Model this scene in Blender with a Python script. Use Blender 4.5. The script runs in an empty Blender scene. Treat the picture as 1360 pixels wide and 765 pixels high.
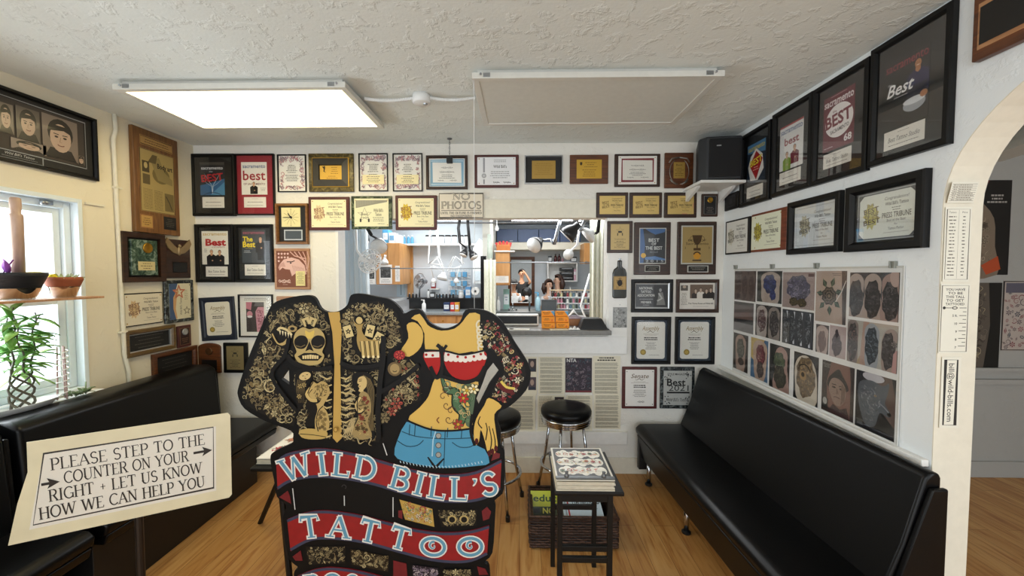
import bpy, bmesh, math, random
from mathutils import Vector, Matrix, Euler, geometry
R = math.radians
C = bpy.context.scene.collection

# ---------------------------------------------------------------- camera, world, exposure
F = 520.0                                # focal length in pixels of the 1360x765 frame
H = 1.645                                # eye height
D, XL, XR, CZ = 3.17, -2.65, 1.63, 2.675 # back wall, left wall, right wall, ceiling
PITCH, YAW = R(2.258), R(1.102)
cam = bpy.data.cameras.new('camera'); cam.sensor_width = 36.0; cam.lens = F/1360*36
cam.clip_start = .02
camo = bpy.data.objects.new('camera', cam); C.objects.link(camo)
camo.location = (0, 0, H); camo.rotation_euler = (R(90)-PITCH, 0, YAW)
bpy.context.scene.camera = camo
RC = Euler((R(90)-PITCH, 0, YAW)).to_matrix()
vs = bpy.context.scene.view_settings
vs.view_transform = 'Standard'; vs.look = 'None'; vs.gamma = 1; vs.use_curve_mapping = False
vs.exposure = 0.28
WORLD_STRENGTH = 1.7
FIXTURE_STRENGTH = 6.0
STUDIO_STRENGTH = 12.0
w = bpy.data.worlds.new('world'); bpy.context.scene.world = w; w.use_nodes = True
bg = w.node_tree.nodes['Background']; bg.inputs[0].default_value = (.84, .93, 1.0, 1); bg.inputs[1].default_value = WORLD_STRENGTH
bpy.context.scene.cycles.max_bounces = 8

def area_light(name, loc, rot, sx, sy, watts, color=(1, 1, 1)):
    l = bpy.data.lights.new(name, 'AREA'); l.shape = 'RECTANGLE'; l.size = sx; l.size_y = sy; l.energy = watts; l.color = color
    o = bpy.data.objects.new(name, l); C.objects.link(o); o.location = loc; o.rotation_euler = rot
    return o
# daylight through the side window and through the shop front behind the viewer
area_light('window_daylight', (XL-.35, 1.75, 1.55), (0, R(-90), 0), 1.1, 1.1, 46, (.86, .94, 1.0))
area_light('shopfront_daylight', (-.3, -2.3, 1.5), (R(90), 0, 0), 3.6, 2.1, 40, (.93, .97, 1.0))

area_light('side_room_fill', (3.5, -2.3, 1.5), (R(90), 0, 0), 2.2, 2.0, 42, (.95, .97, 1.0))  # fill lamp added to brighten the side room

# ---------------------------------------------------------------- pixel -> place
def ray(px, py): return RC @ Vector(((px-680)/F, -(py-382.5)/F, -1))
def at_y(px, py, y): d = ray(px, py); return Vector((0, 0, H)) + d*(y/d.y)
def at_x(px, py, x): d = ray(px, py); return Vector((0, 0, H)) + d*(x/d.x)
def at_z(px, py, z): d = ray(px, py); return Vector((0, 0, H)) + d*((z-H)/d.z)

# ---------------------------------------------------------------- colours and materials
def lin(c):
    if isinstance(c, str):
        c = c.lstrip('#'); c = c if len(c) == 6 else ''.join(q*2 for q in c); c = [int(c[i:i+2], 16)/255 for i in (0, 2, 4)]
        c = [x/12.92 if x <= .04045 else ((x+.055)/1.055)**2.4 for x in c]
    return (c[0], c[1], c[2], 1.0)
MATS = {}
def new_mat(name):
    m = bpy.data.materials.new(name); m.use_nodes = True
    nt = m.node_tree; b = nt.nodes['Principled BSDF']
    MATS[name] = m
    return m, nt, b
def add(nt, t, **kw):
    n = nt.nodes.new(t)
    for k, v in kw.items():
        if k.startswith('i_'): n.inputs[k[2:].replace('_', ' ')].default_value = v
        else: setattr(n, k, v)
    return n
def coords(nt, scale=(1, 1, 1), rot=(0, 0, 0)):
    tc = add(nt, 'ShaderNodeTexCoord'); mp = add(nt, 'ShaderNodeMapping')
    mp.inputs['Scale'].default_value = scale; mp.inputs['Rotation'].default_value = rot
    nt.links.new(tc.outputs['Object'], mp.inputs[0]); return mp.outputs[0]
def ramp(nt, fac, stops):
    r = add(nt, 'ShaderNodeValToRGB'); e = r.color_ramp.elements
    while len(e) < len(stops): e.new(.5)
    for i, (p, c) in enumerate(stops): e[i].position = p; e[i].color = lin(c)
    nt.links.new(fac, r.inputs[0]); return r.outputs[0]
def bump(nt, b, h, strength=.3, dist=.01):
    n = add(nt, 'ShaderNodeBump'); n.inputs['Strength'].default_value = strength; n.inputs['Distance'].default_value = dist
    nt.links.new(h, n.inputs['Height']); nt.links.new(n.outputs[0], b.inputs['Normal'])
def plain(name, col, rough=.5, metal=0.0, var=.08, scale=30, bmp=0.0, coat=0.0, spec=.5):
    """colour with a faint noise in tone, optional fine bump"""
    if name in MATS: return MATS[name]
    m, nt, b = new_mat(name)
    n = add(nt, 'ShaderNodeTexNoise'); n.inputs['Scale'].default_value = scale; n.inputs['Detail'].default_value = 4
    nt.links.new(coords(nt), n.inputs['Vector'])
    c = lin(col); k = lambda f: tuple(min(1, x*f) for x in c[:3])
    nt.links.new(ramp(nt, n.outputs[0], [(.3, k(1-var)), (.7, k(1+var))]), b.inputs['Base Color'])
    b.inputs['Roughness'].default_value = rough; b.inputs['Metallic'].default_value = metal
    b.inputs['Coat Weight'].default_value = coat; b.inputs['Specular IOR Level'].default_value = spec
    if bmp: bump(nt, b, n.outputs[0], bmp, .003)
    return m
def wood(name, c1, c2, scale=(3, 30, 30), rough=.4, coat=.1):
    if name in MATS: return MATS[name]
    m, nt, b = new_mat(name)
    v = coords(nt, scale)
    n = add(nt, 'ShaderNodeTexNoise'); n.inputs['Scale'].default_value = 2; n.inputs['Detail'].default_value = 6; n.inputs['Distortion'].default_value = .6
    nt.links.new(v, n.inputs['Vector'])
    nt.links.new(ramp(nt, n.outputs[0], [(.32, c1), (.68, c2)]), b.inputs['Base Color'])
    b.inputs['Roughness'].default_value = rough; b.inputs['Coat Weight'].default_value = coat
    return m
def marble(name, c1, c2, c3, scale=22):
    if name in MATS: return MATS[name]
    m, nt, b = new_mat(name)
    n = add(nt, 'ShaderNodeTexNoise'); n.inputs['Scale'].default_value = scale; n.inputs['Detail'].default_value = 8; n.inputs['Distortion'].default_value = 1.5
    nt.links.new(coords(nt), n.inputs['Vector'])
    nt.links.new(ramp(nt, n.outputs[0], [(.35, c1), (.52, c2), (.66, c3)]), b.inputs['Base Color'])
    b.inputs['Roughness'].default_value = .25
    return m
def stucco(name, col, scale=14, strength=.5, dist=.01, rough=.85, fine=0.25):
    m, nt, b = new_mat(name)
    v = coords(nt)
    n = add(nt, 'ShaderNodeTexNoise'); n.inputs['Scale'].default_value = scale; n.inputs['Detail'].default_value = 5; n.inputs['Roughness'].default_value = .6; n.inputs['Distortion'].default_value = .3
    nt.links.new(v, n.inputs['Vector'])
    f = add(nt, 'ShaderNodeTexNoise'); f.inputs['Scale'].default_value = scale*6; f.inputs['Detail'].default_value = 3
    nt.links.new(v, f.inputs['Vector'])
    r = add(nt, 'ShaderNodeValToRGB'); r.color_ramp.elements[0].position = .52; r.color_ramp.elements[1].position = .64
    nt.links.new(n.outputs[0], r.inputs[0])
    a = add(nt, 'ShaderNodeMath', operation='MULTIPLY_ADD'); a.inputs[1].default_value = fine
    nt.links.new(f.outputs[0], a.inputs[0]); nt.links.new(r.outputs[0], a.inputs[2])
    bump(nt, b, a.outputs[0], strength, dist)
    c = lin(col)
    big = add(nt, 'ShaderNodeTexNoise'); big.inputs['Scale'].default_value = 1.3; nt.links.new(v, big.inputs['Vector'])
    nt.links.new(ramp(nt, big.outputs[0], [(.3, tuple(x*.96 for x in c[:3])), (.7, tuple(min(1, x*1.03) for x in c[:3]))]), b.inputs['Base Color'])
    b.inputs['Roughness'].default_value = rough
    return m
def glass_mat(name, tint=(1, 1, 1), refl=.9, rough=.0):
    """thin pane: clear straight through, Fresnel reflection"""
    if name in MATS: return MATS[name]
    m, nt, b = new_mat(name); nt.nodes.remove(b)
    out = [n for n in nt.nodes if n.type == 'OUTPUT_MATERIAL'][0]
    t = add(nt, 'ShaderNodeBsdfTransparent'); t.inputs[0].default_value = (*tint, 1)
    g = add(nt, 'ShaderNodeBsdfGlossy'); g.inputs['Roughness'].default_value = rough
    fr = add(nt, 'ShaderNodeFresnel'); fr.inputs[0].default_value = 1.5
    mu = add(nt, 'ShaderNodeMath', operation='MULTIPLY'); mu.inputs[1].default_value = refl
    nt.links.new(fr.outputs[0], mu.inputs[0])
    mx = add(nt, 'ShaderNodeMixShader'); nt.links.new(mu.outputs[0], mx.inputs[0])
    nt.links.new(t.outputs[0], mx.inputs[1]); nt.links.new(g.outputs[0], mx.inputs[2]); nt.links.new(mx.outputs[0], out.inputs[0])
    return m
def sheer(name, col, opacity):
    if name in MATS: return MATS[name]
    m, nt, b = new_mat(name)
    b.inputs['Base Color'].default_value = lin(col); b.inputs['Roughness'].default_value = .35; b.inputs['Alpha'].default_value = opacity
    return m
def emit(name, col, strength):
    m, nt, b = new_mat(name)
    b.inputs['Base Color'].default_value = lin(col); b.inputs['Emission Color'].default_value = lin(col); b.inputs['Emission Strength'].default_value = strength
    return m
def ink_mat(name, rough, coat, metal=0.0):
    m, nt, b = new_mat(name)
    a = add(nt, 'ShaderNodeAttribute', attribute_name='ink'); nt.links.new(a.outputs['Color'], b.inputs['Base Color'])
    n = add(nt, 'ShaderNodeTexNoise'); n.inputs['Scale'].default_value = 60
    nt.links.new(coords(nt), n.inputs['Vector'])
    mr = add(nt, 'ShaderNodeMapRange'); mr.inputs['To Min'].default_value = rough-.06; mr.inputs['To Max'].default_value = rough+.06
    nt.links.new(n.outputs[0], mr.inputs[0]); nt.links.new(mr.outputs[0], b.inputs['Roughness'])
    b.inputs['Coat Weight'].default_value = coat; b.inputs['Metallic'].default_value = metal
    return m
INK = ink_mat('printed_paper', .6, 0.0)
PAINT = ink_mat('sign_paint', .55, 0.0)
PAINT.node_tree.nodes['Principled BSDF'].inputs['Specular IOR Level'].default_value = .25
GLOSSINK = ink_mat('glossy_print', .35, 0.15)
ENGRAVE = ink_mat('engraved_plate', .42, 0.0, .35)

BLACKFRAME = plain('black_satin_frame', '#080809', .4, spec=.3)
LEATHER = plain('black_vinyl', '#070708', .34, bmp=.1, scale=90, spec=.22)
CHROME = plain('chrome', '#c6c9cd', .12, 1.0, var=.03)
STEEL = plain('brushed_steel', '#a9adb2', .3, 1.0)
BRASS = plain('brass', '#b58a35', .3, 1.0)
GOLDPLATE = plain('gold_plate', '#c49a3c', .35, .6, var=.12, scale=6)
SILVER = plain('silver_trim', '#b9bbbd', .3, .8)
WALNUT = wood('walnut', '#22120a', '#3f2413')
MAHOG = wood('mahogany', '#3a100e', '#571c18')
OAK = wood('oak_board', '#6b4522', '#8d6032')
BROWNWOOD = wood('brown_wood', '#45240f', '#6b3b1a')
TANWOOD = wood('tan_wood', '#9a6a44', '#b98a60')
CABWOOD = wood('cabinet_wood', '#b27d45', '#cb9658', (6, 6, 1.2))
GREENMARBLE = marble('green_marble', '#141b15', '#34432f', '#737a63')
OLIVEMARBLE = marble('olive_marble', '#2c2612', '#57491f', '#7f7140')
GREYMARBLE = marble('grey_marble', '#0f1213', '#2c3132', '#6d7373')
EMERALD = marble('emerald_marble', '#1c3026', '#43594a', '#7f9084')
WHITEPAINT = plain('white_gloss_paint', '#e9e8e4', .45, var=.03)
CREAMPAINT = plain('cream_paint', '#e2ddcc', .5, var=.04)
WHITEPLASTIC = plain('white_plastic', '#e6e7e6', .4, var=.03)
BLACKPLASTIC = plain('black_plastic', '#101012', .45)
BLACKWOOD = plain('black_stained_wood', '#0d0b09', .45, bmp=.05, spec=.3)
GREYMETAL = plain('grey_metal', '#6f7274', .4, .6)
PANE = glass_mat('picture_glass', refl=.22)

# ---------------------------------------------------------------- solid mesh builder
class MB:
    def __init__(s): s.v, s.f, s.m, s.mi = [], [], [], 0
    def mesh(s, vs, fs, M=None):
        b = len(s.v)
        s.v += [tuple(M @ Vector(p)) for p in vs] if M else [tuple(p) for p in vs]
        s.f += [tuple(b+i for i in f) for f in fs]; s.m += [s.mi]*len(fs); return s
    def box(s, c, d, M=None):
        x, y, z = (q/2 for q in d)
        vs = [(c[0]+i*x, c[1]+j*y, c[2]+k*z) for i in (-1, 1) for j in (-1, 1) for k in (-1, 1)]
        return s.mesh(vs, [(0, 1, 3, 2), (4, 6, 7, 5), (0, 4, 5, 1), (2, 3, 7, 6), (0, 2, 6, 4), (1, 5, 7, 3)], M)
    def span(s, a, b): return s.box([(p+q)/2 for p, q in zip(a, b)], [abs(q-p) for p, q in zip(a, b)])
    def tube(s, pts, r, n=10, caps=True, closed=False):
        pts = [Vector(p) for p in pts]; k = len(pts); rs = r if isinstance(r, (list, tuple)) else [r]*k
        vs, fs, ref = [], [], None
        for i, p in enumerate(pts):
            if closed: t = pts[(i+1) % k]-pts[i-1]
            else: t = pts[min(i+1, k-1)]-pts[max(i-1, 0)]
            t.normalize()
            if ref is None: ref = t.orthogonal().normalized()
            ref = (ref-t*ref.dot(t)).normalized(); q = t.cross(ref)
            vs += [p+rs[i]*(math.cos(a)*ref+math.sin(a)*q) for a in (2*math.pi*j/n for j in range(n))]
        for i in range(k if closed else k-1):
            i2 = (i+1) % k
            fs += [(i*n+j, i*n+(j+1) % n, i2*n+(j+1) % n, i2*n+j) for j in range(n)]
        if caps and not closed: fs += [tuple(range(n))[::-1], tuple((k-1)*n+j for j in range(n))]
        return s.mesh(vs, fs)
    def lathe(s, prof, n=24, M=None):
        vs, fs = [], []
        for r, z in prof: vs += [(r*math.cos(2*math.pi*j/n), r*math.sin(2*math.pi*j/n), z) for j in range(n)]
        for i in range(len(prof)-1): fs += [(i*n+j, i*n+(j+1) % n, (i+1)*n+(j+1) % n, (i+1)*n+j) for j in range(n)]
        if prof[0][0] > 1e-5: fs.append(tuple(range(n))[::-1])
        if prof[-1][0] > 1e-5: fs.append(tuple((len(prof)-1)*n+j for j in range(n)))
        return s.mesh(vs, fs, M)
    def ball(s, c, r, n=16, m=10, M=None):
        r = r if isinstance(r, (list, tuple)) else (r, r, r)
        vs = [(c[0], c[1], c[2]-r[2])]; fs = []
        for i in range(1, m):
            a = -math.pi/2+math.pi*i/m
            vs += [(c[0]+r[0]*math.cos(a)*math.cos(2*math.pi*j/n), c[1]+r[1]*math.cos(a)*math.sin(2*math.pi*j/n), c[2]+r[2]*math.sin(a)) for j in range(n)]
        vs.append((c[0], c[1], c[2]+r[2])); t = len(vs)-1
        fs += [(0, 1+(j+1) % n, 1+j) for j in range(n)]
        for i in range(m-2): fs += [(1+i*n+j, 1+i*n+(j+1) % n, 1+(i+1)*n+(j+1) % n, 1+(i+1)*n+j) for j in range(n)]
        fs += [(t, 1+(m-2)*n+j, 1+(m-2)*n+(j+1) % n) for j in range(n)]
        return s.mesh(vs, fs, M)
    def prism(s, poly, z0, z1, M=None, holes=()):
        loops = [list(poly)]+[list(h) for h in holes]
        flat = [p for l in loops for p in l]; n = len(flat)
        tris = geometry.tessellate_polygon([[Vector((p[0], p[1], 0)) for p in l] for l in loops])
        vs = [(p[0], p[1], z0) for p in flat]+[(p[0], p[1], z1) for p in flat]
        fs = [(a, b, c) for a, b, c in tris]+[(a+n, c+n, b+n) for a, b, c in tris]; o = 0
        for l in loops:
            k = len(l); fs += [(o+i, o+(i+1) % k, n+o+(i+1) % k, n+o+i) for i in range(k)]; o += k
        return s.mesh(vs, fs, M)
    def ring(s, w, h, prof):
        """mitred moulding: prof is a closed list of (inset from outer edge, z)"""
        vs = []
        for i, z in prof:
            x, y = w/2-i, h/2-i; vs += [(-x, -y, z), (x, -y, z), (x, y, z), (-x, y, z)]
        k = len(prof)
        return s.mesh(vs, [(i*4+j, i*4+(j+1) % 4, ((i+1) % k)*4+(j+1) % 4, ((i+1) % k)*4+j) for i in range(k) for j in range(4)])
    def grid(s, fn, nu, nv):
        vs = [fn(i/nu, j/nv) for i in range(nu+1) for j in range(nv+1)]
        return s.mesh(vs, [(i*(nv+1)+j, (i+1)*(nv+1)+j, (i+1)*(nv+1)+j+1, i*(nv+1)+j+1) for i in range(nu) for j in range(nv)])
    def build(s, name, mat, parent=None, smooth=False, bevel=0, seg=2, solid=0, sub=0):
        me = bpy.data.meshes.new(name); me.from_pydata(s.v, [], s.f)
        for m in (mat if isinstance(mat, (list, tuple)) else [mat]): me.materials.append(m)
        if any(s.m): me.polygons.foreach_set('material_index', s.m)
        bm = bmesh.new(); bm.from_mesh(me); bmesh.ops.recalc_face_normals(bm, faces=bm.faces); bm.to_mesh(me); bm.free()
        o = bpy.data.objects.new(name, me); C.objects.link(o)
        if parent: o.parent = parent
        if solid: md = o.modifiers.new('thickness', 'SOLIDIFY'); md.thickness = solid; md.offset = 0
        if bevel:
            md = o.modifiers.new('round', 'BEVEL'); md.width = bevel; md.segments = seg; md.limit_method = 'ANGLE'; md.angle_limit = R(40)
        if sub: md = o.modifiers.new('sub', 'SUBSURF'); md.levels = md.render_levels = sub
        if smooth or bevel:
            me.polygons.foreach_set('use_smooth', [True]*len(me.polygons))
            if bevel: md = o.modifiers.new('wn', 'WEIGHTED_NORMAL'); md.keep_sharp = True
        return o
def tag(o, label, cat, group=None, kind=None):
    if label: o['label'] = label
    if cat: o['category'] = cat
    if group: o['group'] = group
    if kind: o['kind'] = kind
    return o
def thing(name, label, cat, loc=(0, 0, 0), rz=0, group=None, M=None):
    o = bpy.data.objects.new(name, None); C.objects.link(o); o.empty_display_size = .05
    if M: o.matrix_basis = M
    else: o.location = loc; o.rotation_euler = (0, 0, rz)
    return tag(o, label, cat, group)
def struct(name, mb, mat, bevel=0):
    return tag(mb.build(name, mat, bevel=bevel), None, None, kind='structure')
def dup(root, label=None, M=None, loc=None, rz=None):
    r = root.copy(); C.objects.link(r)
    if label: r['label'] = label
    if M: r.matrix_basis = M
    if loc is not None: r.location = loc
    if rz is not None: r.rotation_euler = (0, 0, rz)
    for ch in root.children:
        c = ch.copy(); C.objects.link(c); c.parent = r
        for g in ch.children: d = g.copy(); C.objects.link(d); d.parent = c
    return r

# ---------------------------------------------------------------- flat printed / painted artwork, in metres on a local x-y plane
GLY = {}
def glyphs(txt, bold, shear):
    k = (txt, bold, shear)
    if k not in GLY:
        c = bpy.data.curves.new('t', 'FONT'); c.body = txt; c.resolution_u = 2; c.offset = bold; c.shear = shear
        o = bpy.data.objects.new('t', c); m = bpy.data.meshes.new_from_object(o)
        v = [(p.co.x, p.co.y) for p in m.vertices]; f = [tuple(p.vertices) for p in m.polygons]
        bpy.data.objects.remove(o); bpy.data.meshes.remove(m); bpy.data.curves.remove(c)
        if not v: v, f = [(0, 0), (.1, 0), (.1, .1)], []
        GLY[k] = (v, f, min(p[0] for p in v), max(p[0] for p in v))
    return GLY[k]
def arc(cx, cy, rx, ry, a0, a1, n=10): return [(cx+rx*math.cos(R(a0+(a1-a0)*i/n)), cy+ry*math.sin(R(a0+(a1-a0)*i/n))) for i in range(n+1)]
# a hand-lettered capital alphabet: (advance, [(stroke weight, points)], [serif x, y])
def _alphabet():
    T, t = .17, .085
    st = lambda x: (T, [(x, 0), (x, 1)])
    A = {}
    A['A'] = (.82, [(t, [(.08, 0), (.4, 1)]), (T, [(.4, 1), (.74, 0)]), (t, [(.2, .34), (.62, .34)])], [(.08, 0), (.74, 0)])
    A['B'] = (.74, [st(.16), (t, [(.16, 1), (.4, 1)]), (T*.9, arc(.4, .76, .2, .24, 90, -90)), (t, [(.16, .52), (.4, .52)]), (T*.9, arc(.41, .26, .25, .26, 90, -90)), (t, [(.16, 0), (.41, 0)])], [(.16, 0), (.16, 1)])
    A['C'] = (.8, [(T*.85, arc(.46, .5, .37, .5, 42, 318, 18))], [])
    A['D'] = (.86, [st(.16), (t, [(.16, 1), (.36, 1)]), (T*.95, arc(.36, .5, .4, .5, 90, -90, 14)), (t, [(.16, 0), (.36, 0)])], [(.16, 0), (.16, 1)])
    A['E'] = (.7, [st(.16), (t, [(.16, 1), (.6, 1), (.6, .84)]), (t, [(.16, .52), (.5, .52)]), (t, [(.16, 0), (.64, 0), (.64, .18)])], [(.16, 0), (.16, 1)])
    A['F'] = (.66, [st(.16), (t, [(.16, 1), (.6, 1), (.6, .84)]), (t, [(.16, .52), (.5, .52)])], [(.16, 0), (.16, 1)])
    A['G'] = (.84, [(T*.85, arc(.46, .5, .37, .5, 42, 330, 18)), (T*.8, [(.76, .0), (.76, .42)]), (t, [(.55, .42), (.84, .42)])], [])
    A['H'] = (.88, [st(.16), st(.72), (t, [(.16, .52), (.72, .52)])], [(.16, 0), (.16, 1), (.72, 0), (.72, 1)])
    A['I'] = (.38, [st(.19)], [(.19, 0), (.19, 1)])
    A['J'] = (.5, [(T, [(.32, 1), (.32, .2)]+arc(.18, .2, .14, .2, 0, -140, 6))], [(.32, 1)])
    A['K'] = (.84, [st(.16), (t, [(.7, 1), (.2, .45)]), (T, [(.34, .6), (.74, 0)])], [(.16, 0), (.16, 1), (.7, 1), (.74, 0)])
    A['L'] = (.68, [st(.16), (t, [(.16, 0), (.62, 0), (.62, .2)])], [(.16, 0), (.16, 1)])
    A['M'] = (1.02, [(t, [(.14, 0), (.18, 1)]), (T, [(.18, 1), (.5, .1)]), (t, [(.5, .1), (.82, 1)]), (T, [(.82, 1), (.88, 0)])], [(.14, 0), (.88, 0), (.16, 1), (.84, 1)])
    A['N'] = (.88, [(t, [(.15, 0), (.15, 1)]), (T, [(.15, 1), (.72, 0)]), (t, [(.72, 0), (.72, 1)])], [(.15, 0), (.12, 1), (.72, 1)])
    A['O'] = (.9, [(T*.9, arc(.45, .5, .37, .5, 0, 360, 24))], [])
    A['P'] = (.7, [st(.16), (t, [(.16, 1), (.4, 1)]), (T*.9, arc(.4, .73, .23, .27, 90, -90)), (t, [(.16, .46), (.4, .46)])], [(.16, 0), (.16, 1)])
    A['R'] = (.8, [st(.16), (t, [(.16, 1), (.4, 1)]), (T*.9, arc(.4, .75, .22, .25, 90, -90)), (t, [(.16, .5), (.4, .5)]), (T, [(.4, .5), (.7, 0)])], [(.16, 0), (.16, 1), (.7, 0)])
    A['S'] = (.66, [(T*.85, arc(.34, .74, .22, .26, 30, 250, 12)+arc(.34, .25, .24, .26, 70, -150, 12)[1:])], [])
    A['T'] = (.8, [st(.4), (t, [(.06, .8), (.08, 1), (.72, 1), (.74, .8)])], [(.4, 0)])
    A['U'] = (.86, [(T, [(.16, 1), (.16, .3)]+arc(.43, .3, .27, .3, 180, 270, 6)), (t, arc(.43, .3, .27, .3, 270, 360, 6)+[(.7, 1)])], [(.16, 1), (.7, 1)])
    A['V'] = (.84, [(T, [(.1, 1), (.43, 0)]), (t, [(.43, 0), (.75, 1)])], [(.1, 1), (.75, 1)])
    A['W'] = (1.2, [(T, [(.1, 1), (.36, 0)]), (t, [(.36, 0), (.6, 1)]), (T, [(.6, 1), (.84, 0)]), (t, [(.84, 0), (1.1, 1)])], [(.1, 1), (1.1, 1)])
    A['X'] = (.84, [(T, [(.12, 1), (.74, 0)]), (t, [(.12, 0), (.72, 1)])], [(.12, 0), (.12, 1), (.74, 0), (.72, 1)])
    A['Y'] = (.84, [(T, [(.1, 1), (.42, .48), (.42, 0)]), (t, [(.42, .48), (.74, 1)])], [(.1, 1), (.74, 1), (.42, 0)])
    A["'"] = (.24, [(T, [(.12, 1), (.1, .72)])], [])
    A['+'] = (.6, [(t, [(.1, .45), (.5, .45)]), (t, [(.3, .2), (.3, .7)])], [])
    A['('] = (.4, [(t, arc(.45, .5, .28, .6, 120, 240))], [])
    A[')'] = (.4, [(t, arc(-.05, .5, .28, .6, -60, 60))], [])
    A[' '] = (.42, [], [])
    return A
ALPHA = _alphabet()
def inside(p, poly):
    r = False; j = len(poly)-1
    for i in range(len(poly)):
        a, b = poly[i], poly[j]
        if (a[1] > p[1]) != (b[1] > p[1]) and p[0] < (b[0]-a[0])*(p[1]-a[1])/(b[1]-a[1])+a[0]: r = not r
        j = i
    return r
def edge_dist(p, poly):
    best = 9
    for i in range(len(poly)):
        a, b = Vector(poly[i-1]), Vector(poly[i]); q = Vector(p); d = b-a
        t = max(0, min(1, (q-a).dot(d)/max(d.length_squared, 1e-12))); best = min(best, (a+d*t-q).length)
    return best
class Art:
    STEP = 2.5e-5
    def __init__(s, z=0.0): s.v, s.f, s.c, s.z = [], [], [], z
    def up(s, k=1): s.z += s.STEP*k; return s
    def raw(s, pts, faces, col):
        b = len(s.v); c = lin(col); s.z += 5e-6          # never two layers in one plane
        s.v += [(p[0], p[1], s.z) for p in pts]; s.f += [tuple(b+i for i in f) for f in faces]; s.c += [c]*len(faces); return s
    def poly(s, pts, col, up=True):
        if up: s.up()
        if len(pts) > 4:
            t = geometry.tessellate_polygon([[Vector((p[0], p[1], 0)) for p in pts]]); return s.raw(pts, t, col)
        return s.raw(pts, [tuple(range(len(pts)))], col)
    def rect(s, cx, cy, w, h, col, up=True, rot=0):
        c, n = math.cos(rot), math.sin(rot)
        return s.poly([(cx+x*c-y*n, cy+x*n+y*c) for x, y in ((-w/2, -h/2), (w/2, -h/2), (w/2, h/2), (-w/2, h/2))], col, up)
    def ell(s, cx, cy, rx, ry, col, n=18, up=True, rot=0):
        if up: s.up()
        c, q = math.cos(rot), math.sin(rot); P = []
        for i in range(n):
            x, y = rx*math.cos(2*math.pi*i/n), ry*math.sin(2*math.pi*i/n); P.append((cx+x*c-y*q, cy+x*q+y*c))
        return s.raw(P, [tuple(range(n))], col)
    def line(s, pts, w, col, up=True, closed=False):
        if up: s.up()
        k = len(pts)
        if k < 2: return s
        ws = w if isinstance(w, (list, tuple)) else [w]*k; P = []
        for i, p in enumerate(pts):
            a, b = (pts[i-1], pts[(i+1) % k]) if closed else (pts[max(i-1, 0)], pts[min(i+1, k-1)])
            dx, dy = b[0]-a[0], b[1]-a[1]; l = math.hypot(dx, dy) or 1
            nx, ny = -dy/l, dx/l
            if 0 < i < k-1 or closed:                          # mitre
                e0 = (p[0]-pts[i-1][0], p[1]-pts[i-1][1]); l0 = math.hypot(*e0) or 1
                cs = max(.5, abs((-e0[1]*nx+e0[0]*ny)/l0))
            else: cs = 1
            q = ws[i]/2/cs; P += [(p[0]+nx*q, p[1]+ny*q), (p[0]-nx*q, p[1]-ny*q)]
        fs = [(2*i, 2*i+1, 2*i+3, 2*i+2) for i in range(k-1)]
        if closed: fs.append((2*k-2, 2*k-1, 1, 0))
        return s.raw(P, fs, col)
    def box(s, cx, cy, w, h, t, col):
        x, y = w/2, h/2; s.line([(cx-x, cy-y), (cx+x, cy-y), (cx+x, cy+y), (cx-x, cy+y)], t, col, closed=True); return s
    def text(s, txt, cx, cy, h, col, w=None, bold=0.0, shear=0.0, rot=0, align='c', up=True):
        v, f, x0, x1 = glyphs(txt, bold, shear); k = h/.72; kx = k
        if up: s.up()
        if w: kx = w/max(x1-x0, .01)
        ox = {'c': (x0+x1)/2, 'l': x0, 'r': x1}[align]; c, n = math.cos(rot), math.sin(rot); P = []
        for x, y in v:
            a, b = (x-ox)*kx, (y-.36)*k; P.append((cx+a*c-b*n, cy+a*n+b*c))
        return s.raw(P, f, col)
    def caps(s, txt, cx, cy, h, col, w=None, out=None, ow=.0, wt=1.0, place=None, serif=.15, sheary=0, rot=0):
        """hand-lettered capitals with serifs; out = outline colour"""
        tot = sum(ALPHA[ch][0] for ch in txt); kx = (w/tot) if w else h; x = -tot/2*kx
        c, n = math.cos(rot), math.sin(rot)
        for col2, ex in ([(out, ow)] if out else [])+[(col, 0)]:
            s.up(2); x = -tot/2*kx
            for ch in txt:
                adv, st, se = ALPHA[ch]
                def mp(p, x=x):
                    X, Y = x+p[0]*kx, (p[1]-.5)*h; Y += sheary*X
                    return (cx+X*c-Y*n, cy+X*n+Y*c)
                for wgt, pts in st:
                    q = [Vector(p) for p in pts]
                    closed = (q[0]-q[-1]).length < 1e-4
                    q2 = [mp(p) for p in pts]
                    if ex and not closed:
                        for i, j in ((0, 1), (-1, -2)):
                            d = Vector(q2[i])-Vector(q2[j]); d = d.normalized()*ex; q2[i] = (q2[i][0]+d.x, q2[i][1]+d.y)
                    s.line(q2[:-1] if closed else q2, wgt*wt*(h+kx)/2+2*ex, col2, up=False, closed=closed)
                for sx, sy in se:
                    a, b = mp((sx-serif, sy)), mp((sx+serif, sy)); d = (Vector(b)-Vector(a)).normalized()*ex
                    s.line([(a[0]-d.x, a[1]-d.y), (b[0]+d.x, b[1]+d.y)], .075*wt*h+2*ex, col2, up=False)
                x += adv*kx
        return s
    def greek(s, cx, top, w, n, lh, col, seed=0, t=.3, center=True, lo=.5):
        """rows of unreadable small print"""
        rnd = random.Random(seed); s.up()
        for i in range(n):
            rw = w*rnd.uniform(lo, 1); x = cx-(rw if center else w)/2; e = x+rw; y = top-i*lh
            while x < e:
                l = min(rnd.uniform(.35, 1.25)*lh, e-x); s.rect(x+l/2, y, l, lh*t, col, up=False); x += l+lh*.22
        return s
    def squiggle(s, cx, cy, w, h, col, t, n=9, seed=0):
        rnd = random.Random(seed)
        P = []
        for i in range(n*6):
            a = i/6*2*math.pi; u = i/(n*6-1)
            P.append((cx-w/2+w*u+h*.35*math.cos(a), cy+h*.5*math.sin(a)*(.6+.4*math.sin(u*13+seed))))
        return s.line(P, t, col)
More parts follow.
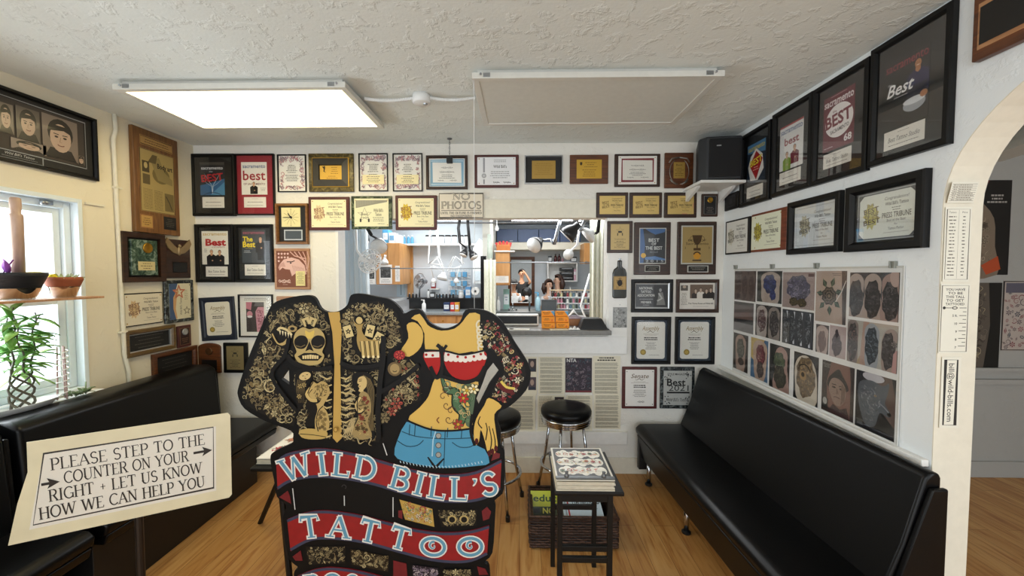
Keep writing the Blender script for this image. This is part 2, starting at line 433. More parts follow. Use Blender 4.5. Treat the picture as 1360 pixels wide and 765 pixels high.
    def build(s, name, parent, mat=None, sheet=None):
        """sheet = (w, h, thickness, colour[, cx, cy, z]) adds the body of the sheet underneath"""
        if sheet:
            W, Hh, t, col = sheet[:4]; cx, cy, z = sheet[4:] if len(sheet) > 4 else (0, 0, 0)
            b = len(s.v); x, y = W/2, Hh/2
            s.v += [(cx+i*x, cy+j*y, z+k) for k in (0, t) for i, j in ((-1, -1), (1, -1), (1, 1), (-1, 1))]
            fs = [(3, 2, 1, 0), (4, 5, 6, 7), (0, 1, 5, 4), (1, 2, 6, 5), (2, 3, 7, 6), (3, 0, 4, 7)]
            s.f += [tuple(b+i for i in f) for f in fs]; s.c += [lin(col)]*6
        me = bpy.data.meshes.new(name); me.from_pydata(s.v, [], s.f)
        a = me.attributes.new('ink', 'FLOAT_COLOR', 'CORNER'); buf = []
        for f, c in zip(s.f, s.c): buf += list(c)*len(f)
        a.data.foreach_set('color', buf)
        me.materials.append(mat or INK)
        bm = bmesh.new(); bm.from_mesh(me)
        for f in bm.faces:
            f.normal_update()
            if len(f.verts) and abs(f.normal.z) > .9 and f.normal.z < 0 and not (sheet and f.calc_center_median().z <= (sheet[6] if len(sheet) > 4 else 0)+1e-6): f.normal_flip()
        bm.to_mesh(me); bm.free()
        o = bpy.data.objects.new(name, me); C.objects.link(o)
        if parent: o.parent = parent
        return o
def sheet(w, h, col, z=0, t=.0008, cx=0, cy=0):
    """an Art whose body is a sheet of paper w x h lying at height z"""
    a = Art(z+t); a.sh = (w, h, t, col, cx, cy, z); a.W, a.H = w, h
    return a
def done(a, name, parent, mat=None, label=None):
    o = a.build(name, parent, mat, a.sh)
    if label: o['label'] = label
    return o

# tattoo style ornament: little dark-outlined motifs strewn inside a polygon
def motif(a, kind, x, y, r, col, dark, rnd):
    th = rnd.uniform(0, 6.28)
    P = lambda rr, an: (x+rr*math.cos(th+an), y+rr*math.sin(th+an))
    if kind == 0:      # spiral curl
        pts = [P(r*(1-i/16)**.8, i*.55) for i in range(14)]
        a.line(pts, [r*.46*(1-i/18) for i in range(14)], dark); a.line(pts, [r*.27*(1-i/16) for i in range(14)], col)
    elif kind == 1:    # rosette
        for k in range(6): a.ell(*P(r*.55, k*1.047), r*.42, r*.3, dark, 9, up=(k == 0), rot=th+k*1.047)
        for k in range(6): a.ell(*P(r*.55, k*1.047), r*.31, r*.2, col, 9, up=(k == 0), rot=th+k*1.047)
        a.ell(x, y, r*.28, r*.28, dark, 9); a.ell(x, y, r*.15, r*.15, col, 8)
    elif kind == 2:    # leaf with vein
        pts = [P(r, 0), (x+r*.38*math.cos(th+1.6), y+r*.38*math.sin(th+1.6)), P(-r, 0), (x-r*.38*math.cos(th+1.6), y-r*.38*math.sin(th+1.6))]
        a.poly(pts, col); a.line([P(r*.9, 0), P(-r*.8, 0)], r*.1, dark)
        for k in (-.4, 0, .4): a.line([P(r*k, 0), (x+r*k*math.cos(th)+r*.25*math.cos(th+1.2), y+r*k*math.sin(th)+r*.25*math.sin(th+1.2))], r*.07, dark, up=False)
    elif kind == 3:    # stacked scales
        for k in range(3):
            c = (x+math.cos(th)*r*.45*(k-1), y+math.sin(th)*r*.45*(k-1))
            a.line(arc(c[0], c[1], r*.7, r*.7, math.degrees(th)-70, math.degrees(th)+70, 7), r*.2, col, up=(k == 0))
    elif kind == 4:    # flame s-curve
        pts = [(x+math.cos(th)*r*(i/5-1)-math.sin(th)*r*.4*math.sin(i*.75), y+math.sin(th)*r*(i/5-1)+math.cos(th)*r*.4*math.sin(i*.75)) for i in range(11)]
        a.line(pts, [r*.36*math.sin((i+.4)/11*3.14) for i in range(11)], dark); a.line(pts, [r*.22*math.sin((i+.4)/11*3.14) for i in range(11)], col)
    elif kind == 5:    # eye / bead
        a.ell(x, y, r*.5, r*.38, col, 12, rot=th); a.ell(x, y, r*.3, r*.24, dark, 10, rot=th); a.ell(x, y, r*.12, r*.12, col, 8)
    else:              # feather strokes
        for k in range(5):
            o = (k-2)*r*.26
            a.line([(x-math.sin(th)*o-math.cos(th)*r*.7, y+math.cos(th)*o-math.sin(th)*r*.7), (x-math.sin(th)*o*1.5+math.cos(th)*r*.6, y+math.cos(th)*o*1.5+math.sin(th)*r*.6)], [r*.05, r*.15], col, up=(k == 0))
def strew(a, poly, n, r0, r1, cols, dark, seed, kinds=(0, 1, 2, 3, 4, 5, 6), keep=()):
    rnd = random.Random(seed); xs = [p[0] for p in poly]; ys = [p[1] for p in poly]; pts = []; z0 = a.z
    for _ in range(n*14):
        if len(pts) >= n: break
        p = (rnd.uniform(min(xs), max(xs)), rnd.uniform(min(ys), max(ys))); r = rnd.uniform(r0, r1)
        if not inside(p, poly) or edge_dist(p, poly) < r*.75: continue
        if any((p[0]-q[0])**2+(p[1]-q[1])**2 < (.62*(r+q[2]))**2 for q in pts): continue
        if any((p[0]-k[0])**2+(p[1]-k[1])**2 < (k[2]+r*.6)**2 for k in keep): continue
        pts.append((*p, r)); a.z = z0+rnd.uniform(0, 2e-4); motif(a, rnd.choice(kinds), p[0], p[1], r, rnd.choice(cols), dark, rnd)
    a.z = z0+4.5e-4
    return a
def mini_person(a, x, y, s, shirt, skin='#c89a78', hair='#1c1512', legs=None, arm=True):
    """a printed figure, s = head height"""
    a.poly([(x-s*1.15, y-s*3.2), (x+s*1.15, y-s*3.2), (x+s*1.2, y-s*1.1), (x+s*.5, y-s*.62), (x-s*.5, y-s*.62), (x-s*1.2, y-s*1.1)], shirt)
    a.poly([(x-s*.25, y-s*.35), (x+s*.25, y-s*.35), (x+s*.3, y-s*.75), (x, y-s*1.0), (x-s*.3, y-s*.75)], skin)
    a.ell(x, y+s*.05, s*.42, s*.52, hair); a.ell(x, y-s*.04, s*.36, s*.45, skin)
    a.rect(x-s*.14, y+s*.04, s*.1, s*.05, hair); a.rect(x+s*.14, y+s*.04, s*.1, s*.05, hair, up=False)
    a.line(arc(x, y-s*.12, s*.16, s*.12, 200, 340, 5), s*.05, '#f0e6dd')
    if arm: a.line([(x-s*1.0, y-s*1.4), (x-s*.7, y-s*2.3), (x+s*.1, y-s*2.1)], s*.36, shirt); a.ell(x+s*.2, y-s*2.1, s*.2, s*.16, skin)
    return a

# ---------------------------------------------------------------- people (small in the picture)
def skin(name, verts, edges, mat, parent, root=0, sub=2):
    me = bpy.data.meshes.new(name); me.from_pydata([v[:3] for v in verts], edges, []); me.materials.append(mat)
    o = bpy.data.objects.new(name, me); C.objects.link(o); o.parent = parent
    md = o.modifiers.new('skin', 'SKIN'); md.use_smooth_shade = True
    for i, v in enumerate(verts):
        d = me.skin_vertices[0].data[i]; r = v[3] if isinstance(v[3], tuple) else (v[3], v[3]); d.radius = r; d.use_root = (i == root)
    md = o.modifiers.new('sub', 'SUBSURF'); md.levels = md.render_levels = sub
    return o

# ================================================================ the room
WALL = stucco('painted_plaster_wall', '#e6e3db', 16, .35, .006)
WALLC = stucco('warm_lit_plaster_wall', '#e3dac4', 16, .3, .005)  # warm light of the ceiling fixture is mixed into this cream
WALLB = stucco('window_lit_plaster_wall', '#e6eaec', 12, .3, .006)  # window light on the right wall is put into this bluish white
CEIL = stucco('textured_ceiling', '#e6ebe8', 13, .4, .008)
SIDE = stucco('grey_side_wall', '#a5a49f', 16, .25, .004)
STUDIO = plain('studio_white_wall', '#cdd3d8', .6, var=.03, scale=5)
def floor_mat():
    m, nt, b = new_mat('wood_floor')
    v = coords(nt)
    br = add(nt, 'ShaderNodeTexBrick'); br.offset = .37; br.inputs['Scale'].default_value = 1
    br.inputs['Brick Width'].default_value = 1.25; br.inputs['Row Height'].default_value = .125; br.inputs['Mortar Size'].default_value = .0012; br.inputs['Bias'].default_value = -.1
    br.inputs['Color1'].default_value = lin('#cfa56e'); br.inputs['Color2'].default_value = lin('#bf9059'); br.inputs['Mortar'].default_value = lin('#77542f')
    nt.links.new(coords(nt, rot=(0, 0, R(90))), br.inputs['Vector'])
    n = add(nt, 'ShaderNodeTexNoise'); n.inputs['Scale'].default_value = 3; n.inputs['Detail'].default_value = 7; n.inputs['Distortion'].default_value = 1.2
    nt.links.new(coords(nt, (9, .9, 1)), n.inputs['Vector'])
    g = ramp(nt, n.outputs[0], [(.28, '#c49a68'), (.5, '#f4e6cc'), (.72, '#fffaf0')])
    mx = add(nt, 'ShaderNodeMix', data_type='RGBA', blend_type='MULTIPLY'); mx.inputs[0].default_value = .85
    nt.links.new(br.outputs[0], mx.inputs[6]); nt.links.new(g, mx.inputs[7]); nt.links.new(mx.outputs[2], b.inputs['Base Color'])
    b.inputs['Roughness'].default_value = .38; b.inputs['Specular IOR Level'].default_value = .35
    bump(nt, b, br.outputs['Fac'], -.15, .002)
    return m
Y0 = -2.6
PLAN = Matrix(((0, 0, 1, 0), (1, 0, 0, 0), (0, 1, 0, 0), (0, 0, 0, 1)))      # (y, z, x) -> world
OX0, OX1, OZ0, OZ1 = -1.494, .722, 1.158, 2.083                              # the counter opening
m = MB(); m.span((XL-.2, Y0, -.08), (5.2, 7.6, 0)); struct('floor', m, floor_mat())
m = MB(); m.span((XL-.2, Y0, CZ), (5.2, D+.12, CZ+.1)); struct('ceiling', m, CEIL)
m = MB()
m.span((XL-.15, D, 0), (OX0, D+.12, CZ)); m.span((OX1, D, 0), (XR+.15, D+.12, CZ))
m.span((OX0, D, 0), (OX1, D+.12, OZ0)); m.span((OX0, D, OZ1), (OX1, D+.12, CZ)); struct('wall_back', m, WALL)
WY0, WY1, WZ0, WZ1 = 1.05, 2.33, .93, 2.085                                 # window
m = MB()
m.span((XL-.15, Y0, 0), (XL, WY0, CZ)); m.span((XL-.15, WY1, 0), (XL, D, CZ)); m.span((XL-.15, WY0, 0), (XL, WY1, WZ0)); m.span((XL-.15, WY0, WZ1), (XL, WY1, CZ))
struct('wall_left', m, WALLC)
AY0, AY1, AZ = .33, 1.553, 1.90
acy, ary, arz = (AY0+AY1)/2, (AY1-AY0)/2, .47
archp = [(AY1, 0), (D, 0), (D, CZ), (Y0, CZ), (Y0, 0), (AY0, 0)]+[(acy+ary*math.cos(R(a)), AZ+arz*math.sin(R(a))) for a in range(180, -1, -6)]
m = MB(); m.prism(archp, XR, XR+.15, PLAN); struct('wall_right', m, WALLB)
half = lambda o: [(AY1-o, 0)]+[(acy+(ary-o)*math.cos(R(a)), AZ+(arz-o)*math.sin(R(a))) for a in range(0, 181, 6)]+[(AY0+o, 0)]
m = MB(); m.prism(half(0)+half(.004)[::-1], XR+.0005, XR+.1495, PLAN); struct('trim_10', m, plain('cream_arch_paint', '#e2dbc9', .6, var=.03))
m = MB()
m.span((XL-.15, Y0-.12, 0), (5.2, Y0, .35)); m.span((XL-.15, Y0-.12, 2.5), (5.2, Y0, CZ)); m.span((XL-.15, Y0-.12, .35), (-2.3, Y0, 2.5)); m.span((1.7, Y0-.12, .35), (2.4, Y0, 2.5)); m.span((4.6, Y0-.12, .35), (5.2, Y0, 2.5))  # right-hand opening added to let light into the side room
struct('wall_front', m, WALL)
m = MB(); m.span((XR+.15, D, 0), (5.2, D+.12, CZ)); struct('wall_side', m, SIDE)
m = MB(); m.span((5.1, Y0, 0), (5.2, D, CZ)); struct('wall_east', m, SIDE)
# side room trim: wainscot rails, baseboard, cased beam
zf = lambda py, y=D: at_y(1310, py, y).z
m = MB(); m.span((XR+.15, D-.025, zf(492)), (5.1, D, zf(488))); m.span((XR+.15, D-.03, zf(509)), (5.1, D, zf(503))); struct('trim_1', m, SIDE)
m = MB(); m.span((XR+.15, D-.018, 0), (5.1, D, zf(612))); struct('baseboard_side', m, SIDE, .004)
m = MB(); a, b = at_y(1296, 214, D-.02), at_y(1420, 150, 2.45)
d = (b-a); L = math.hypot(d.x, d.y); mm = Matrix.Translation(a) @ Matrix.Rotation(math.atan2(d.y, d.x), 4, 'Z')
for k, (o, z0, z1) in enumerate(((.0, .0, .05), (.035, .05, .12), (.0, .12, .17), (.02, .17, .6))): m.box((L/2-.3, .1+o, (z0+z1)/2), (L+1.2, .2, z1-z0), mm)
struct('trim_2', m, plain('moulding_white', '#d9d8d0', .5, var=.03))
# counter wall trim
zb = lambda py: at_y(690, py, D).z
xb = lambda px, py=400: at_y(px, py, D).x
m = MB(); m.span((xb(641), D-.022, zb(290)), (xb(791, 277), D, zb(265.5))); m.span((OX0, D-.002, zb(290)), (xb(641), D, zb(265.5))); struct('trim_3', m, CREAMPAINT, .003)
m = MB(); m.span((xb(807.5), D-.012, zb(469)), (xb(833), D, zb(290))); struct('trim_4', m, WHITEPAINT, .003)
m = MB(); m.span((OX0, D-.02, zb(469)), (xb(833), D, zb(446))); struct('trim_5', m, WHITEPAINT, .003)
m = MB(); m.span((OX0-.4, D-.03, zb(587.5)), (xb(832, 580), D, zb(571))); struct('trim_6', m, WHITEPAINT, .004)
m = MB(); m.span((XL+.2, D-.016, 0), (XR, D, zb(606))); struct('baseboard_back', m, CREAMPAINT, .004)
m = MB(); m.span((XL, D-.13, 0), (XL+.16, D, .0+.02)); 
m = MB(); m.span((XR-.03, 1.56, .872), (XR, D, .9)); struct('trim_7', m, WHITEPAINT, .004)   # chair rail above the bench
m = MB(); m.span((OX0-.001, D-.004, OZ0), (OX0+.02, D+.124, OZ1)); m.span((OX1-.02, D-.004, OZ0), (OX1+.001, D+.124, OZ1)); struct('trim_8', m, WHITEPAINT)
m = MB(); m.span((XL, WY1+.02, 2.062), (XL+.012, 2.46, 2.074)); struct('trim_9', m, CREAMPAINT)
# left window
m = MB(); VINYL = plain('white_vinyl', '#dfe9ee', .35, var=.02)
def sash(m, x, y0, y1, z0, z1, t, d):
    m.span((x-d/2, y0, z0), (x+d/2, y0+t, z1)); m.span((x-d/2, y1-t, z0), (x+d/2, y1, z1)); m.span((x-d/2, y0+t, z0), (x+d/2, y1-t, z0+t)); m.span((x-d/2, y0+t, z1-t), (x+d/2, y1-t, z1))
sash(m, XL-.03, WY0, WY1, WZ0, WZ1, .025, .085)
win = struct('window_1', m, VINYL, .003)
m = MB(); sash(m, XL-.055, WY0+.026, WY1-.026, WZ0+.027, WZ1-.027, .035, .04); m.build('window_frame', VINYL, win, bevel=.003)
m = MB(); sash(m, XL-.075, WY0+.062, WY1-.062, 1.46, WZ1-.064, .035, .03); m.build('upper_sash', VINYL, win, bevel=.003)
m = MB(); sash(m, XL-.06, WY0+.062, WY1-.062, WZ0+.064, 1.5, .04, .03); m.build('lower_sash', VINYL, win, bevel=.003)
m = MB(); m.box((XL-.078, (WY0+WY1)/2, (WZ0+WZ1)/2), (.004, WY1-WY0-.2, WZ1-WZ0-.2)); m.build('pane', glass_mat('window_glass', refl=.6), win)
m = MB(); m.box((XL-.03, 2.18, WZ1-.045), (.03, .05, .025)); m.ball((XL-.012, 2.15, WZ1-.05), .012); m.build('window_latch', STEEL, win, smooth=True)
m = MB(); m.span((XL-.01, WY0-.02, WZ0-.05), (XL+.09, WY1+.03, WZ0-.005)); m.build('window_sill', WHITEPAINT, win, bevel=.004)
# pipe on the left wall
py_ = at_x(155, 300, XL).y
m = MB(); m.tube([(XL+.014, py_, CZ), (XL+.014, py_+.005, CZ-.1), (XL+.02, py_-.02, CZ-.17), (XL+.014, py_-.012, CZ-.25), (XL+.014, py_+.005, 1.1), (XL+.014, py_+.03, .98), (XL+.014, py_+.03, .03)], .012, 10); p = m.build('wall_pipe', CREAMPAINT, smooth=True)
tag(p, 'thin cream painted pipe running down the left wall beside the window', 'pipe')
for z in (1.25, 2.2):
    m = MB(); m.box((XL+.012, py_+.0, z), (.03, .045, .012)); m.build('pipe_clip', CREAMPAINT, p, bevel=.002)

# ================================================================ ceiling lights
LENSZ = H+.976
def fixture(label, x0, x1, y0, y1, lit):
    t = thing('ceiling_light', label, 'ceiling light', ((x0+x1)/2, (y0+y1)/2, LENSZ), group='fluorescent fixtures on the ceiling')
    W, L = x1-x0, y1-y0; body = plain('fixture_enamel', '#c9c9c4', .4, var=.03)
    m = MB(); m.box((0, 0, .032), (W-.02, L-.02, .045)); m.build('housing', body, t, bevel=.004)
    m = MB(); m.ring(W+.03, L+.03, [(0, 0), (.035, 0), (.035, .008), (.018, .012), (.012, .03), (0, .03)]); fr = m.build('frame', plain('fixture_trim', '#d9d9d3', .35, .1, var=.03), t, bevel=.002)
    m = MB(); m.box((0, 0, .006), (W-.035, L-.035, .005))
    if lit:
        m.build('diffuser', emit('lit_diffuser', '#ffeab0', FIXTURE_STRENGTH), t)
    else: m.build('diffuser', plain('unlit_diffuser', '#d6d8d2', .45, var=.03), t)
    for sx in (-1, 1):
        for sy in (-1, 1):
            m = MB(); m.box((sx*(W/2-.06), sy*(L/2+.016), .016), (.035, .006, .02)); m.lathe([(.006, -.004), (.006, .004), (.003, .006)], 8, Matrix.Translation((sx*(W/2-.03), sy*(L/2+.018), .02)) @ Matrix.Rotation(R(90), 4, 'X')); m.build('clip', STEEL, t)
    return t
fixture('lit fluorescent ceiling fixture with glowing warm diffuser near the window', -2.157, -.934, 2.10, 2.67, True)
fixture('unlit grey panel fluorescent ceiling fixture beside the glowing one', -.226, 1.005, 2.02, 2.63, False)
jb = at_z(560, 131, CZ-.02); jx, jy = jb.x, jb.y
t = thing('junction_box', 'round white electrical box on the ceiling joining the two fixtures', 'junction box', (jx, jy, CZ))
m = MB(); m.lathe([(.045, -.05), (.052, -.045), (.052, 0)], 20); m.build('housing', WHITEPLASTIC, t, smooth=True)
m = MB(); m.lathe([(.003, -.058), (.012, -.056), (.014, -.05)], 10, Matrix.Translation((.02, 0, 0))); m.build('cover_screw', STEEL, t)
for s_, xe in ((-1, -.934+.03), (1, -.226-.03)):
    n = 90; ln = abs(xe-jx)-.05
    pts = [(s_*(.05+ln*i/n), .0, -.018-.012*math.sin(3.14*i/n)) for i in range(n+1)]
    m = MB(); m.tube(pts, [.008+.003*(i % 2) for i in range(n+1)], 8); m.build('conduit', WHITEPLASTIC, t)
# pull cord and ceiling hook
c0 = at_y(629.5, 160, 2.03)
m = MB(); m.tube([(c0.x+.004, 2.03, LENSZ+.02), (c0.x, 2.03, LENSZ), (c0.x, 2.032, 1.9), (c0.x-.002, 2.03, 1.37)], .0016, 6); m.ball((c0.x-.002, 2.03, 1.36), .006, 8, 6)
tag(m.build('pull_cord', WHITEPLASTIC, smooth=True), 'thin white pull cord hanging from the unlit ceiling fixture', 'cord')
hk = at_z(597, 184, CZ)
t = thing('ceiling_hook', 'ceiling hook with chain and small black clip in front of blue bordered certificate', 'hook', (hk.x, hk.y, CZ))
m = MB(); m.lathe([(.002, -.012), (.018, -.006), (.02, 0)], 12); m.build('mount', GREYMETAL, t, smooth=True)
m = MB()
for i in range(7):
    z = -.02-i*.017; m.tube([(.005*math.cos(a)*(i % 2), .005*math.cos(a)*(1-i % 2), z+.011*math.sin(a)) for a in (k*math.pi/4 for k in range(8))], .0018, 6, closed=True)
m.build('chain', GREYMETAL, t, smooth=True)
m = MB(); m.box((0, 0, -.165), (.045, .03, .045)); m.tube([(0, 0, -.145), (0, 0, -.13)], .006, 8); m.build('clip', BLACKPLASTIC, t, bevel=.004)

# ================================================================ frames, plaques and certificates on the walls
def wallM(c, u, n, roll=0):
    v = Vector((0, 0, 1)); u, n = Vector(u), Vector(n)
    M = Matrix.Identity(4)
    for i in range(3): M[i][0], M[i][1], M[i][2], M[i][3] = u[i], v[i], n[i], c[i]
    return M @ Matrix.Rotation(R(roll), 4, 'Z')
def on_back(x0, y0, x1, y1, roll=0, dz=0.0):
    a, b = at_y(x0, (y0+y1)/2, D-.01), at_y(x1, (y0+y1)/2, D-.01); t, l = at_y((x0+x1)/2, y0, D-.01), at_y((x0+x1)/2, y1, D-.01)
    return wallM(((a.x+b.x)/2, D-dz, (t.z+l.z)/2), (1, 0, 0), (0, -1, 0), roll), b.x-a.x, t.z-l.z
def on_side(X, x0, t0, b0, x1, t1, b1, roll=0, off=.012):
    s = 1 if X < 0 else -1; X2 = X+s*off
    P = [at_x(x0, t0, X2), at_x(x0, b0, X2), at_x(x1, t1, X2), at_x(x1, b1, X2)]
    ya, yb = (P[0].y+P[1].y)/2, (P[2].y+P[3].y)/2; zt, zl = (P[0].z+P[2].z)/2, (P[1].z+P[3].z)/2
    return wallM((X, (ya+yb)/2, (zt+zl)/2), (0, s, 0), (s, 0, 0), roll), abs(yb-ya), zt-zl
def on_left(*a, **k): return on_side(XL, *a, **k)
def on_right(*a, **k): return on_side(XR, *a, **k)
GB, GL, GR = 'awards hung on the back wall', 'awards hung on the left wall', 'awards hung on the right wall'
def framed(P, name, label, cat, group, fmat, fw, depth=.02, lip=None, backing=None):
    M, w, h = P; t = thing(name, label, cat, M=M, group=group)
    m = MB(); m.ring(w, h, [(0, .001), (0, depth*.85), (fw*.15, depth), (fw*.7, depth), (fw, depth*.55), (fw, .001)])
    m.build('frame', fmat, t)
    if lip:
        m = MB(); m.ring(w-2*fw, h-2*fw, [(-.001, .003), (-.001, depth*.6), (.006, depth*.5), (.006, .003)]); m.build('inner_lip', lip, t)
    return t, w-2*fw+.002, h-2*fw+.002
def plaque(P, name, label, cat, group, mat, thick=.018, bev=.005):
    M, w, h = P; t = thing(name, label, cat, M=M, group=group)
    m = MB(); m.box((0, 0, thick/2+.001), (w, h, thick)); m.build('board', mat, t, bevel=bev)
    return t, w, h
def pane(t, w, h, z): m = MB(); m.box((0, 0, z), (w, h, .002)); m.build('glass', PANE, t)
def plate(t, cx, cy, w, h, z, mat, th=.002, name='plate'): m = MB(); m.box((cx, cy, z+th/2), (w, h, th)); return m.build(name, mat, t, bevel=min(.001, th/3))
def pins(t, w, h, z, mat=BRASS, r=.004):
    for sx in (-1, 1):
        for sy in (-1, 1): m = MB(); m.lathe([(r, 0), (r*.8, .002), (0, .003)], 8, Matrix.Translation((sx*w/2, sy*h/2, z))); m.build('screw', mat, t, smooth=True)
INKC = '#3c3632'

# ---- what is printed on them
def cert_floral(a, w, h, seed):
    rnd = random.Random(seed)
    for k, col in ((0, '#a2484f'), (1, '#6a4a72'), (2, '#b4656a'), (3, '#4b3a4e')):
        for i in range(26):
            e = rnd.random()
            if e < .35: x, y = rnd.uniform(-.42, .42)*w, rnd.uniform(.34, .45)*h
            elif e < .8: x, y = rnd.choice((-1, 1))*rnd.uniform(.34, .43)*w, rnd.uniform(-.42, .4)*h
            else: x, y = rnd.uniform(-.42, .42)*w, rnd.uniform(-.44, -.36)*h
            motif(a, rnd.choice((2, 4, 4, 0)), x, y, rnd.uniform(.05, .085)*w, col, '#d9c5c2', rnd)
    a.greek(0, .22*h, .42*w, 5, .05*h, INKC, seed); a.greek(0, -.06*h, .5*w, 4, .05*h, INKC, seed+1)
    a.line(arc(0, -.34*h, .2*w, .05*h, 180, 360, 10), .012*w, '#7a3b44')
def logo_best(a, cx, cy, s, ink='#4a2d25', splash='#d9b23c'):
    rnd = random.Random(4)
    if splash:
        pts = []
        for i in range(22): rr = s*(.62 if i % 2 else .46)*rnd.uniform(.9, 1.1); an = i*math.pi/11; pts.append((cx+rr*.72*math.cos(an), cy+rr*math.sin(an)))
        a.poly(pts, splash)
    for i, (tx, ww) in enumerate((('BEST', .78), ('OF THE', .7), ('BEST', .86))):
        a.text(tx, cx+s*.02*i, cy+s*(.26-.26*i), s*.24, ink, s*ww, bold=.012, rot=.12)
def cert_press(a, w, h, bold=True, splash='#d9b23c', ink='#4a2d25', compact=False):
    logo_best(a, -.27*w, .02*h, .5*min(h, w*.8), ink, splash)
    x = .19*w
    a.text('Congratulations!', x, .36*h, .07*h, INKC, .42*w, shear=.25); a.text("Wild Bill's Tattoo", x, .24*h, .075*h, '#241f1c', .4*w, bold=.01)
    a.greek(x, .14*h, .26*w, 2, .05*h, INKC, 3)
    a.text('PRESS TRIBUNE', x, -.01*h, .12*h, '#241f1c', .5*w, bold=.012)
    a.text('Best of the Best', x, -.13*h, .06*h, INKC, .32*w); a.text('for', x, -.22*h, .045*h, INKC); a.text('Tattoo Parlor', x, -.31*h, .06*h, '#2d2724', .27*w)
    a.line([(x-.22*w, -.4*h), (x+.22*w, -.4*h)], .008*h, '#8d857a')
def cert_lines(a, w, h, seed, script='#3b3633', title=None):
    if title: a.text(title, 0, .34*h, .08*h, INKC, .6*w)
    a.squiggle(0, .22*h, .4*w, .08*h, script, .006*w, 9, seed); a.squiggle(0, .03*h, .5*w, .09*h, script, .006*w, 11, seed+2)
    a.greek(0, -.1*h, .6*w, 3, .07*h, INKC, seed); a.squiggle(-.22*w, -.34*h, .2*w, .06*h, script, .005*w, 6, seed+5); a.squiggle(.22*w, -.34*h, .24*w, .06*h, script, .005*w, 7, seed+6)
def resolution(a, w, h, title, seal='#9a8238', seed=0, bottom=True):
    a.text(title, 0, .33*h, .12*h, '#8a7440' if title == 'Assembly' else '#5a4220', .62*w, shear=.28, bold=.006)
    a.line([(-.16*w+.32*w*i/12, .235*h-.02*h*math.sin(i*.9)) for i in range(13)], [.006*w+.014*w*math.sin(i/12*3.14) for i in range(13)], '#4a3b24')
    a.greek(0, .17*h, .66*w, 2, .03*h, '#847a6c', seed)
    a.greek(0, .07*h, .5*w, 2, .05*h, '#241f1c', seed+1, .55, lo=.8); a.greek(0, -.06*h, .5*w, 6, .035*h, INKC, seed+2)
    if seal:
        rnd = random.Random(1); x, y, r = -.27*w, -.32*h, .11*w
        a.poly([(x+r*(1 if i % 2 else .9)*math.cos(i*math.pi/18), y+r*(1 if i % 2 else .9)*math.sin(i*math.pi/18)) for i in range(36)], seal)
        a.ell(x, y, r*.72, r*.72, '#7d6524'); a.ell(x, y, r*.6, r*.6, '#b39a4a'); a.greek(.12*w, -.4*h, .5*w, 1, .03*h, INKC, seed+4)
    else: a.squiggle(.05*w, -.38*h, .22*w, .06*h, INKC, .006*w, 7, 4)
    return a
def star(a, x, y, r, col, t):
    P = [(x+r*(1 if i % 2 == 0 else .42)*math.sin(i*math.pi/5), y+r*(1 if i % 2 == 0 else .42)*math.cos(i*math.pi/5)) for i in range(10)]
    a.line(P, t, col, closed=True)
def cert_star(a, w, h, text_left=False, ink='#34312c'):
    if not text_left:      # star over a small crest, text beneath
        star(a, 0, .24*h, .16*h, ink, .006*h); a.rect(0, .2*h, .2*w, .07*h, ink); a.rect(-.13*w, .1*h, .05*w, .1*h, ink); a.rect(.13*w, .1*h, .05*w, .1*h, ink)
        a.text('Congratulations', 0, -.08*h, .05*h, ink, .6*w); a.greek(0, -.17*h, .62*w, 4, .06*h, ink, 8); a.text('Best Tattoo Studio', 0, -.4*h, .05*h, ink, .6*w)
    else:
        a.poly([(-.46*w, .44*h), (.46*w, .44*h), (.46*w, .38*h), (-.46*w, .16*h)], '#8d8b7d')
        for i in range(14): a.line([(-.45*w+i*.04*w, .43*h), (-.45*w+i*.04*w, .18*h+i*.012*h)], .006*w, '#b9b6a4', up=(i == 0))
        star(a, -.2*w, -.08*h, .26*h, '#6d6a60', .012*h); a.text('Best', -.2*w, -.05*h, .1*h, ink, .2*w, bold=.01); a.text('of the Best', -.2*w, -.17*h, .07*h, ink, .24*w)
        a.rect(-.32*w, -.28*h, .05*w, .12*h, ink); a.rect(-.08*w, -.28*h, .05*w, .12*h, ink)
        a.text("Wild Bill's", .2*w, .08*h, .12*h, '#241f1c', .28*w, bold=.008); a.text('Tattoo', .2*w, -.06*h, .12*h, '#241f1c', .18*w, bold=.008)
        a.greek(.2*w, -.18*h, .4*w, 3, .06*h, INKC, 5); a.text('2008 Winner', .28*w, -.4*h, .04*h, INKC, .2*w)
def cover_best_tree(a, w, h):
    a.rect(0, .46*h, w, .08*h, '#4d4a44'); a.poly([(-w/2, -h/2), (w/2, -h/2), (w/2, .0), (0, -.12*h), (-w/2, -.2*h)], '#2d5f8c'); a.poly([(-.1*w, -.5*h), (w/2, -.5*h), (w/2, -.1*h)], '#4d86ad')
    a.text('sacramento', 0, .33*h, .1*h, '#e8ecee', .88*w, bold=.01); a.text('the', -.05*w, .22*h, .06*h, '#c9ccd0')
    for s in (-1, 1):
        a.line([(0, -.45*h), (s*.03*w, -.2*h), (s*.2*w, .0), (s*.32*w, .16*h)], [.03*w, .02*w, .014*w, .006*w], '#b9c9d4'); a.line([(0, -.25*h), (s*.22*w, -.14*h), (s*.4*w, -.02*h)], [.014*w, .01*w, .005*w], '#b9c9d4')
    a.text('BEST', 0, .04*h, .22*h, '#b3232f', .9*w, bold=.02, rot=.1)
    a.line(arc(0, -.62*h, .45*w, .2*h, 20, 160, 10), .02*w, '#15191e')
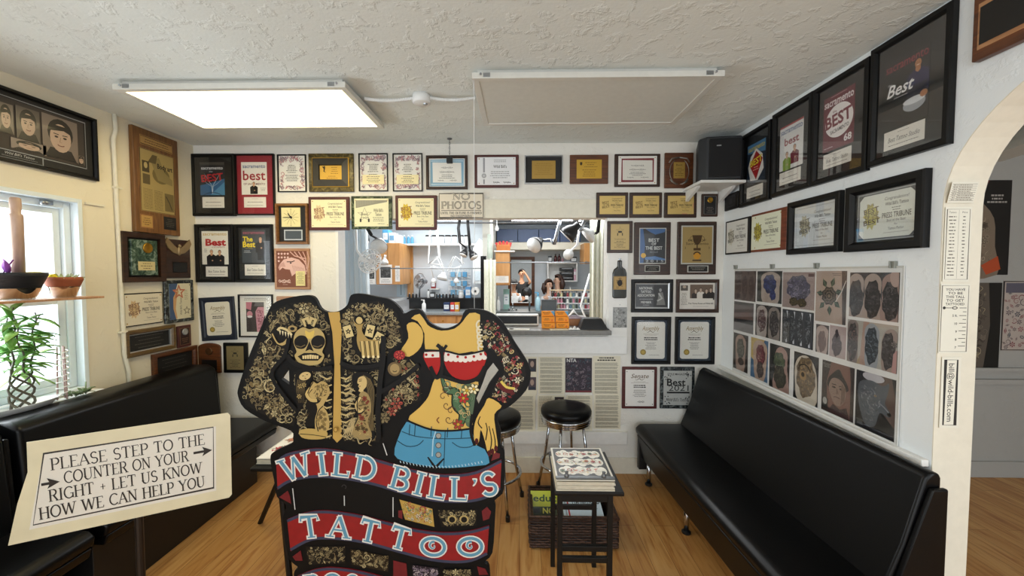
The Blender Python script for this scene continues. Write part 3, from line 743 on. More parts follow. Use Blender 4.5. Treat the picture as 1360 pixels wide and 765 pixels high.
def cover_best_red(a, w, h):
    a.text('sacramento', 0, .38*h, .12*h, '#2b4f86', .88*w, bold=.012); a.text('best', 0, .1*h, .3*h, '#9a1b26', .88*w, bold=.015)
    a.text('OF SACRAMENTO', 0, -.17*h, .065*h, '#6d1d22', .84*w, bold=.01); mini_person(a, -.02*w, -.16*h, .1*h, '#17171a'); a.greek(.34*w, -.3*h, .22*w, 3, .035*h, '#777', 2)
def cover_two_suits(a, w, h):
    a.text('sacramento', 0, .42*h, .1*h, '#c4a24a', .9*w, bold=.01); a.text('Best', .03*w, .17*h, .2*h, '#b5171f', .78*w, bold=.04)
    a.text('of SACRAMENTO', .12*w, .02*h, .045*h, '#8d2a22', .5*w); a.greek(-.36*w, -.04*h, .16*w, 3, .04*h, '#555', 3)
    mini_person(a, -.14*w, -.12*h, .125*h, '#141416', hair='#8d8a85'); mini_person(a, .17*w, -.13*h, .12*h, '#17171a')
def cover_yellow(a, w, h):
    a.text('sacramento', 0, .42*h, .1*h, '#b0546e', .9*w, bold=.01); mini_person(a, .28*w, .22*h, .13*h, '#0d0e12'); a.rect(.28*w, -.27*h, .26*w, .3*h, '#0f1116')
    a.text('The', -.25*w, .22*h, .15*h, '#e8d22a', .42*w, bold=.03); a.text('Best', -.2*w, .06*h, .17*h, '#e8d22a', .52*w, bold=.03)
    a.greek(-.2*w, -.07*h, .5*w, 1, .04*h, '#c9b93c', 4); a.greek(-.28*w, -.14*h, .3*w, 2, .045*h, '#c9ccd0', 5)
def cover_diamond(a, w, h):
    a.poly([(-w/2, h/2), (w/2, h/2), (w/2, .2*h), (-w/2, .3*h)], '#4d7fa8'); a.text('sacramento', 0, .4*h, .13*h, '#d8c13d', .9*w, bold=.012)
    a.poly([(0, .36*h), (.34*w, .16*h), (.42*w, -.2*h), (.1*w, -.44*h), (-.3*w, -.4*h), (-.44*w, -.05*h), (-.3*w, .2*h)], '#e5e3de')
    a.poly([(.0, .3*h), (.36*w, .05*h), (.02*w, -.42*h), (-.36*w, -.02*h)], '#a31a20'); a.text('BEST', 0, .05*h, .16*h, '#e7d83a', .66*w, bold=.02, rot=.12); a.greek(0, -.1*h, .4*w, 2, .06*h, '#e3b7a9', 1)
def cover_two_casual(a, w, h):
    a.rect(0, .48*h, w, .04*h, '#a33'); a.text('sacramento', 0, .38*h, .13*h, '#27508a', .92*w, bold=.012); a.text('best', .02*w, .13*h, .17*h, '#8f1d2a', .62*w, bold=.02)
    mini_person(a, .16*w, -.06*h, .11*h, '#6f1c30'); mini_person(a, -.17*w, -.16*h, .11*h, '#7d9a35', hair='#3a2a1c')
def cover_circle(a, w, h):
    a.greek(0, .47*h, .9*w, 1, .03*h, '#d8b9c0', 1); a.text('sacramento', 0, .38*h, .14*h, '#efe6e6', .94*w, bold=.015); a.ell(.02*w, .0, .45*w, .3*h, '#eee9e6', 28)
    a.text('BEST', 0, .04*h, .22*h, '#7a1830', .84*w, bold=.03, rot=.08); a.text('the', -.12*w, .19*h, .05*h, '#7a1830'); a.text('SACRAMENTO', .05*w, -.16*h, .07*h, '#2a1a1d', .6*w, bold=.012, rot=.1)
    a.greek(-.3*w, -.44*h, .3*w, 1, .04*h, '#e0cfd2', 2); a.text('68', .32*w, -.36*h, .12*h, '#f2efee', .24*w, bold=.03)
def cover_bowl(a, w, h):
    a.text('sacramento', 0, .42*h, .13*h, '#8b2436', .94*w, bold=.012)
    mini_person(a, .26*w, .3*h, .13*h, '#23234e', skin='#b07a55', arm=False); a.rect(.24*w, -.14*h, .44*w, .3*h, '#1d1e30')
    a.ell(.2*w, -.25*h, .24*w, .1*h, '#9fa3a8', 20); a.ell(.2*w, -.2*h, .24*w, .05*h, '#d5d8db', 20); a.ell(.4*w, -.16*h, .08*w, .05*h, '#b07a55', 10)
    a.text('the', -.36*w, .17*h, .04*h, '#d9d9d9'); a.text('Best', -.12*w, .07*h, .18*h, '#f1f1f0', .62*w, bold=.015, shear=.3); a.greek(-.1*w, -.06*h, .5*w, 1, .04*h, '#c9c9c9', 4)
def magazine(P, label, group, matcol, paper, cover, cov, tag_, plate_lines, script, fw=.026, depth=.026, glass=True):
    """frame > frame, mat_board, cover, caption_card, glass; cov / tag_ = (x0,y0,x1,y1) as fractions from top left"""
    t, w, h = framed(P, 'framed_magazine', label, 'framed magazine', group, BLACKFRAME, fw, depth)
    a = sheet(w, h, matcol, .003, .003); a.box(0, 0, w*.96, h*.97, .002, '#2a2a2c' if matcol != '#8f1f2b' else '#6d1520'); done(a, 'mat_board', t)
    W, Hh = P[1], P[2]
    cw, ch = (cov[2]-cov[0])*W, (cov[3]-cov[1])*Hh; cx, cy = ((cov[0]+cov[2])/2-.5)*W, (.5-(cov[1]+cov[3])/2)*Hh
    a = sheet(cw, ch, paper, .0063, .001); cover(a, cw, ch)
    o = done(a, 'magazine_cover', t, GLOSSINK); o.location = (cx, cy, 0)
    cw, ch = (tag_[2]-tag_[0])*W, (tag_[3]-tag_[1])*Hh; cx, cy = ((tag_[0]+tag_[2])/2-.5)*W, (.5-(tag_[1]+tag_[3])/2)*Hh
    a = sheet(cw, ch, '#e4e0d6', .0063, .001); a.greek(0, .34*ch, .5*cw, 1, .08*ch, '#7a7268', 1)
    if script: a.text(script, 0, .02*ch, .26*ch, '#4c4540', .78*cw, shear=.3)
    else: a.greek(0, .02*ch, .7*cw, 1, .16*ch, '#5a534c', 2)
    a.greek(0, -.3*ch, .76*cw, 1, .12*ch, '#6d655c', 6, lo=.9)
    o = done(a, 'caption_card', t); o.location = (cx, cy, 0)
    if glass: pane(t, w, h, depth*.5)
    return t

# ---------------------------------------------------------------- back wall, upper left
magazine(on_back(254.5, 204.5, 312.5, 287), 'black framed magazine with blue tree cover reading BEST in red', GB, '#141413', '#23262b', cover_best_tree, (.19, .13, .75, .66), (.23, .69, .73, .865), 3, None)
magazine(on_back(312.7, 204.5, 365, 286), 'framed magazine on a bright red mat with white cover', GB, '#8f1f2b', '#e6e3da', cover_best_red, (.15, .13, .8, .66), (.2, .7, .76, .87), 3, None, fw=.012)
magazine(on_back(260.5, 298, 311, 375), 'black framed white magazine cover with two men in dark suits', GB, '#121212', '#e9e6da', cover_two_suits, (.15, .115, .84, .69), (.235, .725, .81, .90), 3, 'Best Tattoo Studio')
magazine(on_back(312.7, 298, 363, 375), 'black framed dark magazine cover with yellow title beside two suited men cover', GB, '#15191c', '#3a4147', cover_yellow, (.17, .09, .80, .66), (.23, .69, .78, .88), 3, 'Best Tattoo Studio')
for x0, x1, y0, y1, lb, sd in ((368.5, 406.5, 205, 255, 'narrow black framed certificate with red floral border above the square clock', 1),
        (476.3, 515, 203.5, 254, 'red floral bordered certificate right of the olive gold plaque', 2), (521.5, 561, 203.5, 254, 'red floral bordered certificate left of the blue bordered certificate', 3)):
    t, w, h = framed(on_back(x0, y0, x1, y1), 'framed_certificate', lb, 'certificate', GB, BLACKFRAME, .009, .016)
    a = sheet(w, h, '#e9e7e0', .003); cert_floral(a, w, h, sd)
    if sd > 1: a.rect(0, -.2*h, .8*w, .26*h, '#efe3b4'); a.greek(0, -.12*h, .5*w, 4, .05*h, INKC, sd)
    done(a, 'certificate', t)
# gold plate in dark frame on olive marble
t, w, h = plaque(on_back(410.3, 204, 470, 255), 'gold_plaque', 'gold plate in dark frame on olive marble board, top row of back wall', 'plaque', GB, OLIVEMARBLE)
m = MB(); m.ring(.30, .235, [(0, .019), (0, .027), (.006, .03), (.008, .019)]); o = m.build('outer_rim', GOLDPLATE, t)
m = MB(); m.ring(.288, .222, [(0, .019), (0, .028), (.05, .034), (.056, .022), (.056, .019)]); m.build('frame', plain('pewter_frame', '#3c3a36', .4, .3), t)
a = sheet(.178, .13, '#c9a041', .0195, .0015); a.line([(-.07, .05), (-.05, .03), (-.055, .01), (-.04, 0)], [.004, .012, .008, .002], '#2a1c0c'); a.ell(-.052, .042, .008, .01, '#2a1c0c'); a.greek(.03, .04, .08, 4, .016, '#7d5d1e', 3); a.greek(.01, -.03, .1, 3, .016, '#7d5d1e', 4)
done(a, 'engraved_plate', t, ENGRAVE)
# blue bordered certificate
t, w, h = framed(on_back(566, 206.5, 621, 251.5), 'framed_certificate', 'certificate with pale blue guilloche border in dark frame, behind the hanging clip', 'certificate', GB, WALNUT, .022)
a = sheet(w, h, '#e8e6e0', .003); a.box(0, 0, .86*w, .82*h, .022, '#86aec6')
for i in range(28): a.ell((i/27-.5)*.86*w, .41*h, .005, .006, '#b9d2df', 8, up=(i == 0)); a.ell((i/27-.5)*.86*w, -.41*h, .005, .006, '#b9d2df', 8, up=False)
cert_lines(a, w*.8, h*.8, 4); done(a, 'certificate', t)
# ribbon certificate
t, w, h = plaque(on_back(630, 205.7, 689, 249.5), 'framed_certificate', 'white certificate with grey medal ribbon on mahogany board', 'certificate', GB, MAHOG)
a = sheet(w*.86, h*.84, '#e6e6e8', .0192, .001); a.rect(-.28*w, .18*h, .04*w, .44*h, '#9a9a9e'); a.rect(-.28*w, -.32*h, .03*w, .14*h, '#8a8a8e'); a.ell(-.28*w, -.14*h, .055*w, .055*w, '#b5b5b8'); a.ell(-.28*w, -.14*h, .04*w, .04*w, '#8e8e92'); a.ell(-.28*w, -.14*h, .03*w, .03*w, '#c4c4c6')
a.greek(.08*w, .33*h, .44*w, 2, .05*h, '#777', 4); a.text("Wild Bill's", .08*w, .14*h, .09*h, '#26221f', .3*w, bold=.01); a.greek(.08*w, -.02*h, .5*w, 4, .06*h, '#777', 5); a.squiggle(0, -.34*h, .14*w, .05*h, '#555', .003, 5); a.squiggle(.24*w, -.34*h, .16*w, .05*h, '#555', .003, 5)
done(a, 'certificate', t); pins(t, w*.78, h*.74, .0205)
# silver and gold
t, w, h = framed(on_back(696.6, 206.3, 747.7, 244.3), 'gold_plaque', 'black plaque with silver edge and gold plate in the top row', 'plaque', GB, SILVER, .012, lip=BLACKFRAME)
a = sheet(w, h, '#0f0e0d', .003, .004); done(a, 'mat_board', t)
a = sheet(w*.66, h*.7, '#a8863c', .0075, .0015); a.greek(0, .24*h, .5*w, 7, .07*h, '#8d6d2c', 5); done(a, 'engraved_plate', t, ENGRAVE)
t, w, h = plaque(on_back(756.7, 205.7, 807.8, 244.3), 'gold_plaque', 'brown wood plaque with small gold plate between silver-edged and red-bordered frames', 'plaque', GB, BROWNWOOD)
a = sheet(w*.65, h*.65, '#c39a35', .0192, .0015); a.poly([(-.24*w, .24*h), (-.18*w, .24*h), (-.18*w, .16*h), (-.21*w, .12*h), (-.24*w, .16*h)], '#3a2a12'); a.greek(.04*w, .22*h, .36*w, 3, .07*h, '#7a5a1c', 5); a.greek(0, -.03*h, .4*w, 4, .07*h, '#7a5a1c', 6); done(a, 'engraved_plate', t, ENGRAVE)
t, w, h = plaque(on_back(816, 204.6, 876.6, 248.3), 'framed_certificate', 'certificate with scalloped dark red border on walnut board', 'certificate', GB, WALNUT)
a = sheet(w*.84, h*.86, '#e4e1da', .0192, .001); a.box(0, 0, .68*w, .66*h, .012, '#7a2a2e')
for i in range(22): a.ell((i/21-.5)*.68*w, .33*h, .005, .005, '#7a2a2e', 8, up=False); a.ell((i/21-.5)*.68*w, -.33*h, .005, .005, '#7a2a2e', 8, up=False)
a.rect(0, 0, .62*w, .58*h, '#dcd9cf'); cert_lines(a, w*.7, h*.64, 9); done(a, 'certificate', t); pins(t, w*.76, h*.76, .0205)
# shield plaque
t, w, h = plaque(on_back(882.4, 203, 920.5, 250), 'shield_plaque', 'brown plaque with engraved metal wreath and gold plate beside the loudspeaker', 'plaque', GB, BROWNWOOD)
m = MB()
for s in (-1, 1):
    m.tube([(s*.075*math.cos(R(q)), .1*math.sin(R(q))-.01, .021) for q in range(-85, 60, 12)], .0032, 8); m.tube([(s*.02, -.11, .021), (s*.05, -.095, .023), (s*.07, -.07, .021)], .007, 8); m.tube([(s*.08, .06, .021), (s*.06, .09, .024), (s*.0, .1, .021)], .006, 8)
m.build('wreath', plain('pewter', '#8a857c', .35, .7), t, smooth=True)
a = sheet(.088, .125, '#a8883f', .0195, .0015); a.text('Best', 0, .042, .016, '#4a3714', .05); a.greek(0, .015, .07, 5, .014, '#5a4317', 4); done(a, 'engraved_plate', t, ENGRAVE)
# ---------------------------------------------------------------- second row
t, w, h = framed(on_back(367, 270.5, 410, 324.5), 'wall_clock', 'square cream clock face in wooden award frame with silver plate below', 'clock', GB, OAK, .022, .03)
a = sheet(w, h, '#0c0b0b', .003, .004); done(a, 'mat_board', t)
m = MB(); m.box((-.012, .055, .009), (.155, .155, .003)); m.build('dial', plain('clock_dial', '#e6dca6', .45, var=.03), t)
a = Art(.0108)
for i in range(12):
    an = i*math.pi/6; a.line([(-.012+math.sin(an)*.018, .055+math.cos(an)*.018), (-.012+math.sin(an)*.064, .055+math.cos(an)*.064)], .0022, '#8d8152', up=(i == 0))
a.text('12', -.012, .121, .011, '#4a4023'); a.text('6', -.012, -.012, .011, '#4a4023'); a.build('markings', t)
for nm, an, ln, wd in (('hour_hand', -37, .042, .008), ('minute_hand', -92, .066, .005)):
    m = MB(); c, s = math.cos(R(90-an)), math.sin(R(90-an)); M2 = Matrix.Translation((-.012, .055, .0135 if nm[0] == 'h' else .0155)) @ Matrix.Rotation(R(90-an), 4, 'Z')
    m.prism([(-.015, -wd/2), (ln*.8, -wd/2), (ln, 0), (ln*.8, wd/2), (-.015, wd/2)], 0, .001, M2); m.build(nm, BLACKPLASTIC, t)
m = MB(); m.lathe([(.009, .010), (.009, .018), (0, .019)], 12, Matrix.Translation((-.012, .055, 0))); m.build('hub', BLACKPLASTIC, t)
a = sheet(.15, .085, '#b9bcbe', .0072, .002); a.rect(0, 0, .132, .066, '#4a5156'); done(a, 'plate', t, ENGRAVE)['label'] = 'blank silver rimmed plate'
t.children[-1].location = (.004, -.088, 0)
for (x0, y0, x1, y1), fm, lb, kw in (((410.3, 261.5, 464.5, 306), MAHOG, 'red mahogany award with faded multicolour logo right of the clock', {}),
        ((525.4, 259.5, 580.6, 305.7), MAHOG, 'dark red framed award with yellow splash logo beside the NO PHOTOS sign', {})):
    t, w, h = plaque(on_back(x0, y0, x1, y1), 'framed_certificate', lb, 'certificate', GB, fm)
    a = sheet(w*.85, h*.82, '#ece4bd', .0192, .001); cert_press(a, w*.85, h*.82, splash='#d8bb3a' if x0 > 500 else '#d9c79a', ink='#7a2d2a'); done(a, 'certificate', t); pins(t, w*.78, h*.72, .0205)
t, w, h = plaque(on_back(467, 260.5, 521, 304.5), 'framed_certificate', 'green marble award with a star and slanted grey banner', 'certificate', GB, GREENMARBLE)
a = sheet(w*.84, h*.84, '#e3e0bd', .0192, .001); cert_star(a, w*.84, h*.84, True); done(a, 'certificate', t); pins(t, w*.78, h*.74, .0205)
# NO PHOTOS sign
M, w, h = on_back(583.5, 257, 642.5, 290.3); M = Matrix.Translation((0, -.024, 0)) @ M
t = thing('no_photos_sign', 'cream printed sign reading NO PHOTOS at the top of the counter opening', 'sign', M=M)
a = sheet(w, h, '#e0d6c4', 0, .005); a.box(0, 0, w-.008, h-.008, .006, '#2b2724')
a.caps('NO', 0, .072*h/.2, .23*h, '#5a544d', .4*w, out=None, wt=1.15); a.caps('NO', 0, .072*h/.2, .23*h, '#cfc5b3', .4*w, wt=.45)
a.caps('PHOTOS', 0, .02*h, .27*h, '#4a453f', .9*w, wt=1.15); a.caps('PHOTOS', 0, .02*h, .27*h, '#c4baa8', .9*w, wt=.45)
a.line([(-.45*w, -.19*h), (.45*w, -.19*h)], .004, '#3a3531')
a.caps('UNTIL THE OUTLINE IS FINISHED', 0, -.29*h, .085*h, '#3a3531', .92*w, wt=1.1); a.caps('(NO EXCEPTIONS)', 0, -.41*h, .065*h, '#3a3531', .5*w, wt=1.1)
done(a, 'board', t)
for (x0, x1), lb, sp in (((791.8, 834), 'gold award plate on black board, first of three in a row', None), ((836, 879), 'gold award plate on black board, middle of three in a row above the counter end', None), ((882, 925), 'gold award plate with ragged pink edge on black board', '#c98d6a')):
    t, w, h = plaque(on_back(x0, 255.7, x1, 289.3), 'gold_plaque', lb, 'plaque', GB, WALNUT)
    a = sheet(w*.8, h*.72, '#cdb06a', .0192, .0015)
    if sp: a.rect(.39*w, -.02*h, .03*w, .2*h, sp); a.rect(.12*w, -.345*h, .16*w, .03*h, sp)
    cert_press(a, w*.78, h*.7, splash=None, ink='#5a4220'); done(a, 'engraved_plate', t, ENGRAVE)
t, w, h = plaque(on_back(931.5, 257.6, 953, 287.8), 'medal_plaque', 'tiny black plaque with gold medal under the speaker shelf', 'plaque', GB, WALNUT)
a = sheet(w*.78, h*.82, '#111010', .0192, .001); a.box(0, 0, w*.74, h*.78, .002, '#8d8d8a'); a.greek(0, -.1*h, .5*w, 4, .07*h, '#77706a', 5); done(a, 'plate', t)
m = MB(); m.lathe([(.022, 0), (.022, .004), (.017, .006), (.012, .004), (0, .005)], 20, Matrix.Translation((0, .22*h, .02))); m.build('medal', BRASS, t, smooth=True)
# ---------------------------------------------------------------- right of the opening
t, w, h = plaque(on_back(806, 293.6, 840, 336), 'gold_plaque', 'dark plaque with star over tan plate, above the wall-hung bottle', 'plaque', GB, WALNUT)
a = sheet(w*.72, h*.8, '#b39b68', .0192, .0015); cert_star(a, w*.72, h*.8); done(a, 'engraved_plate', t, ENGRAVE)
t, w, h = plaque(on_back(842, 295.3, 890, 365), 'award_plaque', 'walnut plaque with blue and black print reading BEST OF THE BEST', 'plaque', GB, WALNUT, .022)
a = sheet(w*.74, h*.68, '#b9b9b2', .0232, .001, 0, .05*h); W2, H2 = w*.7, h*.65; oy = .05*h
a.rect(0, oy, W2, H2, '#15181b'); a.poly([(-W2/2, oy-H2/2), (-W2*.36, oy-H2/2), (-W2*.3, oy), (-W2*.38, oy+H2/2), (-W2/2, oy+H2/2)], '#33588a'); a.poly([(-W2*.3, oy+H2*.5), (W2*.5, oy+H2*.5), (W2*.46, oy+H2*.4), (W2*.1, oy+H2*.33), (-W2*.1, oy+H2*.4)], '#3a5f90'); a.poly([(-W2*.3, oy-H2*.33), (W2*.1, oy-H2*.3), (W2*.5, oy-H2*.38), (W2*.5, oy-H2*.42), (-W2*.3, oy-H2*.4)], '#4d74a5')
a.text('BEST', .05*W2, oy+.17*H2, .1*H2, '#c9ccca', .42*W2, bold=.012); a.text('OF', .05*W2, oy+.06*H2, .08*H2, '#c9ccca', bold=.01); a.text('THE BEST', .05*W2, oy-.06*H2, .1*H2, '#c9ccca', .66*W2, bold=.012); a.greek(.05*W2, oy-.16*H2, .5*W2, 2, .035*H2, '#8a9096', 3)
a.ell(-.36*W2, oy-.28*H2, .06, .06, '#c99f2f') if False else a.ell(-.36*W2, oy-.28*H2, .02, .02, '#c99f2f'); a.text('2 0 1 5', .08*W2, oy-.44*H2, .07*H2, '#b9bfc4', .7*W2)
done(a, 'print', t, GLOSSINK)
a = sheet(w*.42, h*.12, '#b5b5ae', .0232, .001); a.rect(0, 0, w*.38, h*.1, '#15130f'); a.greek(0, .02*h, .32*w, 3, .022*h, '#9a958c', 2); o = done(a, 'caption_plate', t); o.location = (0, -.38*h, 0)
t, w, h = plaque(on_back(899, 294.6, 950.6, 364.5), 'award_plaque', 'walnut plaque with gold plate showing a trophy cup', 'plaque', GB, WALNUT, .022)
a = sheet(w*.82, h*.73, '#b9b9b2', .0232, .001, 0, .06*h); W2, H2, oy = w*.76, h*.68, .06*h; a.rect(0, oy, W2, H2, '#a28a58')
K = '#4a351a'; a.greek(0, oy+.42*H2, .5*W2, 1, .03*H2, '#6d5a33', 3)
a.poly([(-.17*W2, oy+.27*H2), (.17*W2, oy+.27*H2), (.12*W2, oy+.08*H2), (.03*W2, oy), (-.03*W2, oy), (-.12*W2, oy+.08*H2)], K); a.rect(0, oy-.04*H2, .04*W2, .1*H2, K); a.rect(0, oy-.12*H2, .24*W2, .07*H2, K)
for s in (-1, 1): a.line(arc(s*.17*W2, oy+.17*H2, .07*W2, .07*H2, 90 if s < 0 else 90, 270 if s < 0 else -90, 8), .012*W2, K)
a.text('BEST OF', 0, oy+.13*H2, .06*H2, '#2f2210', .6*W2); a.text('Sacramento', 0, oy+.04*H2, .075*H2, '#2f2210', .76*W2); a.text('2', -.4*W2, oy-.08*H2, .06*H2, '#2f2210'); a.text('3', .4*W2, oy-.08*H2, .06*H2, '#2f2210')
a.ell(0, oy-.3*H2, .12*W2, .1*H2, '#c98f2c'); a.line(arc(0, oy-.3*H2, .12*W2, .1*H2, 20, 160, 8), .01, K); a.rect(0, oy-.43*H2, .3*W2, .04*H2, K); done(a, 'print', t, ENGRAVE)
a = sheet(w*.54, h*.13, '#b5b5ae', .0232, .001); a.rect(0, 0, w*.49, h*.1, '#15130f'); a.greek(0, .02*h, .38*w, 2, .03*h, '#9a958c', 2); o = done(a, 'caption_plate', t); o.location = (.03*w, -.395*h, 0)
t, w, h = framed(on_back(838.4, 371, 893.6, 414.8), 'framed_print', 'black framed dark print reading NATIONAL TATTOO ASSOCIATION in silver', 'framed print', GB, BLACKFRAME, .03, lip=SILVER)
a = sheet(w, h, '#141414', .003); a.box(0, 0, w*.97, h*.95, .012, '#a9a9a6')
for i, s in enumerate(('NATIONAL', 'TATTOO', 'ASSOCIATION')): a.text(s, -.17*w, (.3-.14*i)*h, .1*h, '#cfcfca', (.4, .3, .5)[i]*w, bold=.01)
a.greek(-.16*w, -.13*h, .4*w, 1, .05*h, '#aaa', 2); a.text('MEMBER', -.16*w, -.25*h, .09*h, '#cfcfca', .3*w); a.greek(-.16*w, -.36*h, .3*w, 1, .05*h, '#aaa', 3)
a.ell(.25*w, .22*h, .04*w, .07*h, '#8d8d8a'); a.poly([(.2*w, .12*h), (.32*w, .14*h), (.36*w, -.1*h), (.4*w, -.36*h), (.14*w, -.36*h), (.18*w, -.1*h)], '#6d6d6a'); a.line([(.2*w, .1*h), (.3*w, -.1*h), (.16*w, -.2*h)], .012, '#a5a5a2'); done(a, 'print', t, GLOSSINK)
t, w, h = framed(on_back(898, 371, 954.6, 415.2), 'framed_print', 'walnut framed newspaper page with sepia photo of three people', 'framed print', GB, WALNUT, .028)
a = sheet(w, h, '#d9d4cb', .003); a.rect(.12*w, .17*h, .64*w, .52*h, '#6b5a4e')
for i, x in enumerate((-.04, .1, .26, .38)): mini_person(a, x*w, (.2+.04*(i % 2))*h, .12*h, ('#3a3230', '#d9d2c8', '#2a2422', '#241f1d')[i], '#b59f8d', '#2a2019', arm=False)
a.rect(.12*w, -.14*h, .64*w, .1*h, '#d9d4cb'); a.rect(-.36*w, .3*h, .2*w, .2*h, '#5d5650'); a.ell(-.36*w, .34*h, .05*w, .05*h, '#b5a595'); a.text('The Three Faces of Wild Bill', .1*w, -.28*h, .06*h, '#241f1c', .7*w, bold=.01); a.greek(-.36*w, .1*h, .18*w, 8, .06*h, '#6d655c', 3); a.greek(.1*w, -.39*h, .7*w, 1, .04*h, '#777', 4); done(a, 'print', t)
for x0, x1, lb, sd in ((838.8, 890.6, 'certificate with gold seal in black frame on blue mat, left of the pair', 5), (896.5, 949, 'certificate with gold seal in black frame on blue mat, nearer the corner of the pair', 7)):
    t, w, h = framed(on_back(x0, 420.7, x1, 483.5), 'framed_certificate', lb, 'certificate', GB, BLACKFRAME, .026, .022)
    a = sheet(w, h, '#263443', .003); done(a, 'mat_board', t)
    a = Art(.0045); W2, H2, r = w*.86, h*.9, .018
    a.poly([(sx*(W2/2-r)+r*math.cos(R(q)), sy*(H2/2-r)+r*math.sin(R(q))) for sx, sy, q0 in ((1, 1, 0), (-1, 1, 90), (-1, -1, 180), (1, -1, 270)) for q in range(q0, q0+91, 30)], '#dcdad2'); resolution(a, W2, H2, 'Assembly', seed=sd); a.build('certificate', t); pane(t, w, h, .012)
t, w, h = plaque(on_back(826, 487, 872.2, 542.4), 'framed_certificate', 'mahogany plaque with white document titled Senate', 'certificate', GB, MAHOG)
a = sheet(w*.82, h*.87, '#e2dfda', .0192, .001); resolution(a, w*.82, h*.87, 'Senate', None, 3); done(a, 'certificate', t); pins(t, w*.74, h*.78, .0205, BLACKPLASTIC)
t, w, h = plaque(on_back(876.5, 487, 922, 542.4), 'award_plaque', 'grey marble plaque with grey print reading Best 2021 behind the black bench', 'plaque', GB, GREYMARBLE)
a = sheet(w*.82, h*.82, '#b9bab6', .0192, .001); a.text('STYLE MAGAZINE', 0, .33*h, .05*h, '#1d1d1d', .6*w, bold=.01); a.text('Best', -.04*w, .14*h, .17*h, '#151515', .54*w, bold=.02); a.text('2021', .03*w, .0, .14*h, '#3c3e3e', .58*w, bold=.005); a.rect(.02*w, -.11*h, .66*w, .04*h, '#1d1d1d'); a.text("Wild Bill's Tattoo", 0, -.28*h, .08*h, '#26282a', .62*w, shear=.3)
rnd = random.Random(3)
for i in range(34): x, y = rnd.choice((-1, 1))*rnd.uniform(.2, .38)*w, rnd.choice((-1, 1))*rnd.uniform(.2, .38)*h; a.ell(x, y, .005, .005, '#26282a', 6, up=(i == 0))
done(a, 'engraved_plate', t, ENGRAVE)
# flattened wine bottle
M, w, h = on_back(813.2, 342.5, 832, 396); t = thing('wall_bottle', 'flattened dark green wine bottle with tan label hung on the white trim', 'bottle', M=M, group=None)
hw = w/2; prof = [(-hw, -h*.46), (-hw*.9, -h*.5), (hw*.9, -h*.5), (hw, -h*.46), (hw, .12*h), (hw*.8, .22*h), (hw*.32, .28*h), (hw*.32, .44*h), (-hw*.32, .44*h), (-hw*.32, .28*h), (-hw*.8, .22*h), (-hw, .12*h)]
m = MB(); m.prism(prof, .002, .026); o = m.build('bottle', plain('dark_green_glass', '#0e140d', .12, spec=.7), t, bevel=.009, seg=3)
m = MB(); m.tube([(0, .44*h, .014), (0, .49*h, .014)], .006, 8); m.lathe([(.008, 0), (.008, .01)], 10, Matrix.Translation((0, .49*h, .014)) @ Matrix.Rotation(R(90), 4, 'X')); m.build('hanger', STEEL, t)
a = sheet(w*.9, h*.33, '#b1915a', .0262, .0006); a.box(0, 0, w*.84, h*.3, .002, '#5d4521'); strew(a, [(-.25*w, -.13*h), (.25*w, -.13*h), (.25*w, .13*h), (-.25*w, .13*h)], 14, .008, .014, ['#1d150d'], '#b1915a', 4); a.ell(0, 0, .02, .026, '#1d150d'); o = done(a, 'bottle_label', t); o.location = (0, -.12*h, 0)
M, w, h = on_back(813.8, 408, 832.3, 435); t = thing('engraved_print', 'small grey engraved print pinned under the wall-hung bottle', 'print', M=Matrix.Translation((0, -.013, 0)) @ M)
a = sheet(w, h, '#8d8e8c', .0, .002); strew(a, [(-w/2, -h/2), (w/2, -h/2), (w/2, h/2), (-w/2, h/2)], 60, .006, .013, ['#c9cac8', '#5d5f5e', '#b1b2b0'], '#3c3d3c', 2, (0, 1, 3, 4)); done(a, 'print', t, GLOSSINK)
m = MB(); m.lathe([(.004, 0), (.003, .004), (0, .005)], 8, Matrix.Translation((0, h/2+.02, .0))); m.build('pin', STEEL, t)
# lower left of back wall
t, w, h = plaque(on_back(365, 330, 412, 384.5), 'eagle_plaque', 'copper toned wooden plaque with an eagle head and stars and stripes', 'plaque', GB, TANWOOD)
a = sheet(w*.86, h*.88, '#6f3a1c', .0192, .001); W2, H2 = w*.86, h*.88
for i in range(5): a.line([(-.05*W2+i*.14*W2, .48*H2), (.1*W2+i*.12*W2, .36*H2-.02*i*H2), (.48*W2, .28*H2-i*.09*H2)], .03*W2, '#c99a86', up=(i == 0))
for i in range(9): star(a, (-.42+.1*(i % 4))*W2, (.42-.1*(i//4))*H2, .022*W2, '#d8b3a0', .006)
a.poly([(-.4*W2, .12*H2), (-.26*W2, .26*H2), (.0, .32*H2), (.24*W2, .26*H2), (.42*W2, .1*H2), (.48*W2, -.14*H2), (.3*W2, -.2*H2), (.12*W2, -.12*H2), (.0, -.2*H2), (-.06*W2, -.02*H2), (-.22*W2, .0), (-.3*W2, .04*H2), (-.4*W2, -.04*H2), (-.44*W2, .04*H2)], '#d0a592')
a.poly([(-.4*W2, .12*H2), (-.26*W2, .2*H2), (-.2*W2, .06*H2), (-.36*W2, .06*H2), (-.4*W2, -.04*H2), (-.44*W2, .04*H2)], '#b98a78'); a.line([(-.16*W2, .2*H2), (.02*W2, .2*H2), (.1*W2, .23*H2)], .03*W2, '#3c2013'); a.ell(-.03*W2, .165*H2, .03*W2, .02*H2, '#2a160d')
for i in range(8): a.line([(.02*W2+.05*i*W2, .1*H2-.01*i*H2), (.08*W2+.05*i*W2, -.1*H2)], [.004, .001], '#a67966', up=(i == 0))
a.squiggle(-.24*W2, -.34*H2, .36*W2, .1*H2, '#d8b3a0', .005, 7, 2); a.greek(-.22*W2, -.43*H2, .26*W2, 1, .03*H2, '#d8b3a0', 3); done(a, 'engraved_plate', t, ENGRAVE)
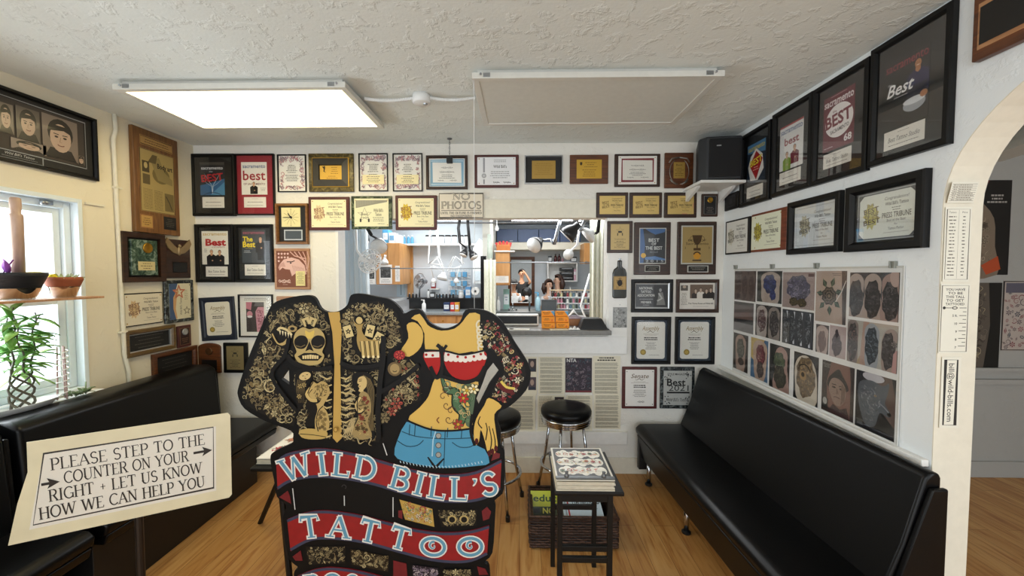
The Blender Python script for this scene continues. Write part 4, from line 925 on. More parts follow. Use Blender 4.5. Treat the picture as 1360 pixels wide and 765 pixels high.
a = sheet(.26*w, .36*h, '#e0d393', .0206, .001); a.greek(0, .14*h, .2*w, 9, .032*h, '#6a6032', 4); o = done(a, 'caption_plate', t); o.location = (.24*w, -.23*h, 0)
t, w, h = plaque(on_back(368, 393.5, 412, 440), 'award_plaque', 'tan wooden plaque mostly hidden behind the cutout sign', 'plaque', GB, TANWOOD); a = sheet(w*.8, h*.8, '#c9b078', .0192, .001); a.greek(0, .3*h, .6*w, 8, .07*h, '#6a5a32', 4); done(a, 'engraved_plate', t, ENGRAVE)
t, w, h = framed(on_back(266, 394.5, 312.5, 452, roll=3.0), 'framed_certificate', 'tilted certificate with gold seal in a navy folder, below the two magazine frames', 'certificate', GB, plain('navy_board', '#141d2e', .5), .035, .014)
a = Art(.0045); W2, H2, r = w*.92, h*.95, .018
a2 = sheet(w, h, '#1b2740', .002, .0015); done(a2, 'mat_board', t)
a.poly([(sx*(W2/2-r)+r*math.cos(R(q)), sy*(H2/2-r)+r*math.sin(R(q))) for sx, sy, q0 in ((1, 1, 0), (-1, 1, 90), (-1, -1, 180), (1, -1, 270)) for q in range(q0, q0+91, 30)], '#dcd6c4'); resolution(a, W2, H2, 'Assembly', '#8a7a2c', 11); a.build('certificate', t)
t, w, h = framed(on_back(316.6, 391, 362.5, 448), 'framed_photo', 'thin black framed pink tattoo photo on white mat', 'framed photo', GB, BLACKFRAME, .012, .016)
a = sheet(w, h, '#dedbd2', .003); a.greek(0, .43*h, .8*w, 2, .035*h, '#4c4640', 3, lo=.85); a.rect(-.03*w, -.03*h, .56*w, .74*h, '#3b3330'); a.poly([(-.02*w, .1*h), (.06*w, .22*h), (.25*w, .22*h), (.25*w, -.4*h), (.02*w, -.4*h)], '#c48c96'); a.poly([(-.31*w, .34*h), (-.12*w, .34*h), (-.16*w, .14*h), (-.31*w, .18*h)], '#c27a86'); a.ell(-.2*w, .04*h, .09*w, .08*h, '#c98a92'); a.ell(-.2*w, -.02*h, .08*w, .03*h, '#e2dcd8'); a.poly([(-.06*w, .24*h), (.24*w, .24*h), (.24*w, .34*h), (-.02*w, .34*h)], '#6d6a6a')
strew(a, [(.0, .1*h), (.08*w, .2*h), (.24*w, .2*h), (.24*w, -.38*h), (.05*w, -.38*h)], 22, .012, .02, ['#a5626e', '#8f5560'], '#6a3a44', 4, (0, 2, 4)); a.greek(.36*w, .2*h, .12*w, 8, .06*h, '#8d98a0', 3); done(a, 'photo', t); pane(t, w, h, .01)
M, w, h = on_back(264.5, 455.5, 293.3, 495); t = thing('arched_plaque', 'small arched wooden plaque with black plate in the corner over the bench', 'plaque', M=M, group=GB)
m = MB(); m.prism([(-w/2, -h/2), (w/2, -h/2), (w/2, .36*h)]+arc(0, .36*h, w/2, .14*h, 10, 170, 10)+[(-w/2, .36*h)], .001, .018); m.build('board', BROWNWOOD, t, bevel=.004)
plate(t, 0, -.24*h, .7*w, .36*h, .018, plain('black_plate', '#121111', .35)); m = MB(); m.lathe([(.03, 0), (.03, .004), (.022, .006), (.015, .004), (0, .006)], 20, Matrix.Translation((0, .22*h, .018))); m.build('medallion', plain('aged_bronze', '#5a3c22', .4, .6), t, smooth=True)
t, w, h = plaque(on_back(297.4, 455, 329.5, 495), 'gold_plaque', 'black plaque with dull gold plate beside the arched plaque', 'plaque', GB, BLACKFRAME)
a = sheet(w*.7, h*.78, '#8f8059', .0192, .0015); cert_star(a, w*.7, h*.78); done(a, 'engraved_plate', t, ENGRAVE)

# ---------------------------------------------------------------- left wall
M, w, h = on_left(-34, 103, 206, 128.5, 157.6, 240.3); t, w, h = framed((M, w, h), 'framed_portraits', 'large black framed photo collage of portraits above the window', 'framed photo', GL, BLACKFRAME, .02, .025)
a = sheet(w, h, '#121113', .003); a.box(.0, .03*h, .86*w, .8*h, .004, '#8d8f93'); a.rect(0, .03*h, .82*w, .76*h, '#3a322f'); done(a, 'mat_board', t)
def portrait(cx, cy, pw, ph, seed, bgc='#59504a'):
    a = sheet(pw, ph, bgc, .0065, .0005); s = ph
    a.poly([(-.45*pw, -.5*ph), (.45*pw, -.5*ph), (.3*pw, -.26*ph), (-.3*pw, -.26*ph)], '#26211f'); a.ell(0, .12*ph, .36*pw, .34*ph, '#1d1917'); a.ell(0, .0, .3*pw, .34*ph, '#b59c8a'); a.poly([(-.3*pw, .14*ph), (-.2*pw, .3*ph), (.2*pw, .3*ph), (.3*pw, .14*ph), (.1*pw, .2*ph)], '#1d1917')
    for sx in (-1, 1): a.ell(sx*.12*pw, .02*ph, .055*pw, .025*ph, '#2a211d', 10); a.line([(sx*.05*pw, .08*ph), (sx*.2*pw, .09*ph)], .02*ph, '#2a211d')
    a.line([(0, .02*ph), (-.03*pw, -.1*ph), (.03*pw, -.1*ph)], .012*ph, '#84695a'); a.line(arc(0, -.15*ph, .1*pw, .04*ph, 200, 340, 6), .022*ph, '#6d4238')
    o = done(a, 'portrait_photo', t, GLOSSINK); o.location = (cx, cy, 0)
portrait(.17*w, .03*h, .34*w, .68*h, 1, '#7a6d64'); portrait(-.12*w, .1*h, .2*w, .5*h, 2); portrait(-.3*w, .1*h, .12*w, .44*h, 3, '#6d625a'); portrait(-.12*w, -.24*h, .3*w, .16*h, 4, '#857870'); portrait(.37*w, -.25*h, .07*w, .16*h, 5)
a = sheet(.4*w, .14*h, '#8d8f93', .006, .001); a.rect(0, 0, .38*w, .11*h, '#131214'); a.text("Wild Bill's Tattoo", 0, .02*h, .04*h, '#b5b5b8', .24*w, shear=.3); a.greek(0, -.025*h, .3*w, 1, .02*h, '#8d8f93', 2); o = done(a, 'caption_plate', t); o.location = (-.2*w, -.43*h, 0)
t, w, h = plaque(on_left(177.5, 165.5, 307, 237.3, 189, 314, off=.028), 'newspaper_plaque', 'tall wooden plaque holding a yellowed newspaper page titled Body art', 'plaque', GL, wood('amber_board', '#5f3d1c', '#7d5428', (30, 3, 30)), .03)
a = sheet(.72*w, .09*h, '#a8834a', .0312, .001); a.box(0, 0, .7*w, .075*h, .003, '#3a2410'); a.greek(0, .01*h, .6*w, 2, .022*h, '#4a3214', 3, lo=.8); o = done(a, 'title_strip', t); o.location = (0, .39*h, 0)
a = sheet(.76*w, .6*h, '#a5905a', .0312, .001); W2, H2 = .76*w, .6*h; a.box(0, 0, W2*.98, H2*.985, .003, '#3a2410')
a.ell(.1*W2, .13*H2, .26*W2, .14*H2, '#6f6036'); a.poly([(-.2*W2, .34*H2), (.05*W2, .42*H2), (.2*W2, .2*H2), (.44*W2, .1*H2), (.44*W2, .0), (.0, .04*H2)], '#8a7a4c'); a.poly([(-.28*W2, .3*H2), (-.14*W2, .44*H2), (.0, .44*H2), (-.05*W2, .3*H2)], '#5d5030'); a.rect(-.34*W2, .22*H2, .2*W2, .18*H2, '#4a3f27'); a.ell(-.34*W2, .24*H2, .05*W2, .05*H2, '#b5a06a'); a.rect(-.33*W2, .02*H2, .2*W2, .16*H2, '#5d5030')
a.text('Body art', .22*W2, .28*H2, .08*H2, '#231a0c', .46*W2, bold=.03); a.greek(-.3*W2, -.14*H2, .26*W2, 14, .024*H2, '#5a4b28', 2, lo=.9); a.greek(.0, -.14*H2, .26*W2, 14, .024*H2, '#5a4b28', 3, lo=.9); a.rect(.32*W2, -.3*H2, .28*W2, .3*H2, '#6f6038'); a.line([(.22*W2, -.2*H2), (.32*W2, -.3*H2), (.4*W2, -.42*H2)], .03*W2, '#3f3520'); done(a, 'newspaper_page', t).location = (0, .01*h, 0)
a = sheet(.27*w, .13*h, '#b08a4c', .0312, .001); a.box(0, 0, .25*w, .12*h, .004, '#7a3b2a'); a.greek(0, .03*h, .18*w, 4, .02*h, '#5a3f18', 3); o = done(a, 'small_card', t); o.location = (-.27*w, -.39*h, 0)
a = sheet(.29*w, .13*h, '#131211', .0312, .001); a.greek(0, .04*h, .2*w, 5, .018*h, '#5d5850', 3); o = done(a, 'black_plate', t); o.location = (.25*w, -.38*h, 0)
M, w, h = on_left(162, 306.8, 374.8, 218.6, 312.4, 374.5, off=.03); t = thing('marble_plaque', 'dark framed plaque with green marble slab and gold medal below the newspaper plaque', 'plaque', M=M, group=GL)
m = MB(); m.ring(w, h, [(0, .001), (0, .04), (.035, .034), (.035, .001)]); m.build('frame', WALNUT, t); plate(t, 0, 0, w-.068, h-.068, .002, plain('dark_felt', '#15100d', .8), .012, 'backing')
m = MB(); m.box((.0, .0, .024), (.62*w, .72*h, .02)); m.build('marble_slab', EMERALD, t, bevel=.004)
m = MB(); m.lathe([(.036, 0), (.036, .006), (.03, .009), (.024, .005), (0, .006)], 24, Matrix.Translation((.02, .2*h, .034))); m.build('medal', BRASS, t, smooth=True)
a = sheet(.4*w, .18*h, '#c9b988', .0343, .001); a.greek(0, .05*h, .3*w, 3, .05*h, '#5a4b2c', 4); o = done(a, 'caption_plate', t); o.location = (.01, -.17*h, 0)
t, w, h = plaque(on_left(218.8, 317, 370, 252, 319.6, 369), 'eagle_plaque', 'dark brown plaque with spread-winged bronze eagle and black plate', 'plaque', GL, WALNUT)
m = MB(); bz = plain('dark_bronze', '#94805f', .4, .5)
for s in (-1, 1): m.prism([(0, .0), (s*.04, .03), (s*.10, .085), (s*.115, .05), (s*.095, .01), (s*.05, -.025), (s*.01, -.035)], .018, .026, Matrix.Translation((0, .24*h, 0)))
m.ball((0, .2*h, .026), (.014, .035, .012)); m.ball((.0, .2*h+.04, .03), (.011, .013, .011)); m.build('eagle', bz, t)
plate(t, .05*w, -.22*h, .6*w, .28*h, .018, SILVER, .001, 'plate_rim'); plate(t, .05*w, -.22*h, .54*w, .24*h, .0191, plain('black_plate2', '#100f0e', .35), .001)
t, w, h = plaque(on_left(164, 390, 435, 216.4, 387.8, 428.6), 'framed_certificate', 'white award with brown logo on black backing, beside the pipe', 'certificate', GL, BLACKFRAME, .012)
a = sheet(w*.94, h*.93, '#d8cfb9', .0132, .001); cert_press(a, w*.92, h*.9, splash='#c9ad84', ink='#5a2f26'); done(a, 'certificate', t); pins(t, w*.86, h*.8, .0144)
t, w, h = plaque(on_left(218, 372.5, 430.3, 256.5, 371.6, 425.7), 'marble_plaque', 'marble plaque with sideways blue and gold shooting star print', 'plaque', GL, GREYMARBLE)
a = sheet(w*.74, h*.84, '#d5ceb2', .0192, .001); W2, H2 = w*.74, h*.84; a.poly([(-W2/2, -H2/2), (-.2*W2, -H2/2), (-.3*W2, -.1*H2), (-.2*W2, .3*H2), (-.1*W2, H2/2), (-W2/2, H2/2)], '#3a5277'); a.line([(-.18*W2, -.48*H2), (-.27*W2, -.2*H2), (-.24*W2, .1*H2), (-.1*W2, .3*H2)], [.012, .02, .03, .02], '#c49a6a'); star(a, -.05*W2, .26*H2, .05, '#b3674a', .012)
a.text("Wild Bill's Tattoo", .02*W2, -.14*H2, .1*W2, '#3a2d22', .5*H2, rot=R(90)); a.greek(.28*W2, .3*H2, .2*W2, 6, .05*H2, '#8d8266', 3); star(a, .3*W2, -.28*H2, .03, '#4c4030', .005); done(a, 'certificate', t); pins(t, w*.68, h*.76, .0205, BLACKPLASTIC)
t, w, h = framed(on_left(165, 438.8, 476, 231.4, 432, 463), 'nameplate_frame', 'wide gold-brown framed black nameplate above the bench, beside the small medal plaque', 'plaque', GL, wood('antique_gold_wood', '#4a3618', '#6f5526'), .03, .028, lip=SILVER)
a = sheet(w, h, '#131212', .003); 
for i in range(4): a.greek(0, (.3-.2*i)*h, .7*w, 1, .11*h, '#5a564e', i, lo=.7)
done(a, 'plate', t)
t, w, h = plaque(on_left(235.3, 433.2, 462.6, 253, 431, 459), 'medal_plaque', 'tiny mahogany plaque with round silver medal on the left wall', 'plaque', GL, MAHOG)
a = sheet(w*.76, h*.8, '#2d1513', .0192, .001); a.box(0, 0, w*.72, h*.76, .003, '#8d6a4a'); a.greek(0, -.1*h, .5*w, 3, .08*h, '#8d6a4a', 2); done(a, 'plate', t); m = MB(); m.lathe([(.026, 0), (.026, .005), (.019, .007), (.014, .004), (0, .006)], 20, Matrix.Translation((0, .2*h, .02))); m.build('medal', SILVER, t, smooth=True)
t, w, h = framed(on_left(202.8, 473, 512, 261, 456.5, 488), 'nameplate_frame', 'orange-brown framed black nameplate partly behind the bench back', 'plaque', GL, BROWNWOOD, .035, .026)
a = sheet(w, h, '#121111', .003)
for i in range(4): a.greek(0, (.3-.2*i)*h, .7*w, 1, .1*h, '#4f4b45', i, lo=.7)
done(a, 'plate', t)

# ---------------------------------------------------------------- right wall
magazine(on_right(984.3, 181.5, 275.7, 1024.3, 160.8, 264.7), 'black framed magazine with red diamond on cover, nearest the loudspeaker', GR, '#141414', '#23303f', cover_diamond, (.2, .18, .8, .72), (.2, .75, .74, .9), 3, None, fw=.03)
magazine(on_right(1026.7, 151.8, 262, 1079.6, 124.7, 248), 'black framed white magazine cover with woman and man in green and maroon', GR, '#131313', '#e4e4e2', cover_two_casual, (.17, .2, .76, .715), (.18, .735, .72, .88), 3, None, fw=.03)
magazine(on_right(1080.4, 119.6, 247, 1155, 78.4, 226), 'black framed maroon magazine cover with white circle reading BEST', GR, '#131313', '#6a1a2e', cover_circle, (.18, .15, .74, .69), (.2, .715, .71, .86), 3, 'Best Tattoo Studio', fw=.03)
magazine(on_right(1157, 67.5, 221.6, 1266.7, 3, 190), 'largest black framed magazine with man holding a silver bowl on cover', GR, '#131313', '#101012', cover_bowl, (.17, .19, .73, .735), (.19, .75, .70, .90), 3, 'Best Tattoo Studio', fw=.03)
t, w, h = plaque(on_right(963.3, 259.3, 280.7, 981, 253.6, 275.8), 'small_plaque', 'tiny plain black plaque on right wall in the corner under the speaker shelf', 'plaque', GR, BLACKFRAME)
a = sheet(w*.7, h*.7, '#141416', .0192, .001); a.box(0, 0, w*.6, h*.6, .003, '#34343a'); a.ell(.0, 0, .02, .025, '#26262b'); done(a, 'plate', t)
t, w, h = plaque(on_right(964.3, 294.8, 338, 996.5, 287, 336.5), 'framed_certificate', 'black edged award nearest the corner in the lower row of right wall', 'certificate', GR, BLACKFRAME)
a = sheet(w*.86, h*.9, '#d9d8d2', .0192, .001); cert_press(a, w*.84, h*.86, splash='#c9c4b4', ink='#35302d'); done(a, 'certificate', t)
t, w, h = plaque(on_right(998.8, 284.7, 334.8, 1046, 275, 331.8), 'framed_certificate', 'award with olive splash logo on red-brown wooden board', 'certificate', GR, wood('cherry_board', '#5f2a17', '#84432a'))
a = sheet(w*.84, h*.88, '#dde0c9', .0192, .001); cert_press(a, w*.82, h*.84, splash='#b9b04a', ink='#4a2d25'); done(a, 'certificate', t).location = (-.06*w, 0, 0); pins(t, w*.72, h*.78, .0205)
t, w, h = framed(on_right(1048, 270, 338.4, 1118, 253, 334), 'framed_certificate', 'medium black framed pale blue award between wooden board and widest award', 'certificate', GR, BLACKFRAME, .035, .03)
a = sheet(w, h, '#d7dee2', .003); a.box(0, 0, .9*w, .88*h, .004, '#b9c0c4'); cert_press(a, w*.88, h*.86, splash='#b9b49a', ink='#2f2c2c'); done(a, 'certificate', t); pane(t, w, h, .015)
t, w, h = framed(on_right(1126, 250.6, 335, 1233, 223.5, 328.7), 'framed_certificate', 'widest black framed award on right wall with olive splash logo and clipped corners', 'certificate', GR, BLACKFRAME, .045, .034)
a = sheet(w, h, '#2b2c2c', .003); a.box(0, 0, .96*w, .95*h, .005, '#9a9c9a'); done(a, 'mat_board', t)
a = Art(.0045); W2, H2, k = w*.9, h*.88, .022; a.poly([(-W2/2+k, -H2/2), (W2/2-k, -H2/2), (W2/2, -H2/2+k), (W2/2, H2/2-k), (W2/2-k, H2/2), (-W2/2+k, H2/2), (-W2/2, H2/2-k), (-W2/2, -H2/2+k)], '#dde0d6'); cert_press(a, W2, H2, splash='#bdb66a', ink='#4a3430'); a.text('2014', -.29*W2, .27*H2, .07*H2, '#4a3430', .14*W2, rot=.12); a.build('certificate', t); pane(t, w, h, .016)
t, w, h = plaque(on_right(1300, -62, 82, 1420, -138, 28), 'award_plaque', 'large walnut plaque cut by the top of the frame, above the arch', 'plaque', GR, BROWNWOOD, .03)
plate(t, .02*w, -.2*h, .88*w, .42*h, .031, TANWOOD, .002, 'plate_rim'); plate(t, .02*w, -.2*h, .82*w, .34*h, .0331, plain('black_plate3', '#131110', .35), .002); m = MB(); m.lathe([(.04, 0), (.04, .006), (.03, .009), (0, .008)], 24, Matrix.Translation((0, .15*h, .031))); m.build('medal', BRASS, t, smooth=True)

# ================================================================ painted cutout sign in the middle of the room
YS = 1.65
def crom(pts, n=4, closed=True):
    k = len(pts); out = []
    for i in range(k if closed else k-1):
        p0, p1, p2, p3 = [Vector(pts[j % k] if closed else pts[min(max(j, 0), k-1)]) for j in (i-1, i, i+1, i+2)]
        for s in range(n):
            t = s/n; q = .5*((2*p1)+(p2-p0)*t+(2*p0-5*p1+4*p2-p3)*t*t+(3*p1-p0-3*p2+p3)*t**3); out.append((q.x, q.y))
    if not closed: out.append(tuple(pts[-1]))
    return out
def sg(px, py): v = at_y(px, py, YS-.02); return (v.x, v.z)
z2 = lambda P: [sg(310+x/3.56, 385+y/3.56) for x, y in P]
z3 = lambda P: [sg(500+x/3.477, 400+y/3.477) for x, y in P]
z4 = lambda P: [sg(340+x/3.778, 580+y/3.778) for x, y in P]
PXM = YS/F                                            # metres per photo pixel on the board
SIGN = thing('cutout_sign', 'life-size painted plywood cutout of two tattooed torsos above red name banners', 'sign', M=wallM((0, YS, 0), (1, 0, 0), (0, -1, 0)))
out_px = [(407, 392), (418, 396), (425, 409), (436, 414.5), (450, 413), (461, 405), (466, 392), (479, 390), (500, 394), (518, 398), (531, 409), (536, 416.5), (546, 412), (556, 410.5), (562, 415), (569, 427), (586, 436), (599, 434.5), (611, 427), (618, 412), (635, 410.5), (650, 414.5), (664, 424), (676, 441), (684, 455), (694, 470), (702, 484), (705, 497), (699, 518), (678, 539), (663, 547), (661, 560), (665, 573), (665, 592), (670, 601), (669.5, 649), (661, 661), (656, 666), (658, 673), (657, 694), (654, 734), (643, 747), (650, 755), (650, 800), (640, 815), (630, 822), (632, 872), (425, 872), (424, 826), (412, 815), (398, 800), (390, 763), (396, 754), (389, 748), (382, 736), (376, 692), (377, 683), (380, 671), (368, 660), (364, 638), (359, 610), (364, 600), (387, 589), (389, 582), (386, 572), (352, 559), (325, 543), (316, 526), (317, 513), (327, 483), (338, 455), (355, 416), (363, 403), (380, 396)]
hole1 = [(373, 503), (383.6, 488), (384.4, 511)]
hole2 = [(655, 482), (662.5, 492), (649.6, 509), (635, 538), (632, 531), (641, 509), (647, 492)]
m = MB(); m.prism(crom([sg(*p) for p in out_px], 3), 0, .02, holes=[[sg(*p) for p in hole1], [sg(*p) for p in hole2]])
m.build('board', plain('black_sign_paint', '#050505', .55, var=.2, spec=.22), SIGN)
BEI, SKIN, DK = '#c39d52', '#d6b05a', '#120e09'
PAL = ['#988760', '#c0b083', '#74664a', '#a8976d', '#857552']
a = Art(.0202)
# man: tattooed arms, chest and belly
armL = z2([(175, 100), (255, 68), (310, 115), (268, 225), (250, 300), (185, 405), (240, 480), (300, 570), (285, 645), (180, 610), (60, 545), (36, 495), (75, 380), (120, 260)])
chestL = z2([(265, 62), (370, 52), (430, 105), (462, 200), (470, 345), (400, 372), (300, 358), (262, 305), (275, 220), (312, 120)])
bellyL = z2([(285, 388), (380, 378), (468, 374), (472, 705), (400, 708), (312, 682), (302, 600), (316, 560), (288, 470)])
stern = z2([(448, 106), (502, 104), (512, 200), (505, 350), (513, 700), (490, 722), (470, 700), (478, 350), (468, 200)])
chestR = z2([(508, 130), (556, 62), (690, 52), (770, 105), (803, 200), (800, 240), (740, 300), (700, 345), (560, 352), (520, 330), (510, 200)])
bellyR = z2([(515, 372), (600, 388), (690, 370), (700, 400), (690, 720), (520, 716), (512, 600)])
armW = z2([(740, 325), (800, 280), (830, 330), (880, 345), (888, 520), (800, 560), (720, 632), (695, 642), (690, 560), (720, 500), (805, 420), (775, 345)])
for q in (armL, chestL, bellyL, chestR, bellyR, armW): a.poly(q, DK)
a.poly(stern, BEI)
sk = z2([(365, 260)])[0]; hd = z2([(640, 250)])[0]; wm = z2([(400, 560)])[0]; wr = z2([(625, 520)])[0]; tg = z2([(225, 225)])[0]
FIELDS = ((armL, [(*tg, .04)], PAL), (chestL, [(*sk, .085)], PAL), (bellyL, [(*wm, .05), (wm[0], wm[1]-.08, .05), (wm[0]-.02, wm[1]+.08, .045)], PAL), (chestR, [(*hd, .065)], PAL), (bellyR, [(wr[0], wr[1]+.04, .05), (wr[0], wr[1]-.03, .05)], PAL), (armW, [], PAL+['#a5473a']))
for i, (q, kp, pl) in enumerate(FIELDS):
    strew(a, q, 44, .030, .056, ['#5d4d30', '#75623e', '#4d3f28'], DK, i+20, (1, 2, 4, 1), keep=kp)
    strew(a, q, 100, .018, .034, pl, DK, i+1, (0, 1, 2, 2, 4, 4), keep=kp)
    strew(a, q, 150, .007, .014, pl, DK, i+9, (0, 2, 4, 3, 5), keep=kp)
# ribs of light either side of the breastbone
for y in range(400, 680, 34):
    for s, x0 in ((-1, 470), (1, 512)): a.line(z2([(x0, y), (x0+s*28, y+8), (x0+s*52, y-8)]), [.006, .012, .003], DK); a.line(z2([(x0, y+12), (x0+s*24, y+20), (x0+s*46, y+6)]), [.004, .007, .002], '#c9b27a')
# skull
a.poly(crom(z2([(300, 200), (335, 175), (365, 185), (400, 178), (432, 205), (440, 250), (425, 290), (435, 310), (415, 345), (365, 355), (318, 345), (295, 310), (305, 290), (290, 245)]), 3), '#b79f66')
a.poly(crom(z2([(345, 190), (365, 200), (388, 190), (380, 225), (352, 225)]), 3), '#d8b95e')
for cx in (325, 405): a.poly(crom(z2([(cx-32, 240), (cx-10, 215), (cx+22, 218), (cx+34, 245), (cx+15, 275), (cx-20, 272)]), 3), DK); a.line(z2([(cx-24, 262), (cx, 268), (cx+20, 258)]), .004, '#6d5c38')
a.poly(z2([(365, 240), (385, 288), (366, 280), (346, 288)]), DK); a.poly(z2([(310, 312), (340, 296), (395, 296), (425, 312), (405, 332), (330, 332)]), DK)
for i in range(7): a.poly(z2([(332+i*11, 304+abs(i-3)*1.5), (342+i*11, 304+abs(i-3)*1.5), (341+i*11, 324), (333+i*11, 324)]), '#dcc48c', up=(i == 0))
for s in (-1, 1): a.line(z2([(365+s*18, 172), (365+s*30, 140), (365+s*8, 132), (365+s*2, 160)]), [.008, .012, .01, .006], '#c9b27a')
# snarling cat head on the shoulder
a.line(crom(z2([(215, 190), (230, 178), (262, 190), (282, 212)]), 3, False), .010, '#d0bb86')
for i in range(5): p = (222+i*13, 188+i*4); a.poly(z2([p, (p[0]+9, p[1]+2), (p[0]+6, p[1]+24)]), '#e2d4a8', up=(i == 0))
a.line(crom(z2([(190, 205), (215, 250), (245, 252), (268, 225)]), 3, False), [.006]*5+[.012]*4+[.006], '#b79c63'); a.ell(*z2([(285, 182)])[0], .02, .014, '#a98f5c'); a.ell(*z2([(285, 182)])[0], .010, .007, DK)
# hand with playing cards
for k, (x, y, r) in enumerate(((548, 195, .3), (650, 192, -.25), (688, 228, -.5))):
    c = z2([(x, y)])[0]; a.rect(*c, .04, .056, DK, rot=r); a.rect(*c, .034, .05, '#d3bd84', rot=r); star(a, c[0], c[1], .01, '#2a2115', .004)
a.poly(crom(z2([(575, 150), (600, 130), (620, 150), (612, 190), (640, 230), (690, 240), (690, 300), (640, 318), (605, 290), (588, 240), (590, 190)]), 3), '#a98c50')
for i in range(4): x = 612+i*23; a.line(crom(z2([(x, 240), (x+4, 275), (x+8, 318)]), 3, False), .018, DK); a.line(crom(z2([(x, 240), (x+4, 275), (x+8, 318)]), 3, False), .012, '#cdb171'); a.ell(*z2([(x+8, 314)])[0], .005, .006, '#ead9a6')
a.ell(*z2([(600, 140)])[0], .022, .02, DK); a.ell(*z2([(600, 143)])[0], .014, .015, '#d0b577')
# reclining woman with flowers
W1, W2, W3 = '#b99d62', '#8d7547', '#4c3d22'
a.poly(crom(z2([(300, 398), (322, 372), (368, 374), (384, 402), (372, 430), (352, 470), (338, 540), (312, 560), (300, 480)]), 3), '#0d0a07')
for k in range(6): a.line(crom(z2([(312+k*7, 420), (306+k*7, 470), (316+k*5, 530)]), 3, False), [.003]*4+[.001]*3, '#6b5a38', up=(k == 0))
for c in ((322, 452), (340, 446), (318, 500)): motif(a, 1, *z2([c])[0], .013, '#a9925c', DK, random.Random(c[0]))
a.poly(crom(z2([(382, 430), (402, 440), (424, 428), (450, 440), (462, 480), (446, 516), (432, 545), (452, 580), (460, 640), (436, 672), (398, 664), (392, 610), (404, 560), (388, 520), (366, 516), (356, 486), (368, 456)]), 3), W1)
a.line(crom(z2([(372, 460), (352, 490), (372, 520), (402, 522), (412, 506)]), 3, False), .020, DK); a.line(crom(z2([(372, 460), (353, 490), (374, 517), (402, 519)]), 3, False), .013, '#c9ac6c')
a.poly(crom(z2([(318, 662), (360, 650), (410, 656), (450, 668), (440, 696), (380, 702), (330, 692)]), 3), '#bb9d5a'); a.line(crom(z2([(322, 676), (380, 680), (444, 690)]), 3, False), .003, DK)
a.line(crom(z2([(430, 545), (408, 570), (398, 620), (408, 664)]), 3, False), .004, DK); a.line(crom(z2([(420, 440), (428, 470), (414, 500)]), 3, False), .003, DK); a.line(crom(z2([(384, 432), (370, 456), (358, 486)]), 3, False), .004, DK)
strew(a, z2([(406, 560), (436, 552), (456, 600), (452, 650), (430, 668), (402, 660), (396, 610)]), 26, .008, .015, [W2, '#a58a50', '#75603a'], W3, 31, (1, 1, 2)); strew(a, z2([(385, 440), (420, 436), (455, 450), (448, 505), (410, 520), (380, 490)]), 22, .005, .009, [W2, '#75603a'], W3, 32, (1, 2, 0))
f = z2([(346, 404)])[0]; a.ell(*f, .030, .020, DK, rot=.35); a.ell(*f, .026, .017, '#cdb279', rot=.35)
for dx in (-.008, .009): a.line([(f[0]+dx-.004, f[1]+.003+dx*.3), (f[0]+dx+.004, f[1]+.004+dx*.3)], .0028, DK)
a.line([(f[0]+.001, f[1]), (f[0]-.001, f[1]-.006)], .0016, '#7d6438'); a.ell(f[0]+.002, f[1]-.010, .004, .002, '#6a2c22', 8)
# woman in profile with long black hair and flowered robe
a.poly(crom(z2([(566, 404), (600, 384), (648, 390), (668, 430), (676, 520), (664, 600), (676, 690), (640, 704), (650, 600), (640, 520), (610, 480), (576, 470)]), 3), '#0b0906')
for k in range(7): a.line(crom(z2([(620+k*5, 398+k*3), (640+k*5, 470), (636+k*5, 560), (644+k*4, 660)]), 3, False), .0022, '#75633f', up=(k == 0))
a.poly(crom(z2([(598, 412), (622, 404), (636, 424), (634, 452), (620, 470), (622, 484), (598, 474), (602, 462), (596, 452), (600, 442), (592, 436)]), 3), '#cbb075'); a.line(z2([(599, 428), (612, 426)]), .003, DK); a.line(z2([(600, 452), (608, 451)]), .0026, '#6a2c22'); a.line(z2([(598, 421), (614, 417)]), .002, DK)
a.poly(crom(z2([(604, 484), (630, 478), (652, 510), (656, 570), (640, 620), (660, 690), (590, 700), (560, 660), (592, 600), (588, 540)]), 3), '#9c8556'); strew(a, z2([(606, 490), (630, 486), (650, 516), (652, 570), (634, 622), (652, 684), (594, 692), (570, 660), (596, 600), (592, 540)]), 50, .007, .014, ['#c2a86c', '#75603a', '#5a4728', '#8f3a2e'], '#33270f', 33, (1, 2, 1, 5))
a.line(crom(z2([(608, 500), (584, 540), (600, 575), (622, 560)]), 3, False), .016, DK); a.line(crom(z2([(608, 502), (586, 540), (600, 571), (620, 559)]), 3, False), .010, '#cbb075'); a.line(crom(z2([(600, 484), (590, 540), (594, 600), (562, 660)]), 3, False), .004, DK)
for i in range(6): a.line(z2([(530+i*3, 470+i*22), (556, 460+i*24), (582, 475+i*20)]), [.003, .008, .003], '#b9a373', up=(i == 0))
for i in range(5): a.line(z2([(520+i*10, 690), (540+i*8, 660-i*4), (566+i*4, 600)]), [.002, .006, .002], '#b9a373', up=(i == 0))
for c in ((552, 690), (600, 708), (650, 706), (540, 640)): motif(a, 4, *z2([c])[0], .024, '#a8976d', DK, random.Random(c[0]))
a.ell(*z2([(490, 655)])[0], .010, .012, '#8d6a2c'); a.ell(*z2([(490, 655)])[0], .006, .008, BEI)
